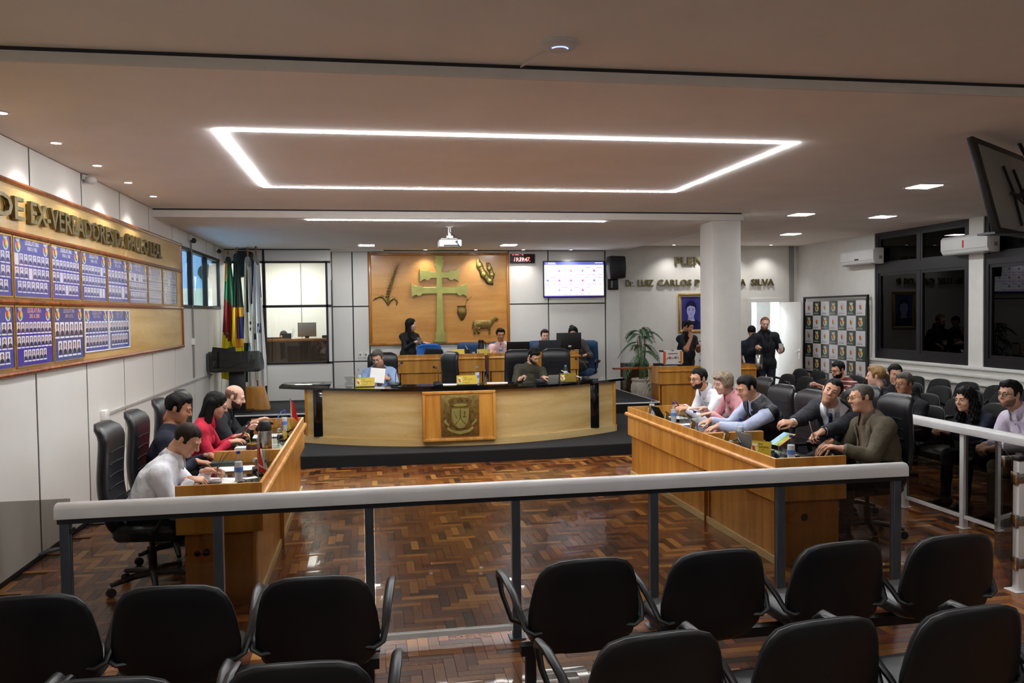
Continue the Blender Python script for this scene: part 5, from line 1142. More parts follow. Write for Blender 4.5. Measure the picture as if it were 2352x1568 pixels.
    for i, (sx, S, E, Wr) in enumerate(arms):
        v, q = hand_mesh(*HANDS[hp[i]]); v = v*s*(.90 if female else 1.)
        if sx < 0: v = v*A(-1, 1, 1); q = q[:, ::-1]
        dy = nrm(Wr-E)
        if hdir[i] is not None: dy = nrm(W2L@A(*hdir[i][0]))
        upv = W2L@A(*hdir[i][1]) if hdir[i] is not None and len(hdir[i]) > 1 else A(0, 0, 1.)
        dz = nrm(upv-dy*(upv@dy)); dx = np.cross(dy, dz); B = np.stack([dx, dy, dz], 1)
        allV.append(v@B.T+Wr+nrm(Wr-E)*.0); allQ.append(q+n0); allL.append(np.array(['hand']*len(q))); n0 += len(v)
    BV = np.concatenate(allV); BQ = np.concatenate(allQ); BL_ = np.concatenate(allL)
    mi = np.where(BL_ == 'lip', 1, 0)
    me = pymesh(name, BV, BQ, ['skin_'+skin, 'lip_'+skin], mi)
    root = bpy.data.objects.new(name, me); COL.objects.link(root); root.location = base; root.rotation_euler = (0, 0, a0)
    tag(root, label, 'person', group)
    def ch(nm, me_, lab=None):
        o = bpy.data.objects.new(nm, me_); COL.objects.link(o); o.parent = root
        if lab: o['label'] = lab
        return o
    rel_ = c-Pv; hgt = rel_@up; lat = rel_@right; fr_ = rel_@fwd; tn = hgt/tors
    sd = random.uniform(0, 10)
    def wr(base_off, amp=.004):
        def f(P, N):
            q = P*A(1, 1, 1); w_ = np.sin(q[:, 2]*38+np.sin(q[:, 0]*17+sd)*2.2+q[:, 1]*21)*np.sin(q[:, 0]*23+q[:, 1]*14+sd)
            return base_off+amp*w_
        return f
    nax = NT-Nk; nt_ = ((c-Nk)@nax)/(nax@nax); ntop = .42 if neckline == 'collar' else .16
    isarm = (L == 'farm') | (L == 'uarm')
    for pi_, (gar, spec) in enumerate(outfit.items()):
        mat_, kind = spec[:2]
        msk = (L == 'torso') | (L == 'neck') & (nt_ < ntop-.12*pi_)
        if gar in ('jacket', 'blazer', 'vest', 'cardigan'):
            op = spec[2] if len(spec) > 2 else .07
            vee = (fr_ > 0) & (np.abs(lat) < op*np.clip((tn-.30)/.65, 0, 1.2)) & (tn > .30)
            msk = msk & ~vee & (tn > -.30)
            if gar != 'vest': msk = msk | ((L == 'uarm') | ((L == 'farm') & (tfa < .90)))
            else: msk = msk | ((L == 'uarm') & (tua < -.02))
            msk = msk | ((L == 'thigh') & (tn > -.22) & (D[:, 0] < .10) if not seat else msk)
            off = wr(.020, .005)
        else:
            sl = spec[2] if len(spec) > 2 else 'long'
            am = ((L == 'uarm') | ((L == 'farm') & (tfa < .96))) if sl == 'long' else ((L == 'uarm') & (tua < .78))
            msk = (msk & (tn > -.2)) | am
            if not seat: msk = msk | ((L == 'thigh') & (c[:, 2] > Pv[2]-.10))
            off = wr(.009, .0045)
        sh_ = shell(V, Q, msk, off)
        if sh_: ch(gar, pymesh(gar, sh_[0], sh_[1], [mat_]))
    lg = (L == 'thigh') | (L == 'shin') & (c[:, 2] > .10) | ((L == 'torso') & (tn < .05))
    if seat: lg = (L == 'thigh') | ((L == 'shin') & (c[:, 2] > .10)) | ((L == 'torso') & (tn < -.02))
    sh_ = shell(V, Q, lg, wr(.006, .003)); 
    if sh_: ch('trousers', pymesh('trousers', sh_[0], sh_[1], [trousers]))
    ft = (L == 'foot') | ((L == 'shin') & (c[:, 2] <= .10))
    sh_ = shell(V, Q, ft, .006)
    if sh_: ch('shoes', pymesh('shoes', sh_[0], sh_[1], ['c_shoe']))
    # collar
    HM = lambda p: (A(*p)*s)@HR.T+H
    first = list(outfit.values())[0][0]
    if neckline == 'collar':
        b = MB(); n = 20; r0 = .070*s*nr; Nc = Nk+nax*.40+fwd*.004; up2 = nrm(nax)
        fw2 = nrm(fwd-up2*(fwd@up2))
        ring = lambda k, r, h, f=0: Nc+right*(r*sin(k))+fw2*(r*1.05*cos(k)+f)+up2*h
        ks = [R(22)+(2*pi-R(44))*k/n for k in range(n+1)]
        vs = [ring(k, r0, .034*s, 0) for k in ks]+[ring(k, r0*1.40, -.026*s-.034*s*(abs(cos(k/2)) ** 6), .004+.022*(abs(cos(k/2)) ** 6)) for k in ks]+[ring(k, r0*1.06, -.04*s) for k in ks]
        b.add([tuple(p) for p in vs], [(k, k+1, n+2+k, n+1+k) for k in range(n)]+[(k+1, k, 2*n+2+k, 2*n+3+k) for k in range(n)])
        o = obj('collar', b, first, root, smooth=True); md = o.modifiers.new('t', 'SOLIDIFY'); md.thickness = .003
    tp = [p for p in pr if p.lab == 'torso']
    def ffr(q):  # how far the chest reaches in front of q
        f = np.linspace(0, .32, 65); P_ = q[None, :]+f[:, None]*fwd[None, :]; d = np.min([p.d(P_[:, 0], P_[:, 1], P_[:, 2]) for p in tp], 0)-.012
        i_ = np.where(d < 0)[0]; return f[i_[-1]] if len(i_) else .08
    # lapels for jackets
    jk = next((k for k in outfit if k in ('jacket', 'blazer')), None)
    if jk:
        op = outfit[jk][2] if len(outfit[jk]) > 2 else .07
        fz = .115*s*bulk
        for sx in (-1, 1):
            b = MB(); pts = []
            for k in range(7):
                t_ = k/6; hh = (.32+.62*t_)*tors; hw = op*np.clip((hh/tors-.30)/.65, 0, 1.2)
                q0 = Pv+up*hh+right*sx*hw; wdt = .018+.055*math.sin(min(1, t_*1.25)*pi*.55) if t_ < .8 else .055-.05*(t_-.8)/.2*.4
                pts.append((q0, q0+right*sx*wdt))
            surf = lambda q: q+fwd*(ffr(q)+.031)
            vs = []
            for p0, p1 in pts: vs += [tuple(surf(p0)), tuple(surf(p1))]
            b.add(vs, [(2*k, 2*k+1, 2*k+3, 2*k+2) for k in range(6)])
            o = obj('lapel', b, outfit[jk][0], root, smooth=True); md = o.modifiers.new('t', 'SOLIDIFY'); md.thickness = .006
    # eyes, brows
    for sx in (-1, 1):
        b = MB(); b.T = Matrix([list(r)+[0] for r in (HR*s)]+[[0, 0, 0, 1]]); b.T.translation = Vector(HM((sx*.032, .0795, .0055)))
        b.sphere((0, 0, 0), .0125, 14, 10)
        if eyes == 'open':
            me_ = b.mesh('eye', ['eye_white', 'iris']); cc = HM((sx*.032, .0925, .0045)); 
            for p in me_.polygons:
                if (Vector(cc)-p.center).length < .0068*s: p.material_index = 1
        else: me_ = b.mesh('eye', ['skin_'+skin, 'iris'])
        me_.polygons.foreach_set('use_smooth', [True]*len(me_.polygons)); ch('eye', me_)
        if eyes != 'open':
            b = MB(); b.tube([tuple(HM((sx*(.032+u), .0915-abs(u)*.35, .0015))) for u in (-.014, -.007, 0, .007, .014)], .0016*s, 5); obj('eyelash', b, 'iris', root)
        b = MB(); b.tube([tuple(HM((sx*x, y, z))) for x, y, z in ((.014, .0945, .0245), (.026, .0945, .0285), (.038, .0885, .029), (.049, .077, .0245))], [.0035*s, .0042*s, .0036*s, .0015*s], 6); obj('eyebrow', b, hair if hair != 'hair_blond' else 'hair_ash', root, smooth=True)
    # hair
    def lay(msk, off, nm, mt):
        q = shell(HV, hq, msk, off, 2)
        if q: ch(nm, pymesh(nm, q[0], q[1], [mt]))
    hc = hv[hq].mean(1); x, y, z = hc.T
    line = np.interp(y, [-.12, -.06, -.04, -.03, -.002, .004, .026, .036, .06, .09], [-.085, -.075, -.05, .02, .02, -.018, -.018, .052, .064, .070])+.004*np.sin(x*160+sd)+np.where(y > .045, .010*(np.abs(x)/.045)**2*(1-.0), 0)
    if style == 'recede': line = np.interp(y, [-.12, -.06, -.03, -.01, .02, .05, .075, .09], [-.08, -.07, -.04, .01, .055, .085, .092, .09])+.012*np.abs(x)/.05*(y > .03)
    N0 = None
    vol = {'short': .013, 'crop': .006, 'bald': .003, 'recede': .010, 'quiff': .016, 'bob': .022, 'long': .016, 'curly': .02, 'side': .015}[style]
    hvv = hv
    def hoff(P, N):
        Lc = ((P-H)@HR)/s; zz = Lc[:, 2]; yy = Lc[:, 1]; ln = np.interp(yy, [-.12, -.06, -.04, -.03, -.002, .004, .026, .036, .06, .09], [-.085, -.075, -.05, .02, .02, -.018, -.018, .052, .064, .070])
        mg = np.clip((zz-ln)/.035, 0.08, 1); v_ = vol*mg*(1+.22*np.sin(Lc[:, 0]*95+sd)*np.sin(yy*70+zz*45))
        if style in ('quiff', 'side'): v_ = v_+.016*np.clip((yy-.0)/.06, 0, 1)*np.clip((zz-.06)/.03, 0, 1)
        return v_*s
    msk = (z > line) & (hl == 'head')
    if style == 'bald': msk = msk & (z < .062-.25*np.clip(y+.02, 0, 1)+.005*np.sin(x*150+y*130)) & (y < .03)
    lay(msk, hoff if style != 'bald' else .0015, 'hair', hair if style != 'bald' else 'stubble')
    if style in ('long', 'bob', 'curly', 'long_open'):
        hp2 = []
        if style == 'bob': hp2 = [ell('h', (0, -.03, .045), (.096, .108, .088), .02), ell('h', (-.066, -.02, -.005), (.036, .07, .055), .02), ell('h', (.066, -.02, -.005), (.036, .07, .055), .02), ell('h', (0, -.075, -.02), (.075, .045, .06), .02), ell('h', (0, .055, .085), (.065, .045, .03), .02), ell('x', (0, .115, -.03), (.058, .07, .115), .012, sub=True)]
        else:
            Ld = -.34 if style == 'long' else -.26
            hp2 = [ell('h', (0, -.022, .040), (.092, .108, .094), .02), cap('h', (-.072, -.035, .02), (-.085, .0, Ld*.8), .038, .036, .03), cap('h', (.072, -.035, .02), (.085, .0, Ld*.8), .038, .036, .03), cap('h', (0, -.075, 0), (0, -.085, Ld), .07, .05, .04, (A(0, 1, 0), 1.5)), ell('x', (0, .105, -.045), (.057, .085, .125), .012, sub=True), ell('x', (0, .06, -.16), (.05, .09, .10), .01, sub=True)]
            if style == 'curly': hp2 += [ell('h', (sx*.08, -.03, -.06-.05*k), (.05, .055, .05), .02) for sx in (-1, 1) for k in range(4)]
        v2, q2 = surface(hp2, .008); n2 = vnorm(v2, q2); v2 = v2+n2*((.005 if style != 'curly' else .014)*np.sin(v2[:, 0]*130+v2[:, 1]*90)*np.sin(v2[:, 1]*110+v2[:, 2]*(25 if style == 'long' else 80)))[:, None]
        ch('hair', pymesh('hair', (v2*s)@HR.T+H, q2, [hair]))
    if beard:
        bm_ = (hl == 'head') & (z < -.035-.0*y) & (z > -.125) & (y > -.005) & ((z < -.052-.25*(y-.07)) | (y < .085)) & ~((np.abs(x) < .021) & (y > .075) & (z > -.072) & (z < -.055))
        bm_ = bm_ & ((z < -.045) | (np.abs(x) > .055)) & (z < np.interp(y, [-.01, .02, .05, .09], [.0, -.03, -.05, -.044]))
        bm_ = bm_ & (z < np.interp(y, [-.01, .02, .05, .09], [-.012, -.036, -.05, -.044])+.005*np.sin(x*210+y*170)) & (z > -.112+.004*np.sin(x*190))
        lay(bm_, (lambda P, N: np.full(len(P), .009 if beard == 'full' else .0018)), 'beard', hair if beard == 'full' else ('beard_short' if beard == 'short' else 'stubble'))
    if glasses:
        b = MB()
        for sx in (-1, 1):
            b.tube([tuple(HM((sx*.033+.024*cos(t_)*(1 if abs(cos(t_)) < .8 else .95), .103-.0*abs(sx), .004+.018*sin(t_)))) for t_ in [2*pi*k/14 for k in range(14)]], .0022*s, 5, closed=True)
            b.tube([tuple(HM(p)) for p in ((sx*.057, .103, .010), (sx*.076*wd, .085, .012), (sx*.084*wd, -.005, .010), (sx*.084*wd, -.03, -.01))], .0022*s, 5)
        b.tube([tuple(HM(p)) for p in ((-.010, .104, .008), (0, .107, .011), (.010, .104, .008))], .002*s, 5)
        o = obj('glasses', b, glasses, root, smooth=True)
        b = MB()
        for sx in (-1, 1): b.add([tuple(HM((sx*.033+.023*cos(t_), .103, .004+.0175*sin(t_)))) for t_ in [2*pi*k/14 for k in range(14)]], [tuple(range(14))])
        obj('lens', b, 'clear', o)
    info = dict(ffr=ffr, root=root, Nk=Nk, up=up, right=right, fwd=fwd, Pv=Pv, tors=tors, V=V, arms=arms, HM=HM, s=s, W2L=W2L, base=base)
    return info
def front(I, lat, tn, off=.02):
    """point on the front of somebody's chest"""
    q = I['Pv']+I['up']*tn*I['tors']+I['right']*lat; return q+I['fwd']*(I['ffr'](q)+off)
def buttons(I, tns, mat='c_navy', lat=0., off=.012):
    for t_ in tns: obj('button', MB().sphere(tuple(front(I, lat, t_, off)), .0055, 8, 6), mat, I['root'], smooth=True)
def tie(I, mat='c_tie'):
    b = MB(); pts = [front(I, 0, t_, .016) for t_ in (.93, .86, .74, .6, .46, .34)]; wv = [.020, .018, .024, .031, .036, .034]; vs = []
    for p, w_ in zip(pts, wv): vs += [tuple(p-I['right']*w_), tuple(p+I['fwd']*.008), tuple(p+I['right']*w_)]
    b.add(vs, [q for k in range(5) for q in ((3*k, 3*k+1, 3*k+4, 3*k+3), (3*k+1, 3*k+2, 3*k+5, 3*k+4))]); obj('tie', b, mat, I['root'], smooth=True)
    k0 = front(I, 0, .965, .02); obj('tie_knot', MB().sphere(tuple(k0), .02, 10, 8, (1, .7, 1.1)), mat, I['root'], smooth=True)
def placket(I, mat, a=.1, b_=.93, w_=.016):
    b = MB(); vs = []
    for t_ in np.linspace(a, b_, 9): p = front(I, 0, t_, .0135); vs += [tuple(p-I['right']*w_), tuple(p+I['right']*w_)]
    b.add(vs, [(2*k, 2*k+1, 2*k+3, 2*k+2) for k in range(8)]); obj('placket', b, mat, I['root'], smooth=True)

# ------------------------------------------------------------------ the people
DN = ((1, 0, -.15), (0, 0, 1)); 
GLD, GRD = 'people at the left desk', 'people at the right desk'
E0 = ((1, .15, -.25), (-.2, 0, 1))
I = person('person in white shirt bent over the left desk, nearest to the glass railing', (-1.365, 6.5, 1.085), (-1.68, 6.48), 0, {'shirt': ('c_white', 's')}, seat=(.47, 0), turn=(-12, 36, 0), rh=(-1.33, 6.40, .80), lh=(-1.25, 6.62, .82), hp=('grip', 'fist'), hdir=(((1, -.1, .1), (0, .5, 1)), ((1, .2, -.1), (0, -.4, 1))), hair='hair_brown', style='crop', skin='light', eyes='down', belly=.06, bulk=1.06, group=GLD); placket(I, 'c_white')
I = person('person in dark navy top sitting upright at the left desk, second from the railing', (-1.60, 7.32, 1.235), (-1.74, 7.28), 0, {'sweater': ('c_navy', 's')}, seat=(.47, 0), turn=(0, 20, 0), rh=(-1.44, 7.18, .80), lh=(-1.38, 7.46, .80), hdir=(DN, DN), hair='hair_black', style='quiff', skin='tan', eyes='down', neckline='crew', group=GLD)
I = person('person in bright red blouse holding a red phone at the left desk', (-1.45, 8.2, 1.165), (-1.72, 8.2), 0, {'blouse': ('c_red', 's')}, seat=(.47, 0), turn=(0, 22, 0), rh=(-1.33, 8.16, .815), lh=(-1.30, 8.40, .83), hp=('grip', 'relax'), hdir=(((1, .2, .2), (0, .6, 1)), ((1, .2, .1), (0, -.3, 1))), hair='hair_black', style='long', skin='light', eyes='down', female=True, glasses='steel', sc=.94, group=GLD)
I = person('person in dark jacket reading a phone, farthest at the left desk', (-1.42, 9.08, 1.155), (-1.72, 9.1), 0, {'shirt': ('c_black', 's'), 'jacket': ('c_blackjk', 'j', .06)}, seat=(.47, 0), turn=(0, 20, 0), rh=(-1.27, 8.94, .84), lh=(-1.25, 9.16, .86), hp=('relax', 'grip'), hdir=(((1, 0, .55), (-.5, 0, 1)), ((1, 0, .3), (0, .5, 1))), hair='hair_grey', style='bald', skin='fair', eyes='down', beard='short', group=GLD)
I = person('person in white shirt and black glasses, farthest at the right desk', (3.80, 9.2, 1.20), (4.2, 9.32), 180, {'shirt': ('c_white', 's')}, seat=(.47, 0), turn=(18, 8, 0), rh=(3.66, 9.32, .86), lh=(3.62, 9.12, .86), hp=('grip', 'grip'), hdir=(((-1, -.1, .1), (0, -.3, 1)), ((-1, .2, .1), (0, .5, 1))), hair='hair_black', style='short', skin='light', beard='short', glasses='black', group=GRD); placket(I, 'c_white')
I = person('person in pink shirt with gold earrings at the right desk', (3.79, 8.5, 1.205), (4.18, 8.58), 180, {'shirt': ('c_pink', 's')}, seat=(.47, 0), turn=(12, 14, 0), rh=(3.62, 8.64, .92), lh=(3.62, 8.42, .89), hp=('flat', 'flat'), hdir=(((-1, 0, -.1),), ((-1, .1, 0),)), hair='hair_ash', style='bob', skin='fair', female=True, sc=.96, eyes='down', group=GRD); placket(I, 'c_cream', .2, .9, .03)
for sx in (-1, 1): obj('earring', MB().tube([tuple(I['HM']((sx*.084, -.012+.008*cos(a), -.052+.012*sin(a)))) for a in [2*pi*k/10 for k in range(10)]], .0025, 5, closed=True), 'brass', I['root'])
I = person('person in black padded vest over pale blue sleeves at the right desk', (3.71, 7.76, 1.22), (4.12, 7.86), 180, {'shirt': ('c_paleblue', 's'), 'vest': ('c_vest', 'j', .02)}, seat=(.47, 0), turn=(10, 22, 0), rh=(3.44, 8.04, .86), lh=(3.42, 7.78, .845), hp=('relax', 'relax'), hdir=(((-1, 0, -.3), (0, 0, 1)), ((-1, .1, -.25), (0, 0, 1))), hair='hair_black', style='short', skin='light', eyes='down', belly=.05, bulk=1.08, group=GRD)
I = person('person in dark suit and navy tie leaning back, facing the camera', (4.22, 7.05, 1.235), (4.50, 7.40), 212, {'shirt': ('c_white', 's'), 'jacket': ('c_suit', 'j', .12)}, seat=(.47, 0), turn=(22, -2, -24), rh=(3.76, 6.98, .955), lh=(3.74, 6.68, .865), hp=('grip', 'grip'), hdir=(((-1, -.15, -.35), (-.3, 0, 1)), ((-1, -.05, .1), (0, -.6, 1))), hair='hair_black', style='crop', skin='light', group=GRD); tie(I)
J = I
def wrist(I, side):
    sx, S, E, Wr = I['arms'][side]; T = I['W2L'].T; return T@Wr+I['base'], T@nrm(Wr-E)
W0, Wd = wrist(J, 0)
t = thing('wristwatch', 'dark wristwatch on the person in suit and navy tie', 'watch', tuple(W0-Wd*.015)); t.rotation_mode = 'QUATERNION'; t.rotation_quaternion = Vector(Wd).to_track_quat('Z', 'Y')
obj('band', MB().tube([(.037*cos(a), .034*sin(a), 0) for a in [2*pi*k/16 for k in range(16)]], .009, 6, closed=True), 'black', t, smooth=True); obj('dial', MB().cone((0, .034, 0), (0, .042, 0), .018, .018, 14), 'steel', t)
SUIT = W0+A(-.10, .0, .02)
I = person('person in tweed jacket and glasses seen in profile, nearest at the right desk', (4.23, 6.60, 1.215), (4.40, 6.52), 180, {'shirt': ('c_brown', 's'), 'jacket': ('c_tweed', 'j', .085)}, seat=(.47, 0), turn=(-6, 4, 10), rh=(4.02, 6.78, .80), lh=(3.93, 6.42, .81), hp=('relax', 'relax'), hdir=(None, ((-.7, .1, -.6), (-.5, -.4, .6))), hair='hair_grey', style='crop', skin='light', glasses='gold', belly=.05, bulk=1.05, group=GRD)
GPR = 'people at the presidium'
I = person('person in pale blue blazer and glasses reading a paper at the presidium', (.11, 12.88, 1.335), (.15, 13.13), 268, {'shirt': ('c_brown', 's'), 'blazer': ('c_blazer', 'j', .10)}, seat=(.47, .16), turn=(-18, 24, 6), rh=(-.06, 12.66, 1.02), lh=(.26, 12.66, 1.03), hp=('grip', 'grip'), hdir=(((-.6, -.6, .3), (.3, -.8, .4)), ((.3, -.9, .3), (0, 0, 1))), hair='hair_grey', style='side', skin='light', eyes='down', glasses='steel', belly=.03, group=GPR)
I = person('person in olive sweater bowed over a phone at the presidium', (2.56, 12.88, 1.315), (2.46, 13.13), 272, {'sweater': ('c_olive', 's')}, seat=(.47, .16), turn=(26, 38, 6), rh=(2.36, 12.68, 1.0), lh=(2.66, 12.60, .99), hp=('relax', 'relax'), hdir=(((.6, -.7, 0), (0, 0, 1)), ((-.6, -.7, 0), (0, 0, 1))), hair='hair_black', style='short', skin='light', eyes='down', beard='short', neckline='crew', bulk=1.06, belly=.03, group=GPR)
GSB = 'people behind the staff bench'
I = person('person in black sweater standing before the oak wall panel with the cross', (.82, 16.70, 1.795), (.76, 16.76), 296, {'sweater': ('c_black', 's')}, stand=.34, turn=(48, 4, 0), lh=(1.08, 16.50, 1.43), rh=(.88, 16.44, 1.45), hp=('relax', 'pinch'), hdir=(((1, -.3, -.2), (0, 0, 1)), ((.9, -.3, .3), (-.4, -.6, .5))), hair='hair_black', style='long', skin='light', female=True, sc=.955, neckline='crew', trousers='c_jeans', group=GSB); buttons(I, (.84, .79, .74), 'outlet')
I = person('person in pale pink t-shirt behind a black laptop at the staff bench', (2.56, 16.25, 1.575), (2.62, 16.42), 268, {'tshirt': ('c_palepink', 's', 'short')}, seat=(.47, .34), turn=(4, 12, 0), rh=(2.40, 16.02, 1.25), lh=(2.72, 16.0, 1.25), hdir=(((.2, -1, -.1),), ((-.2, -1, -.1),)), hair='hair_black', style='quiff', skin='tan', eyes='down', neckline='crew', group=GSB)
I = person('person in blue grey jacket behind the grey laptop at the staff bench', (3.45, 16.2, 1.54), (3.45, 16.4), 270, {'shirt': ('c_bluegrey', 's'), 'jacket': ('c_bluegrey', 'j', .04)}, seat=(.47, .34), turn=(0, 10, 0), rh=(3.30, 16.0, 1.24), lh=(3.6, 16.0, 1.24), hair='hair_brown', style='short', skin='fair', eyes='down', group=GSB)
I = person('person in grey cardigan and glasses behind the black monitor', (4.03, 16.2, 1.59), (4.2, 16.3), 232, {'cardigan': ('c_grey', 'j', .03), 'top': ('c_black', 's')}, seat=(.47, .34), turn=(20, 14, 0), rh=(4.0, 15.98, 1.22), lh=(4.22, 15.9, 1.15), hair='hair_black', style='bob', skin='light', female=True, sc=.95, glasses='black', neckline='crew', eyes='down', group=GSB)
obj('hair_bun', MB().sphere(tuple(I['HM']((.03, -.10, .09))), .05, 12, 8, (1.1, .9, 1)), 'hair_black', I['root'], smooth=True)
person('person bowed behind the booth counter, only head and glasses showing', (-1.80, 18.08, 1.565), (-1.8, 18.3), 268, {'shirt': ('c_navy', 's')}, seat=(.50, .40), turn=(6, 30, 0), rh=(-1.95, 17.98, 1.2), lh=(-1.6, 17.98, 1.2), hair='hair_black', style='crop', skin='light', glasses='black', eyes='down', neckline='crew')
I = person('person in dark polo with hand on chin, below the portrait', (6.50, 16.25, 1.675), (6.46, 16.3), 292, {'polo': ('c_poloblack', 's', 'short')}, stand=0, turn=(26, 26, 0), rh=(6.47, 16.05, 1.44), lh=(6.62, 15.98, 1.285), hp=('grip', 'pinch'), hdir=(((.7, -.3, .2), (0, -.6, 1)), ((.1, .25, 1), (-.1, -1, .2))), hair='hair_black', style='short', skin='tan', eyes='down', sc=1.0, belly=.05, bulk=1.08)
obj('chest_badge', MB().box(-.03, .03, -.003, .003, -.008, .008), 'c_grey', I['root']).location = tuple(front(I, .08, .72, .012))
I = person('person in navy polo seen from behind, left of the person carrying the thermos', (7.53, 15.5, 1.565), (7.55, 15.45), 70, {'polo': ('c_navy', 's', 'short')}, stand=0, turn=(0, 12, 0), lh=(7.38, 15.55, .84), hair='hair_black', style='short', skin='tan', sc=.935, bulk=1.08)
I = person('person in black jacket by the door carrying a steel thermos', (7.66, 15.2, 1.725), (7.70, 15.24), 262, {'shirt': ('c_black', 's'), 'jacket': ('c_blackjk', 'j', .07)}, stand=0, turn=(-6, 14, -8), rh=(7.46, 15.0, 1.255), lh=(7.90, 14.98, 1.25), hp=('grip', 'grip'), hdir=(((-.5, -.6, -.4), (-.3, -.5, .8)), ((-.5, -.6, .3), (.4, -.7, .5))), hair='hair_red', style='recede', skin='fair', sc=1.03, beard='stubble', trousers='c_jeans', bulk=1.04, elbow=(-.5, -.5))
D3 = I
GA = 'people seated behind the right railing'
I = person('person in brick red striped shirt and glasses, leaning forward near the crest backdrop', (6.80, 11.2, 1.10), (7.05, 11.2), 182, {'tshirt': ('c_stripe', 's', 'long')}, seat=(.46, 0), turn=(10, 16, 0), rh=(6.50, 11.3, .86), lh=(6.5, 10.98, .84), hp=('flat', 'grip'), hair='hair_black', style='short', skin='light', beard='full', glasses='black', eyes='down', neckline='crew', bulk=1.05, group=GA)
I = person('person in black t-shirt turned away, behind the right railing', (6.12, 9.25, 1.165), (6.2, 9.28), 176, {'tshirt': ('c_black', 's', 'short')}, seat=(.46, 0), turn=(-35, 4, 0), rh=(5.85, 9.4, .70), lh=(5.85, 9.1, .70), hair='hair_blond', style='quiff', skin='fair', neckline='crew', group=GA)
I = person('person in black top facing the camera from the second side row', (6.95, 10.07, 1.12), (7.05, 10.05), 235, {'shirt': ('c_black', 's')}, seat=(.46, 0), turn=(12, 12, 0), hair='hair_black', style='short', skin='light', eyes='down', neckline='crew', group=GA)
I = person('person in dark shirt and thin glasses seated behind the tweed jacket', (6.05, 8.6, 1.13), (6.2, 8.64), 186, {'shirt': ('c_blackjk', 's')}, seat=(.46, 0), turn=(6, 6, 0), rh=(5.85, 8.8, .68), lh=(5.85, 8.5, .68), hair='hair_grey', style='side', skin='tan', glasses='steel', group=GA)
I = person('person in navy sweater holding a phone in the front side row', (5.85, 7.36, 1.08), (6.14, 7.36), 186, {'sweater': ('c_navy', 's')}, seat=(.46, 0), turn=(8, 8, 0), rh=(5.62, 7.44, .75), lh=(5.60, 7.28, .76), hp=('grip', 'grip'), hair='hair_black', style='curly', skin='light', female=True, sc=.95, neckline='crew', trousers='c_trouser', group=GA)
I = person('person in pale lilac shirt and olive grey trousers, nearest in the front side row', (5.82, 6.74, 1.19), (6.14, 6.70), 188, {'shirt': ('c_lilac', 's')}, seat=(.46, 0), turn=(2, 2, 0), rh=(5.62, 6.82, .70), lh=(5.60, 6.66, .71), hp=('grip', 'grip'), hair='hair_black', style='quiff', skin='light', beard='stubble', glasses='black', trousers='c_greytr', belly=.03, bulk=1.0, group=GA); buttons(I, (.86, .70, .54, .38, .2)); placket(I, 'c_lilac')

# ------------------------------------------------------------------ small things on the desks
def bottle(loc, label, cap_='blue_cap', k=1., grp='water bottles'):
    t = thing('water_bottle', label, 'bottle', loc, random.uniform(0, 6), grp)
    pr_ = [(.0, .0), (.029, .0), (.032, .006), (.031, .05), (.0325, .055), (.0325, .115), (.031, .12), (.031, .155), (.024, .185), (.0135, .205), (.0125, .215)]
    obj('body', MB().lathe([(r*k, z*k) for r, z in pr_], n=16), 'pet', t, smooth=True)
    obj('water', MB().lathe([(0, .004), (.028*k, .004), (.030*k, .09*k), (.029*k, .15*k), (0, .15*k)], n=14), 'wtr', t, smooth=True)
    obj('label', MB().lathe([(.0331*k, .075*k), (.0331*k, .112*k)], n=16), 'label', t, smooth=True)
    obj('cap', MB().cone((0, 0, .212*k), (0, 0, .232*k), .0155*k, .0155*k, 12), cap_, t); return t
M('wtr', '#dde2e6', .15, var=.02, spec=.5)
def glasscup(loc, label): return single('drinking_glass', MB().lathe([(0, .006), (.026, .006), (.033, .12), (.035, .12), (.028, 0), (0, 0)], n=16), 'clear', loc, label, 'glass', 'drinking glasses', smooth=True)
def nameplate(loc, rz, label, txt=(), wd=.20, h=.10, dull=None):
    t = thing('name_plate', label, 'sign', loc, rz, 'brass name plates')
    tl_ = R(12); fr = FR((-wd/2, 0, .006), (1, 0, 0), (0, sin(tl_), cos(tl_)), (0, -cos(tl_), sin(tl_)))
    b = MB(); b.add([fr(0, 0), fr(wd, 0), fr(wd, h), fr(0, h), fr(0, 0, -.004), fr(wd, 0, -.004), fr(wd, h, -.004), fr(0, h, -.004)], [(0, 1, 2, 3), (7, 6, 5, 4), (0, 4, 5, 1), (1, 5, 6, 2), (2, 6, 7, 3), (3, 7, 4, 0)])
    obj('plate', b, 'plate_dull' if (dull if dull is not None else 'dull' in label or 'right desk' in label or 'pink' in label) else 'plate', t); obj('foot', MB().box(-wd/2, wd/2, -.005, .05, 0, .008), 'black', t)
    b = MB(); crest(b, fr.at(wd*.17, h*.5, .0008), h*.62, True); K = c4('#1a1608')
    for i, s_ in enumerate(txt):
        sz = h*(.09, .15, .12, .085)[i]; text_into(b, s_, sz, lambda u, v: fr(wd*(.34, .37, .58, .40)[i]+u*.74, h*(.76, .53, .35, .15)[i]+v, .001), K, .0004)
    rectp(b, fr, .003, wd-.003, .002, .0032, K, .0008); rectp(b, fr, .003, wd-.003, h-.0032, h-.002, K, .0008); obj('print', b, 'print', t); return t

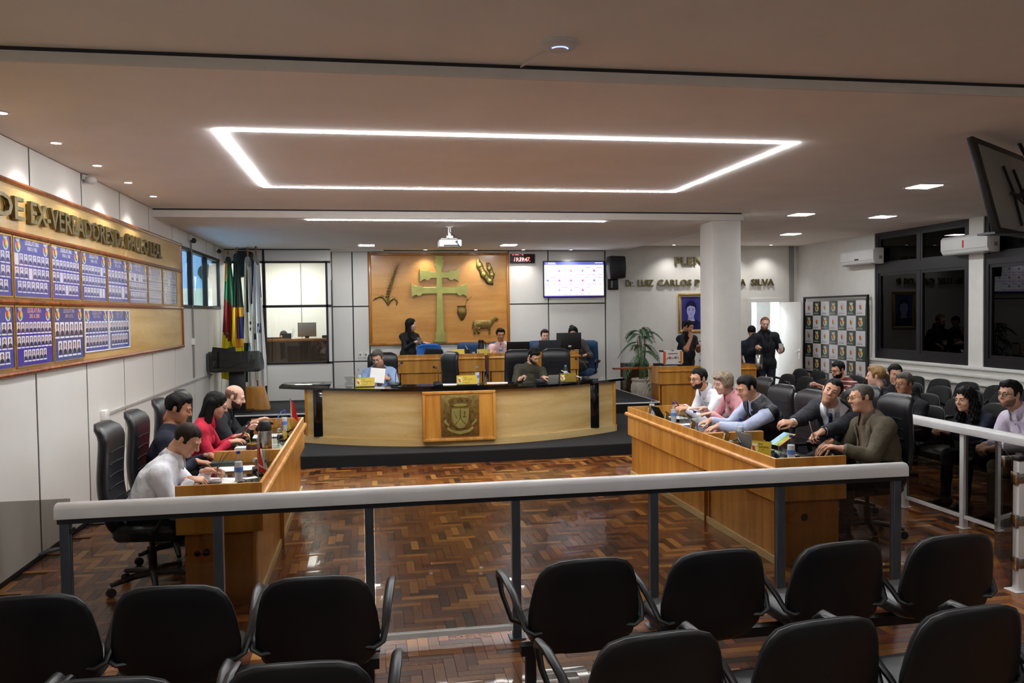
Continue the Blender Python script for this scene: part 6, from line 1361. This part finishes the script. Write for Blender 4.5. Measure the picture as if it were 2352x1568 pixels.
def mic(loc, rz, label, reach=.30, grp='desk microphones'):
    t = thing('desk_microphone', label, 'microphone', loc, rz, grp)
    b = MB(); b.prism([(-.065, 0), (.065, 0), (.065, .025), (-.02, .055), (-.065, .055)], -.055, .055, lambda u, v, w: (w, -u, v)); obj('base', b, 'plastic', t, bevel=.006)
    obj('gooseneck', MB().tube([(0, -.03, .05), (0, -.02, .16), (0, .05, .26), (0, .14, reach), (0, .20, reach+.02)], .005, 6), 'black', t, smooth=True)
    obj('foam', MB().sphere((0, .215, reach+.025), .02, 10, 8, (1, 1.3, 1)), 'rubber', t, smooth=True); obj('button', MB().cbox((.0, -.058, .034), (.03, .01, .008)), 'steel', t); return t
def micx(loc, rz, label):
    """low conference microphone with round foam head"""
    t = thing('conference_microphone', label, 'microphone', loc, rz, 'conference microphones')
    obj('base', MB().box(-.05, .05, -.06, .06, 0, .03), 'plastic', t, bevel=.008); obj('stem', MB().tube([(0, 0, .03), (0, -.05, .08), (0, -.13, .07)], .005, 6), 'black', t); obj('foam', MB().sphere((0, -.15, .062), .022, 12, 8, (1, 1.3, 1)), 'grey', t, smooth=True); return t
def papers(loc, rz, label, n=3, mat='paper', sx=.21, sy=.297, cat='papers'):
    t = thing('paper_stack', label, cat, loc, R(rz))
    for k in range(n): o = obj('sheet', MB().box(-sx/2, sx/2, -sy/2, sy/2, 0, .0012), mat, t); o.location = (random.uniform(-.015, .015), random.uniform(-.015, .015), .0013*k); o.rotation_euler.z = R(random.uniform(-7, 7))
    return t
def phone(loc, rot, label, mat='black', sx=.072, sy=.15):
    t = thing('phone', label, 'phone', loc); t.rotation_euler = rot
    obj('body', MB().box(-sx/2, sx/2, -sy/2, sy/2, -.004, .004), mat, t, bevel=.003); obj('screen', MB().box(-sx/2+.003, sx/2-.003, -sy/2+.004, sy/2-.004, .004, .0045), 'black', t); return t
def laptop(loc, rz, label, mat='plastic', wd=.34, ang=105, h=.23):
    t = thing('laptop', label, 'laptop', loc, R(rz))
    obj('keyboard', MB().box(-wd/2, wd/2, -h/2, h/2, 0, .016), mat, t, bevel=.003)
    a = R(ang-90); b = MB(); b.prism([(0, 0), (.008, 0), (.008+h*sin(a), h*cos(a)), (h*sin(a), h*cos(a))], -wd/2, wd/2, lambda u, v, w: (w, h/2+u, .016+v)); obj('lid', b, mat, t, bevel=.002); return t
def dflag(loc, label, cols, rz, h=.26, letter=None):
    t = thing('desk_flag', label, 'flag', loc, rz)
    obj('pole', MB().cone((0, 0, 0), (0, 0, h), .0028, .0028, 6).sphere((0, 0, h), .007, 8, 6).cone((0, 0, 0), (0, 0, .008), .03, .03, 14), 'steel', t, smooth=True)
    b = MB(); N = 14
    for i in range(N):
        for j in range(8):
            P_ = lambda i, j: (.004+.085*(j/8)*(.35+.65*i/N), .012*sin(j*1.1+i*.3), h-.025-.17*i/N-.05*(j/8)*(i/N+.3))
            b.col = cols((j+.5)/8, (i+.5)/N); b.add([P_(i, j), P_(i, j+1), P_(i+1, j+1), P_(i+1, j)], [(0, 3, 2, 1)])
    obj('cloth', b, 'flag', t, smooth=True)
    if letter: b = MB(); text_into(b, letter, .03, lambda u, v: (.05+u, -.016, h-.14+v), c4('#23265a'), .001); obj('print', b, 'print', t)
    return t
def book(loc, rz, label, mat, sx=.15, sy=.21, th=.03, cat='book'):
    t = thing('book', label, cat, loc, R(rz)); obj('cover', MB().box(-sx/2, sx/2, -sy/2, sy/2, 0, .003).box(-sx/2, sx/2, -sy/2, sy/2, th-.003, th).box(-sx/2, -sx/2+.003, -sy/2, sy/2, 0, th), mat, t); obj('pages', MB().box(-sx/2+.004, sx/2-.004, -sy/2+.003, sy/2-.003, .003, th-.003), 'paper', t); return t
M('leafdark', '#26332a', .4)
ZT = .751
# left desk
bottle((-1.0, 6.5, ZT), 'water bottle with blue cap in front of the person in the white shirt'); bottle((-.93, 9.22, ZT), 'water bottle with blue cap at the far end of the left desk')
dflag((-.84, 6.36, ZT), 'small red and white desk flag on the left desk, nearest the railing', lambda u, v: c4('#d23020') if (u < .45 and v < .75) or v > .8 else c4('#e6e2dc'), 0, .30, 'P'); dflag((-.88, 9.38, ZT), 'small plain red desk flag at the far end of the left desk', lambda u, v: c4('#c21f1c') if u > .12 else c4('#e6e2dc'), 0, .34)
t = thing('thermos', 'steel vacuum thermos with black top and carry handle on the left desk', 'thermos', (-.93, 7.52, ZT), .4)
obj('body', MB().lathe([(0, 0), (.058, 0), (.060, .012), (.060, .235), (.055, .25), (0, .25)], n=24), 'steel', t, smooth=True)
obj('top', MB().lathe([(.058, .245), (.060, .26), (.056, .30), (.045, .325), (.02, .335), (0, .336)], n=20).cone((.04, 0, .315), (.075, 0, .30), .018, .012, 10), 'black', t, smooth=True); obj('handle', MB().tube([(-.03, .06, .30), (-.05, .085, .25), (0, .10, .21), (.06, .075, .23), (.065, .045, .28)], .008, 6, flat=(1.6, .6)), 'black', t, smooth=True); obj('base_ring', MB().cone((0, 0, 0), (0, 0, .035), .0605, .0605, 22), 'black', t)
t = thing('mate_gourd', 'dark wooden mate gourd with brass rim and straw on the left desk', 'cup', (-1.03, 7.42, ZT))
obj('gourd', MB().lathe([(0, .05), (.035, .055), (.048, .085), (.046, .12), (.038, .145), (.03, .145), (0, .14)], n=20), 'gourd', t, smooth=True); obj('rim', MB().tube([(.038*cos(a), .038*sin(a), .147) for a in [2*pi*k/20 for k in range(20)]], .004, 6, closed=True), 'brass', t, smooth=True)
obj('stand', MB().tube([(.035*cos(a), .035*sin(a), .005) for a in [2*pi*k/16 for k in range(16)]], .004, 5, closed=True).cone((.035, 0, 0), (.03, 0, .06), .003, .003, 5).cone((-.02, .03, 0), (-.018, .026, .06), .003, .003, 5).cone((-.02, -.03, 0), (-.018, -.026, .06), .003, .003, 5), 'steel', t); obj('straw', MB().tube([(0, 0, .13), (-.02, .01, .20), (-.05, .03, .245), (-.07, .04, .25)], .0035, 6), 'brass', t)
micx((-.90, 6.92, ZT), R(200), 'low grey conference microphone between flag and thermos on the left desk'); micx((-.90, 8.75, ZT), R(200), 'low grey conference microphone toward the far end of the left desk')
papers((-1.15, 6.55, ZT), 80, 'white papers under the hands of the person in the white shirt'); papers((-1.12, 7.05, ZT), 95, 'loose white papers beside the nearer left desk partition', 4); papers((-1.05, 8.9, ZT), 90, 'white papers before the person in dark jacket on the left desk', 6)
phone((-1.20, 6.47, ZT+.006), (0, 0, R(70)), 'black phone lying by the papers of the person in the white shirt'); phone((-1.20, 8.28, .905), (R(55), 0, R(-75)), 'red phone held up by the person in red', 'redplastic')
t = thing('eyeglasses', 'dark folded eyeglasses held by the person in the white shirt', 'glasses', (-1.16, 6.56, .845))
obj('rims', MB().tube([(.0, .025*cos(a)-.03, .02*sin(a)) for a in [2*pi*k/12 for k in range(12)]], .0022, 5, closed=True).tube([(.0, .025*cos(a)+.03, .02*sin(a)) for a in [2*pi*k/12 for k in range(12)]], .0022, 5, closed=True), 'black', t); obj('temple', MB().tube([(0, -.055, .01), (.02, -.05, .06), (.05, -.04, .13)], .0022, 5).tube([(0, .055, .01), (.04, .05, .07), (.08, .04, .12)], .0022, 5), 'black', t)
book((-1.22, 7.22, ZT), 88, 'dark green hardback lying by the left desk partition', 'leafdark', .16, .23, .035)
book((-1.17, 8.02, ZT), 85, 'small cream notebook before the person in red', 'paper', .12, .17, .03); nameplate((-.86, 6.80, ZT), R(100), 'name plate turned away on the left desk near the small flag', (), .18, .09); nameplate((-.88, 9.30, ZT), R(85), 'name plate turned away at the far end of the left desk', (), .18, .10); nameplate((-.86, 8.62, ZT), R(85), 'name plate seen edge-on, before the person in red', (), .18, .09)
glasscup((-.90, 7.32, ZT), 'clear drinking glass beside the steel thermos'); glasscup((-.92, 8.30, ZT), 'clear drinking glass past the steel thermos'); glasscup((-.95, 8.98, ZT), 'clear drinking glass beside the farther conference microphone')
single('pen', MB().cone((0, 0, 0), (.06, .04, .10), .005, .005, 8), 'label', (-1.0, 9.02, ZT+.14), 'white and blue pen in the hand of the person in dark jacket', 'pen'); single('white_card', MB().box(-.05, .05, -.035, .035, 0, .002), 'paper', (-.93, 6.62, ZT), 'small white card by the near bottle on the left desk', 'card', rz=.5)
# right desk
for x, y, l in ((3.28, 9.36, 'water bottle at the far corner of the right desk'), (3.33, 8.78, 'water bottle before the person in white shirt and black glasses'), (3.24, 7.95, 'water bottle before the person in pink'), (3.42, 7.28, 'water bottle beside the hands of the person in the vest'), (3.35, 6.2, 'water bottle at the near corner of the right desk')): bottle((x, y, ZT), l)
for y, l, tx in ((9.18, 'name plate at the far end of the right desk', ()), (8.62, 'name plate second from the far end of the right desk', ()), (7.88, 'name plate before the person in pink', ()), (7.08, 'name plate just past the partition of the right desk', ())): nameplate((3.17, y, ZT+.02), R(-100), l, (), .20, .12)
nm_ = nameplate((3.22, 6.47, ZT+.02), R(-48), 'pale name plate turned to the camera before the person in the suit', ('VEREADOR', 'CLOVE BIZOLI', 'PP'), .17, .12, False)
papers((3.45, 9.15, ZT), 100, 'papers before the person in white shirt and black glasses', 4); papers((3.42, 8.55, ZT), 85, 'papers before the person in pink', 4); papers((3.38, 7.55, ZT), 85, 'white papers under the hands of the person in the vest', 3); papers((3.42, 6.25, ZT), 70, 'white sheets at the near corner of the right desk', 4)
M('leaflet', '#8dac2c', .5, var=.5, scale=9); M('leaflet_o', '#d8882c', .5, var=.4, scale=9); M('leaflet_b', '#9cc4e0', .5, var=.4, scale=6)
t = thing('magazine', 'bright green and orange leaflet leaning on the grey laptop of the right desk', 'leaflet', (3.60, 6.98, ZT+.02), R(-80)); b = MB().box(-.10, .10, -.002, .002, 0, .2)
o = obj('cover', MB().box(-.08, .0, -.002, .002, 0, .2), 'leaflet_b', t); o2 = obj('cover', MB().box(.0, .06, -.002, .002, 0, .2), 'leaflet', t); o3 = obj('cover', MB().box(.06, .085, -.002, .002, 0, .2), 'leaflet_o', t)
for q in (o, o2, o3): q.rotation_euler.x = R(-62)
papers((3.54, 6.14, ZT), 80, 'green edged leaflet on the near corner of the right desk', 1, 'leaflet', .1, .25, 'leaflet')
laptop((3.40, 6.86, ZT), 95, 'small grey tablet computer standing before the person in the suit', 'grey', .24, 118, .17); t = laptop((3.36, 9.02, ZT), 95, 'black tablet on a stand before the person in white shirt and black glasses', 'black', .22, 120, .17)
glasscup((3.40, 6.44, ZT), 'clear drinking glass by the near name plate'); glasscup((3.38, 8.64, ZT), 'clear drinking glass before the person in pink'); glasscup((3.46, 7.18, ZT), 'clear drinking glass by the bottle near the partition')
micx((3.30, 7.02, ZT), R(-60), 'grey conference microphone by the right desk partition'); phone((3.55, 9.22, .90), (R(50), R(-30), R(100)), 'black phone held by the person in white shirt and black glasses'); phone((3.50, 8.54, .90), (R(20), 0, R(90)), 'grey phone in the hands of the person in pink', 'grey'); phone(tuple(SUIT), (R(75), 0, R(60)), 'grey phone in the hand of the person in the suit', 'grey')
book((3.25, 8.32, ZT), 90, 'dark blue folder between two bottles on the right desk', 'navy_fabric', .20, .26, .02, 'folder'); t = thing('phone_case', 'dark wallet at the table edge by the tweed jacket', 'wallet', (3.5, 6.5, ZT)); obj('cover', MB().box(-.05, .05, -.08, .08, 0, .02), 'leather', t, bevel=.004)
t = thing('paper_cup', 'small white cup on the right desk before the person in pink', 'cup', (3.42, 8.36, ZT)); obj('cup', MB().lathe([(0, .002), (.025, .002), (.033, .07), (.031, .07), (.024, .006), (0, .006)], n=16), 'outlet', t, smooth=True); obj('lid_band', MB().lathe([(.0305, .03), (.0325, .05)], n=16), 'blue_cap', t)
# presidium
ZP = .971
bottle((-2.06, 14.92, 1.20), 'water bottle with light blue cap standing on the lectern', 'cyan_cap', 1.15)
bottle((-.17, 12.24, ZP), 'water bottle with light blue cap before the pale blue blazer', 'cyan_cap', 1.05); bottle((1.50, 11.72, 1.001), 'water bottle with light blue cap behind the centre name plate', 'cyan_cap', 1.05); bottle((2.86, 11.98, ZP), 'water bottle with light blue cap right of the olive sweater', 'cyan_cap', 1.05)
nameplate((-.08, 12.0, ZP), R(4), 'bright brass name plate before the pale blue blazer', ('VEREADOR', 'CLODOALDO ROSA', 'PP', '1º SECRETARIO'), .27, .125); nameplate((1.33, 11.52, 1.001), R(-2), 'bright brass name plate at the presidium centre', ('VEREADOR', 'RENATO LANGER', 'PP', 'VICE PRESIDENTE'), .29, .13); nameplate((2.86, 11.82, ZP), R(-6), 'dull brass name plate right of the olive sweater', ('VEREADOR', '', 'PP', ''), .24, .13)
mic((.36, 12.0, ZP), R(-25), 'gooseneck microphone before the pale blue blazer', .30); m2 = mic((.93, 11.6, 1.001), R(10), 'gooseneck microphone by the empty sideways chair', .22); mic((2.44, 11.82, ZP), R(25), 'gooseneck microphone before the olive sweater'); mic((3.20, 12.02, ZP), R(35), 'gooseneck microphone at the right end of the presidium')
papers((.62, 11.72, ZP), 60, 'curled white papers left of the raised slab', 4); papers((1.08, 11.66, 1.001), 85, 'white papers between the centre microphone and name plate', 3); papers((1.78, 11.70, 1.001), 80, 'papers at the right end of the raised slab', 2); t = papers((3.0, 12.2, ZP+.09), 80, 'sheet propped up behind the dull name plate', 2); t.rotation_euler = (R(20), 0, R(80))
t = thing('paper_sheet', 'white sheet held by the person in the pale blue blazer', 'papers', (.10, 12.58, 1.09), R(-6)); o = obj('sheet', MB().box(-.11, .11, -.001, .001, -.12, .12), 'paper', t); o.rotation_euler = (R(-28), R(6), 0)
glasscup((2.18, 11.78, ZP), 'clear drinking glass left of the olive sweater'); laptop((2.66, 11.98, ZP), 178, 'small white tablet standing before the olive sweater', 'grey', .16, 112, .10); phone((2.52, 12.42, 1.02), (R(30), 0, 0), 'dark phone in the hands of the person in the olive sweater'); single('yellow_card', MB().box(-.08, .08, -.03, .03, 0, .002), 'plate', (1.08, 11.46, 1.001), 'flat yellow card before the centre microphone', 'card')
t = thing('desk_tablet', 'grey tablet on a folded stand behind the left name plate', 'tablet', (-.32, 12.42, ZP)); b = MB(); b.prism([(-.07, 0), (.07, 0), (.03, .06), (.085, .13), (-.085, .13), (-.03, .06)], -.02, .02, frontxz); obj('stand', b, 'grey', t)
# staff bench
ZB = 1.201; nameplate((1.62, 15.5, ZB), 0, 'shiny yellow name plate reflecting the lamps on the staff bench', (), .26, .13); nameplate((2.12, 15.56, ZB), 0, 'dull name plate on the staff bench beside the black thermos', (), .25, .12)
t = thing('thermos', 'black thermos on the staff bench before the navy chair', 'thermos', (2.10, 15.75, ZB)); obj('body', MB().lathe([(0, 0), (.058, 0), (.058, .22), (.05, .24), (0, .24)], n=20), 'black', t, smooth=True); obj('top', MB().lathe([(.052, .24), (.056, .26), (.05, .29), (0, .30)], n=20), 'black', t, smooth=True); obj('handle', MB().tube([(.055, 0, .26), (.095, 0, .22), (.09, 0, .12), (.06, 0, .08)], .008, 6), 'black', t, smooth=True)
t = thing('mate_gourd', 'brown mate gourd with metal straw on the staff bench', 'cup', (1.83, 15.6, ZB)); obj('gourd', MB().lathe([(0, 0), (.035, .005), (.048, .05), (.042, .10), (.046, .12), (.036, .12), (0, .11)], n=18), 'gourd', t, smooth=True); obj('straw', MB().tube([(0, 0, .11), (-.05, .02, .20), (-.06, .02, .24)], .004, 6), 'steel', t)
single('paper_cup', MB().lathe([(0, .002), (.022, .002), (.03, .07), (.028, .07), (.02, .006), (0, .006)], n=14), 'outlet', (1.93, 15.58, ZB), 'small white cup right of the brown mate gourd', 'cup', smooth=True)
bottle((2.46, 15.62, ZB), 'small water bottle before the pink t-shirt', 'blue_cap', .95); laptop((2.80, 15.76, ZB), 178, 'black laptop before the person in the pink t-shirt', 'plastic', .44, 104, .24); laptop((3.42, 15.82, ZB), 182, 'grey laptop before the person in the blue grey jacket', 'alu_dark', .44, 106, .26)
t = thing('monitor', 'black monitor seen from behind at the right end of the staff bench', 'monitor', (3.83, 15.75, ZB), R(4)); obj('screen_back', MB().box(-.25, .25, -.03, .015, .07, .40), 'black', t, bevel=.008); obj('stand', MB().box(-.03, .03, -.02, .02, 0, .12).box(-.11, .11, -.09, .09, 0, .012), 'black', t); obj('sticker', MB().box(-.02, .04, -.032, -.0295, .12, .155), 'outlet', t)
# booth and press desk, door, annex
t = thing('booth_counter', 'dark brown counter behind the booth glass', 'desk', (-1.6, 17.6, .34)); obj('front', MB().box(-1.1, .84, -.02, .02, 0, 1.14), 'boothdesk', t); obj('top', MB().box(-1.12, .86, -.06, .5, 1.14, 1.19), 'oak_dark', t, bevel=.004); obj('ledge', MB().box(-1.1, .84, -.05, .02, .52, .55), 'boothdesk', t)
t = thing('monitor', 'grey monitor seen from behind inside the booth', 'monitor', (-1.30, 17.85, 1.53)); obj('screen_back', MB().box(-.19, .19, -.02, .02, .03, .33), 'grey', t, bevel=.006); obj('stand', MB().box(-.04, .04, -.03, .03, 0, .05), 'black', t)
t = thing('pen_holder', 'black box with pens on the booth counter before the bowed head', 'pen holder', (-1.70, 17.72, 1.531)); obj('box', MB().box(-.09, .09, -.03, .03, 0, .11), 'black', t); obj('pens', MB().cone((.1, 0, .02), (.13, 0, .22), .003, .003, 5).cone((.1, 0, .02), (.16, 0, .18), .003, .003, 5), 'black', t); obj('keyboard', MB().box(-.42, -.1, -.06, .06, 0, .03), 'black', t)
single('desk_phone', MB().box(-.09, .09, -.07, .07, 0, .06), 'plastic', (-.90, 17.75, 1.531), 'black desk phone at the right end of the booth counter', 'phone', bevel=.015)
t = thing('aluminium_case', 'white and orange aluminium case standing on the press desk', 'case', (5.72, 15.18, .951), R(2))
obj('shell', MB().box(-.215, .215, -.07, .07, .02, .29), 'alu', t, bevel=.008); b = MB(); fr = FR((-.20, -.072, .035), (1, 0, 0), (0, 0, 1), (0, -1, 0)); rectp(b, fr, 0, .4, 0, .24, c4('#e8e2dc')); rectp(b, fr, 0, .055, 0, .24, c4('#e0672c'), .0006); rectp(b, fr, .345, .4, 0, .24, c4('#d98a3c'), .0006)
[rectp(b, fr, u0, u1, v0, v1, c4(q), .001) for u0, u1, v0, v1, q in ((.08, .10, .09, .12, '#6a5a56'), (.165, .215, .10, .115, '#5a5052'), (.225, .28, .095, .135, '#77706e'), (.12, .21, .075, .08, '#a08a80'))]; ellp(b, fr, .135, .115, .03, .024, c4('#c25a4a'), .0012); b.col = c4('#1a1614'); b.add([fr(.285, .155, .001), fr(.315, .12, .001), fr(.31, .08, .001), fr(.303, .08, .001), fr(.303, .118, .001), fr(.28, .148, .001)], [tuple(range(6))]); rectp(b, fr, .062, .069, .06, .10, c4('#1a1614'), .001); rectp(b, fr, .10, .30, .185, .2, c4('#4a4038'), .0008); rectp(b, fr, .31, .36, .02, .04, c4('#2a2622'), .0008); obj('print', b, 'print', t)
obj('corner', MB().box(-.22, -.19, -.075, .075, .015, .045).box(.19, .22, -.075, .075, .015, .045).box(-.22, -.19, -.075, .075, .265, .295).box(.19, .22, -.075, .075, .265, .295), 'black', t); obj('clasp', MB().box(-.02, .02, -.074, .074, .28, .293), 'black', t); obj('base', MB().box(-.215, .215, -.075, .075, 0, .02), 'black', t)
bottle((6.28, 15.1, .951), 'water bottle beside the aluminium case on the press desk', 'blue_cap', .95, 'water bottles'); M('plastic_bag', '#c9c7c4', .3, bump=.6, bscale=20)
single('plastic_bag', MB().sphere((0, 0, .02), .14, 16, 10, (1, .6, .55)), 'plastic_bag', (6.55, 15.2, .95), 'crumpled white plastic bag on the press desk beside the pillar', 'bag', smooth=True); single('small_device', MB().box(-.08, .08, -.05, .05, 0, .05), 'plastic', (5.44, 15.18, .951), 'small dark device left of the aluminium case', 'device', bevel=.01)
t = thing('monitor', 'dark monitor just right of the white pillar on the press desk', 'monitor', (7.02, 15.15, .951)); obj('screen_back', MB().box(-.05, .10, -.02, .02, .04, .24), 'black', t, bevel=.005); obj('stand', MB().box(-.0, .05, -.06, .06, 0, .05), 'black', t)
phone((6.68, 15.95, 1.36), (R(15), R(-10), R(20)), 'dark phone held by the person in the dark polo'); phone((.95, 16.35, 1.48), (R(60), 0, R(30)), 'dark phone in the hand of the standing person in black')
t = thing('thermos', 'tall polished steel thermos carried by the person at the door', 'thermos', (7.40, 14.93, .855)); obj('body', MB().lathe([(0, 0), (.066, 0), (.068, .02), (.068, .27), (.05, .29), (0, .29)], n=24), 'steel', t, smooth=True); obj('top', MB().lathe([(.052, .285), (.055, .30), (.052, .36), (.03, .38), (0, .38)], n=18), 'black', t, smooth=True); obj('handle', MB().tube([(-.05, 0, .33), (-.05, 0, .39), (0, 0, .405), (.05, 0, .39), (.05, 0, .33)], .008, 6), 'black', t)
single('paper_cup', MB().lathe([(0, 0), (.04, 0), (.048, .09), (.046, .09), (.038, .004), (0, .004)], n=18), 'outlet', (7.83, 14.87, 1.25), 'white cup held by the person at the door', 'cup', smooth=True)
t = thing('wall_screen', 'lit screen on the wall of the room beyond the open door', 'screen', (9.55, 20.3, 1.75)); obj('casing', MB().box(-.30, .30, .0, .06, -.36, .36), 'black', t); b = MB(); fr = FR((-.28, -.001, -.34), (1, 0, 0), (0, 0, 1), (0, -1, 0)); rectp(b, fr, 0, .56, 0, .68, (.12, .10, .35, 1)); ellp(b, fr, .2, .4, .12, .16, (.4, .25, .3, 1), .001); rectp(b, fr, .3, .5, .2, .6, (.3, .35, .7, 1), .001); rectp(b, fr, .08, .35, .05, .25, (.15, .1, .5, 1), .001); obj('display', b, 'screen', t)
t = thing('annex_shelf', 'white shelf high on the wall of the room beyond the door', 'shelf', (9.6, 20.25, 2.45)); obj('board', MB().box(-.5, .4, -.15, .15, 0, .04), 'white_plastic', t); obj('bracket', MB().box(-.3, -.27, -.1, .15, -.15, 0).box(.2, .23, -.1, .15, -.15, 0), 'grey', t)
phone((5.55, 7.34, .80), (R(40), 0, R(80)), 'dark phone in the lap of the person in navy sweater'); t = thing('camera_gear', 'black video camera gear on the railing before the striped shirt person', 'camera', (5.27, 9.85, .946)); obj('body', MB().box(-.06, .06, -.12, .12, 0, .07), 'plastic', t, bevel=.01); obj('lens', MB().cone((0, -.12, .04), (0, -.2, .04), .03, .034, 14), 'black', t); obj('grip', MB().tube([(0, -.08, .07), (0, -.05, .12), (0, .05, .12), (0, .08, .07)], .008, 6), 'black', t)
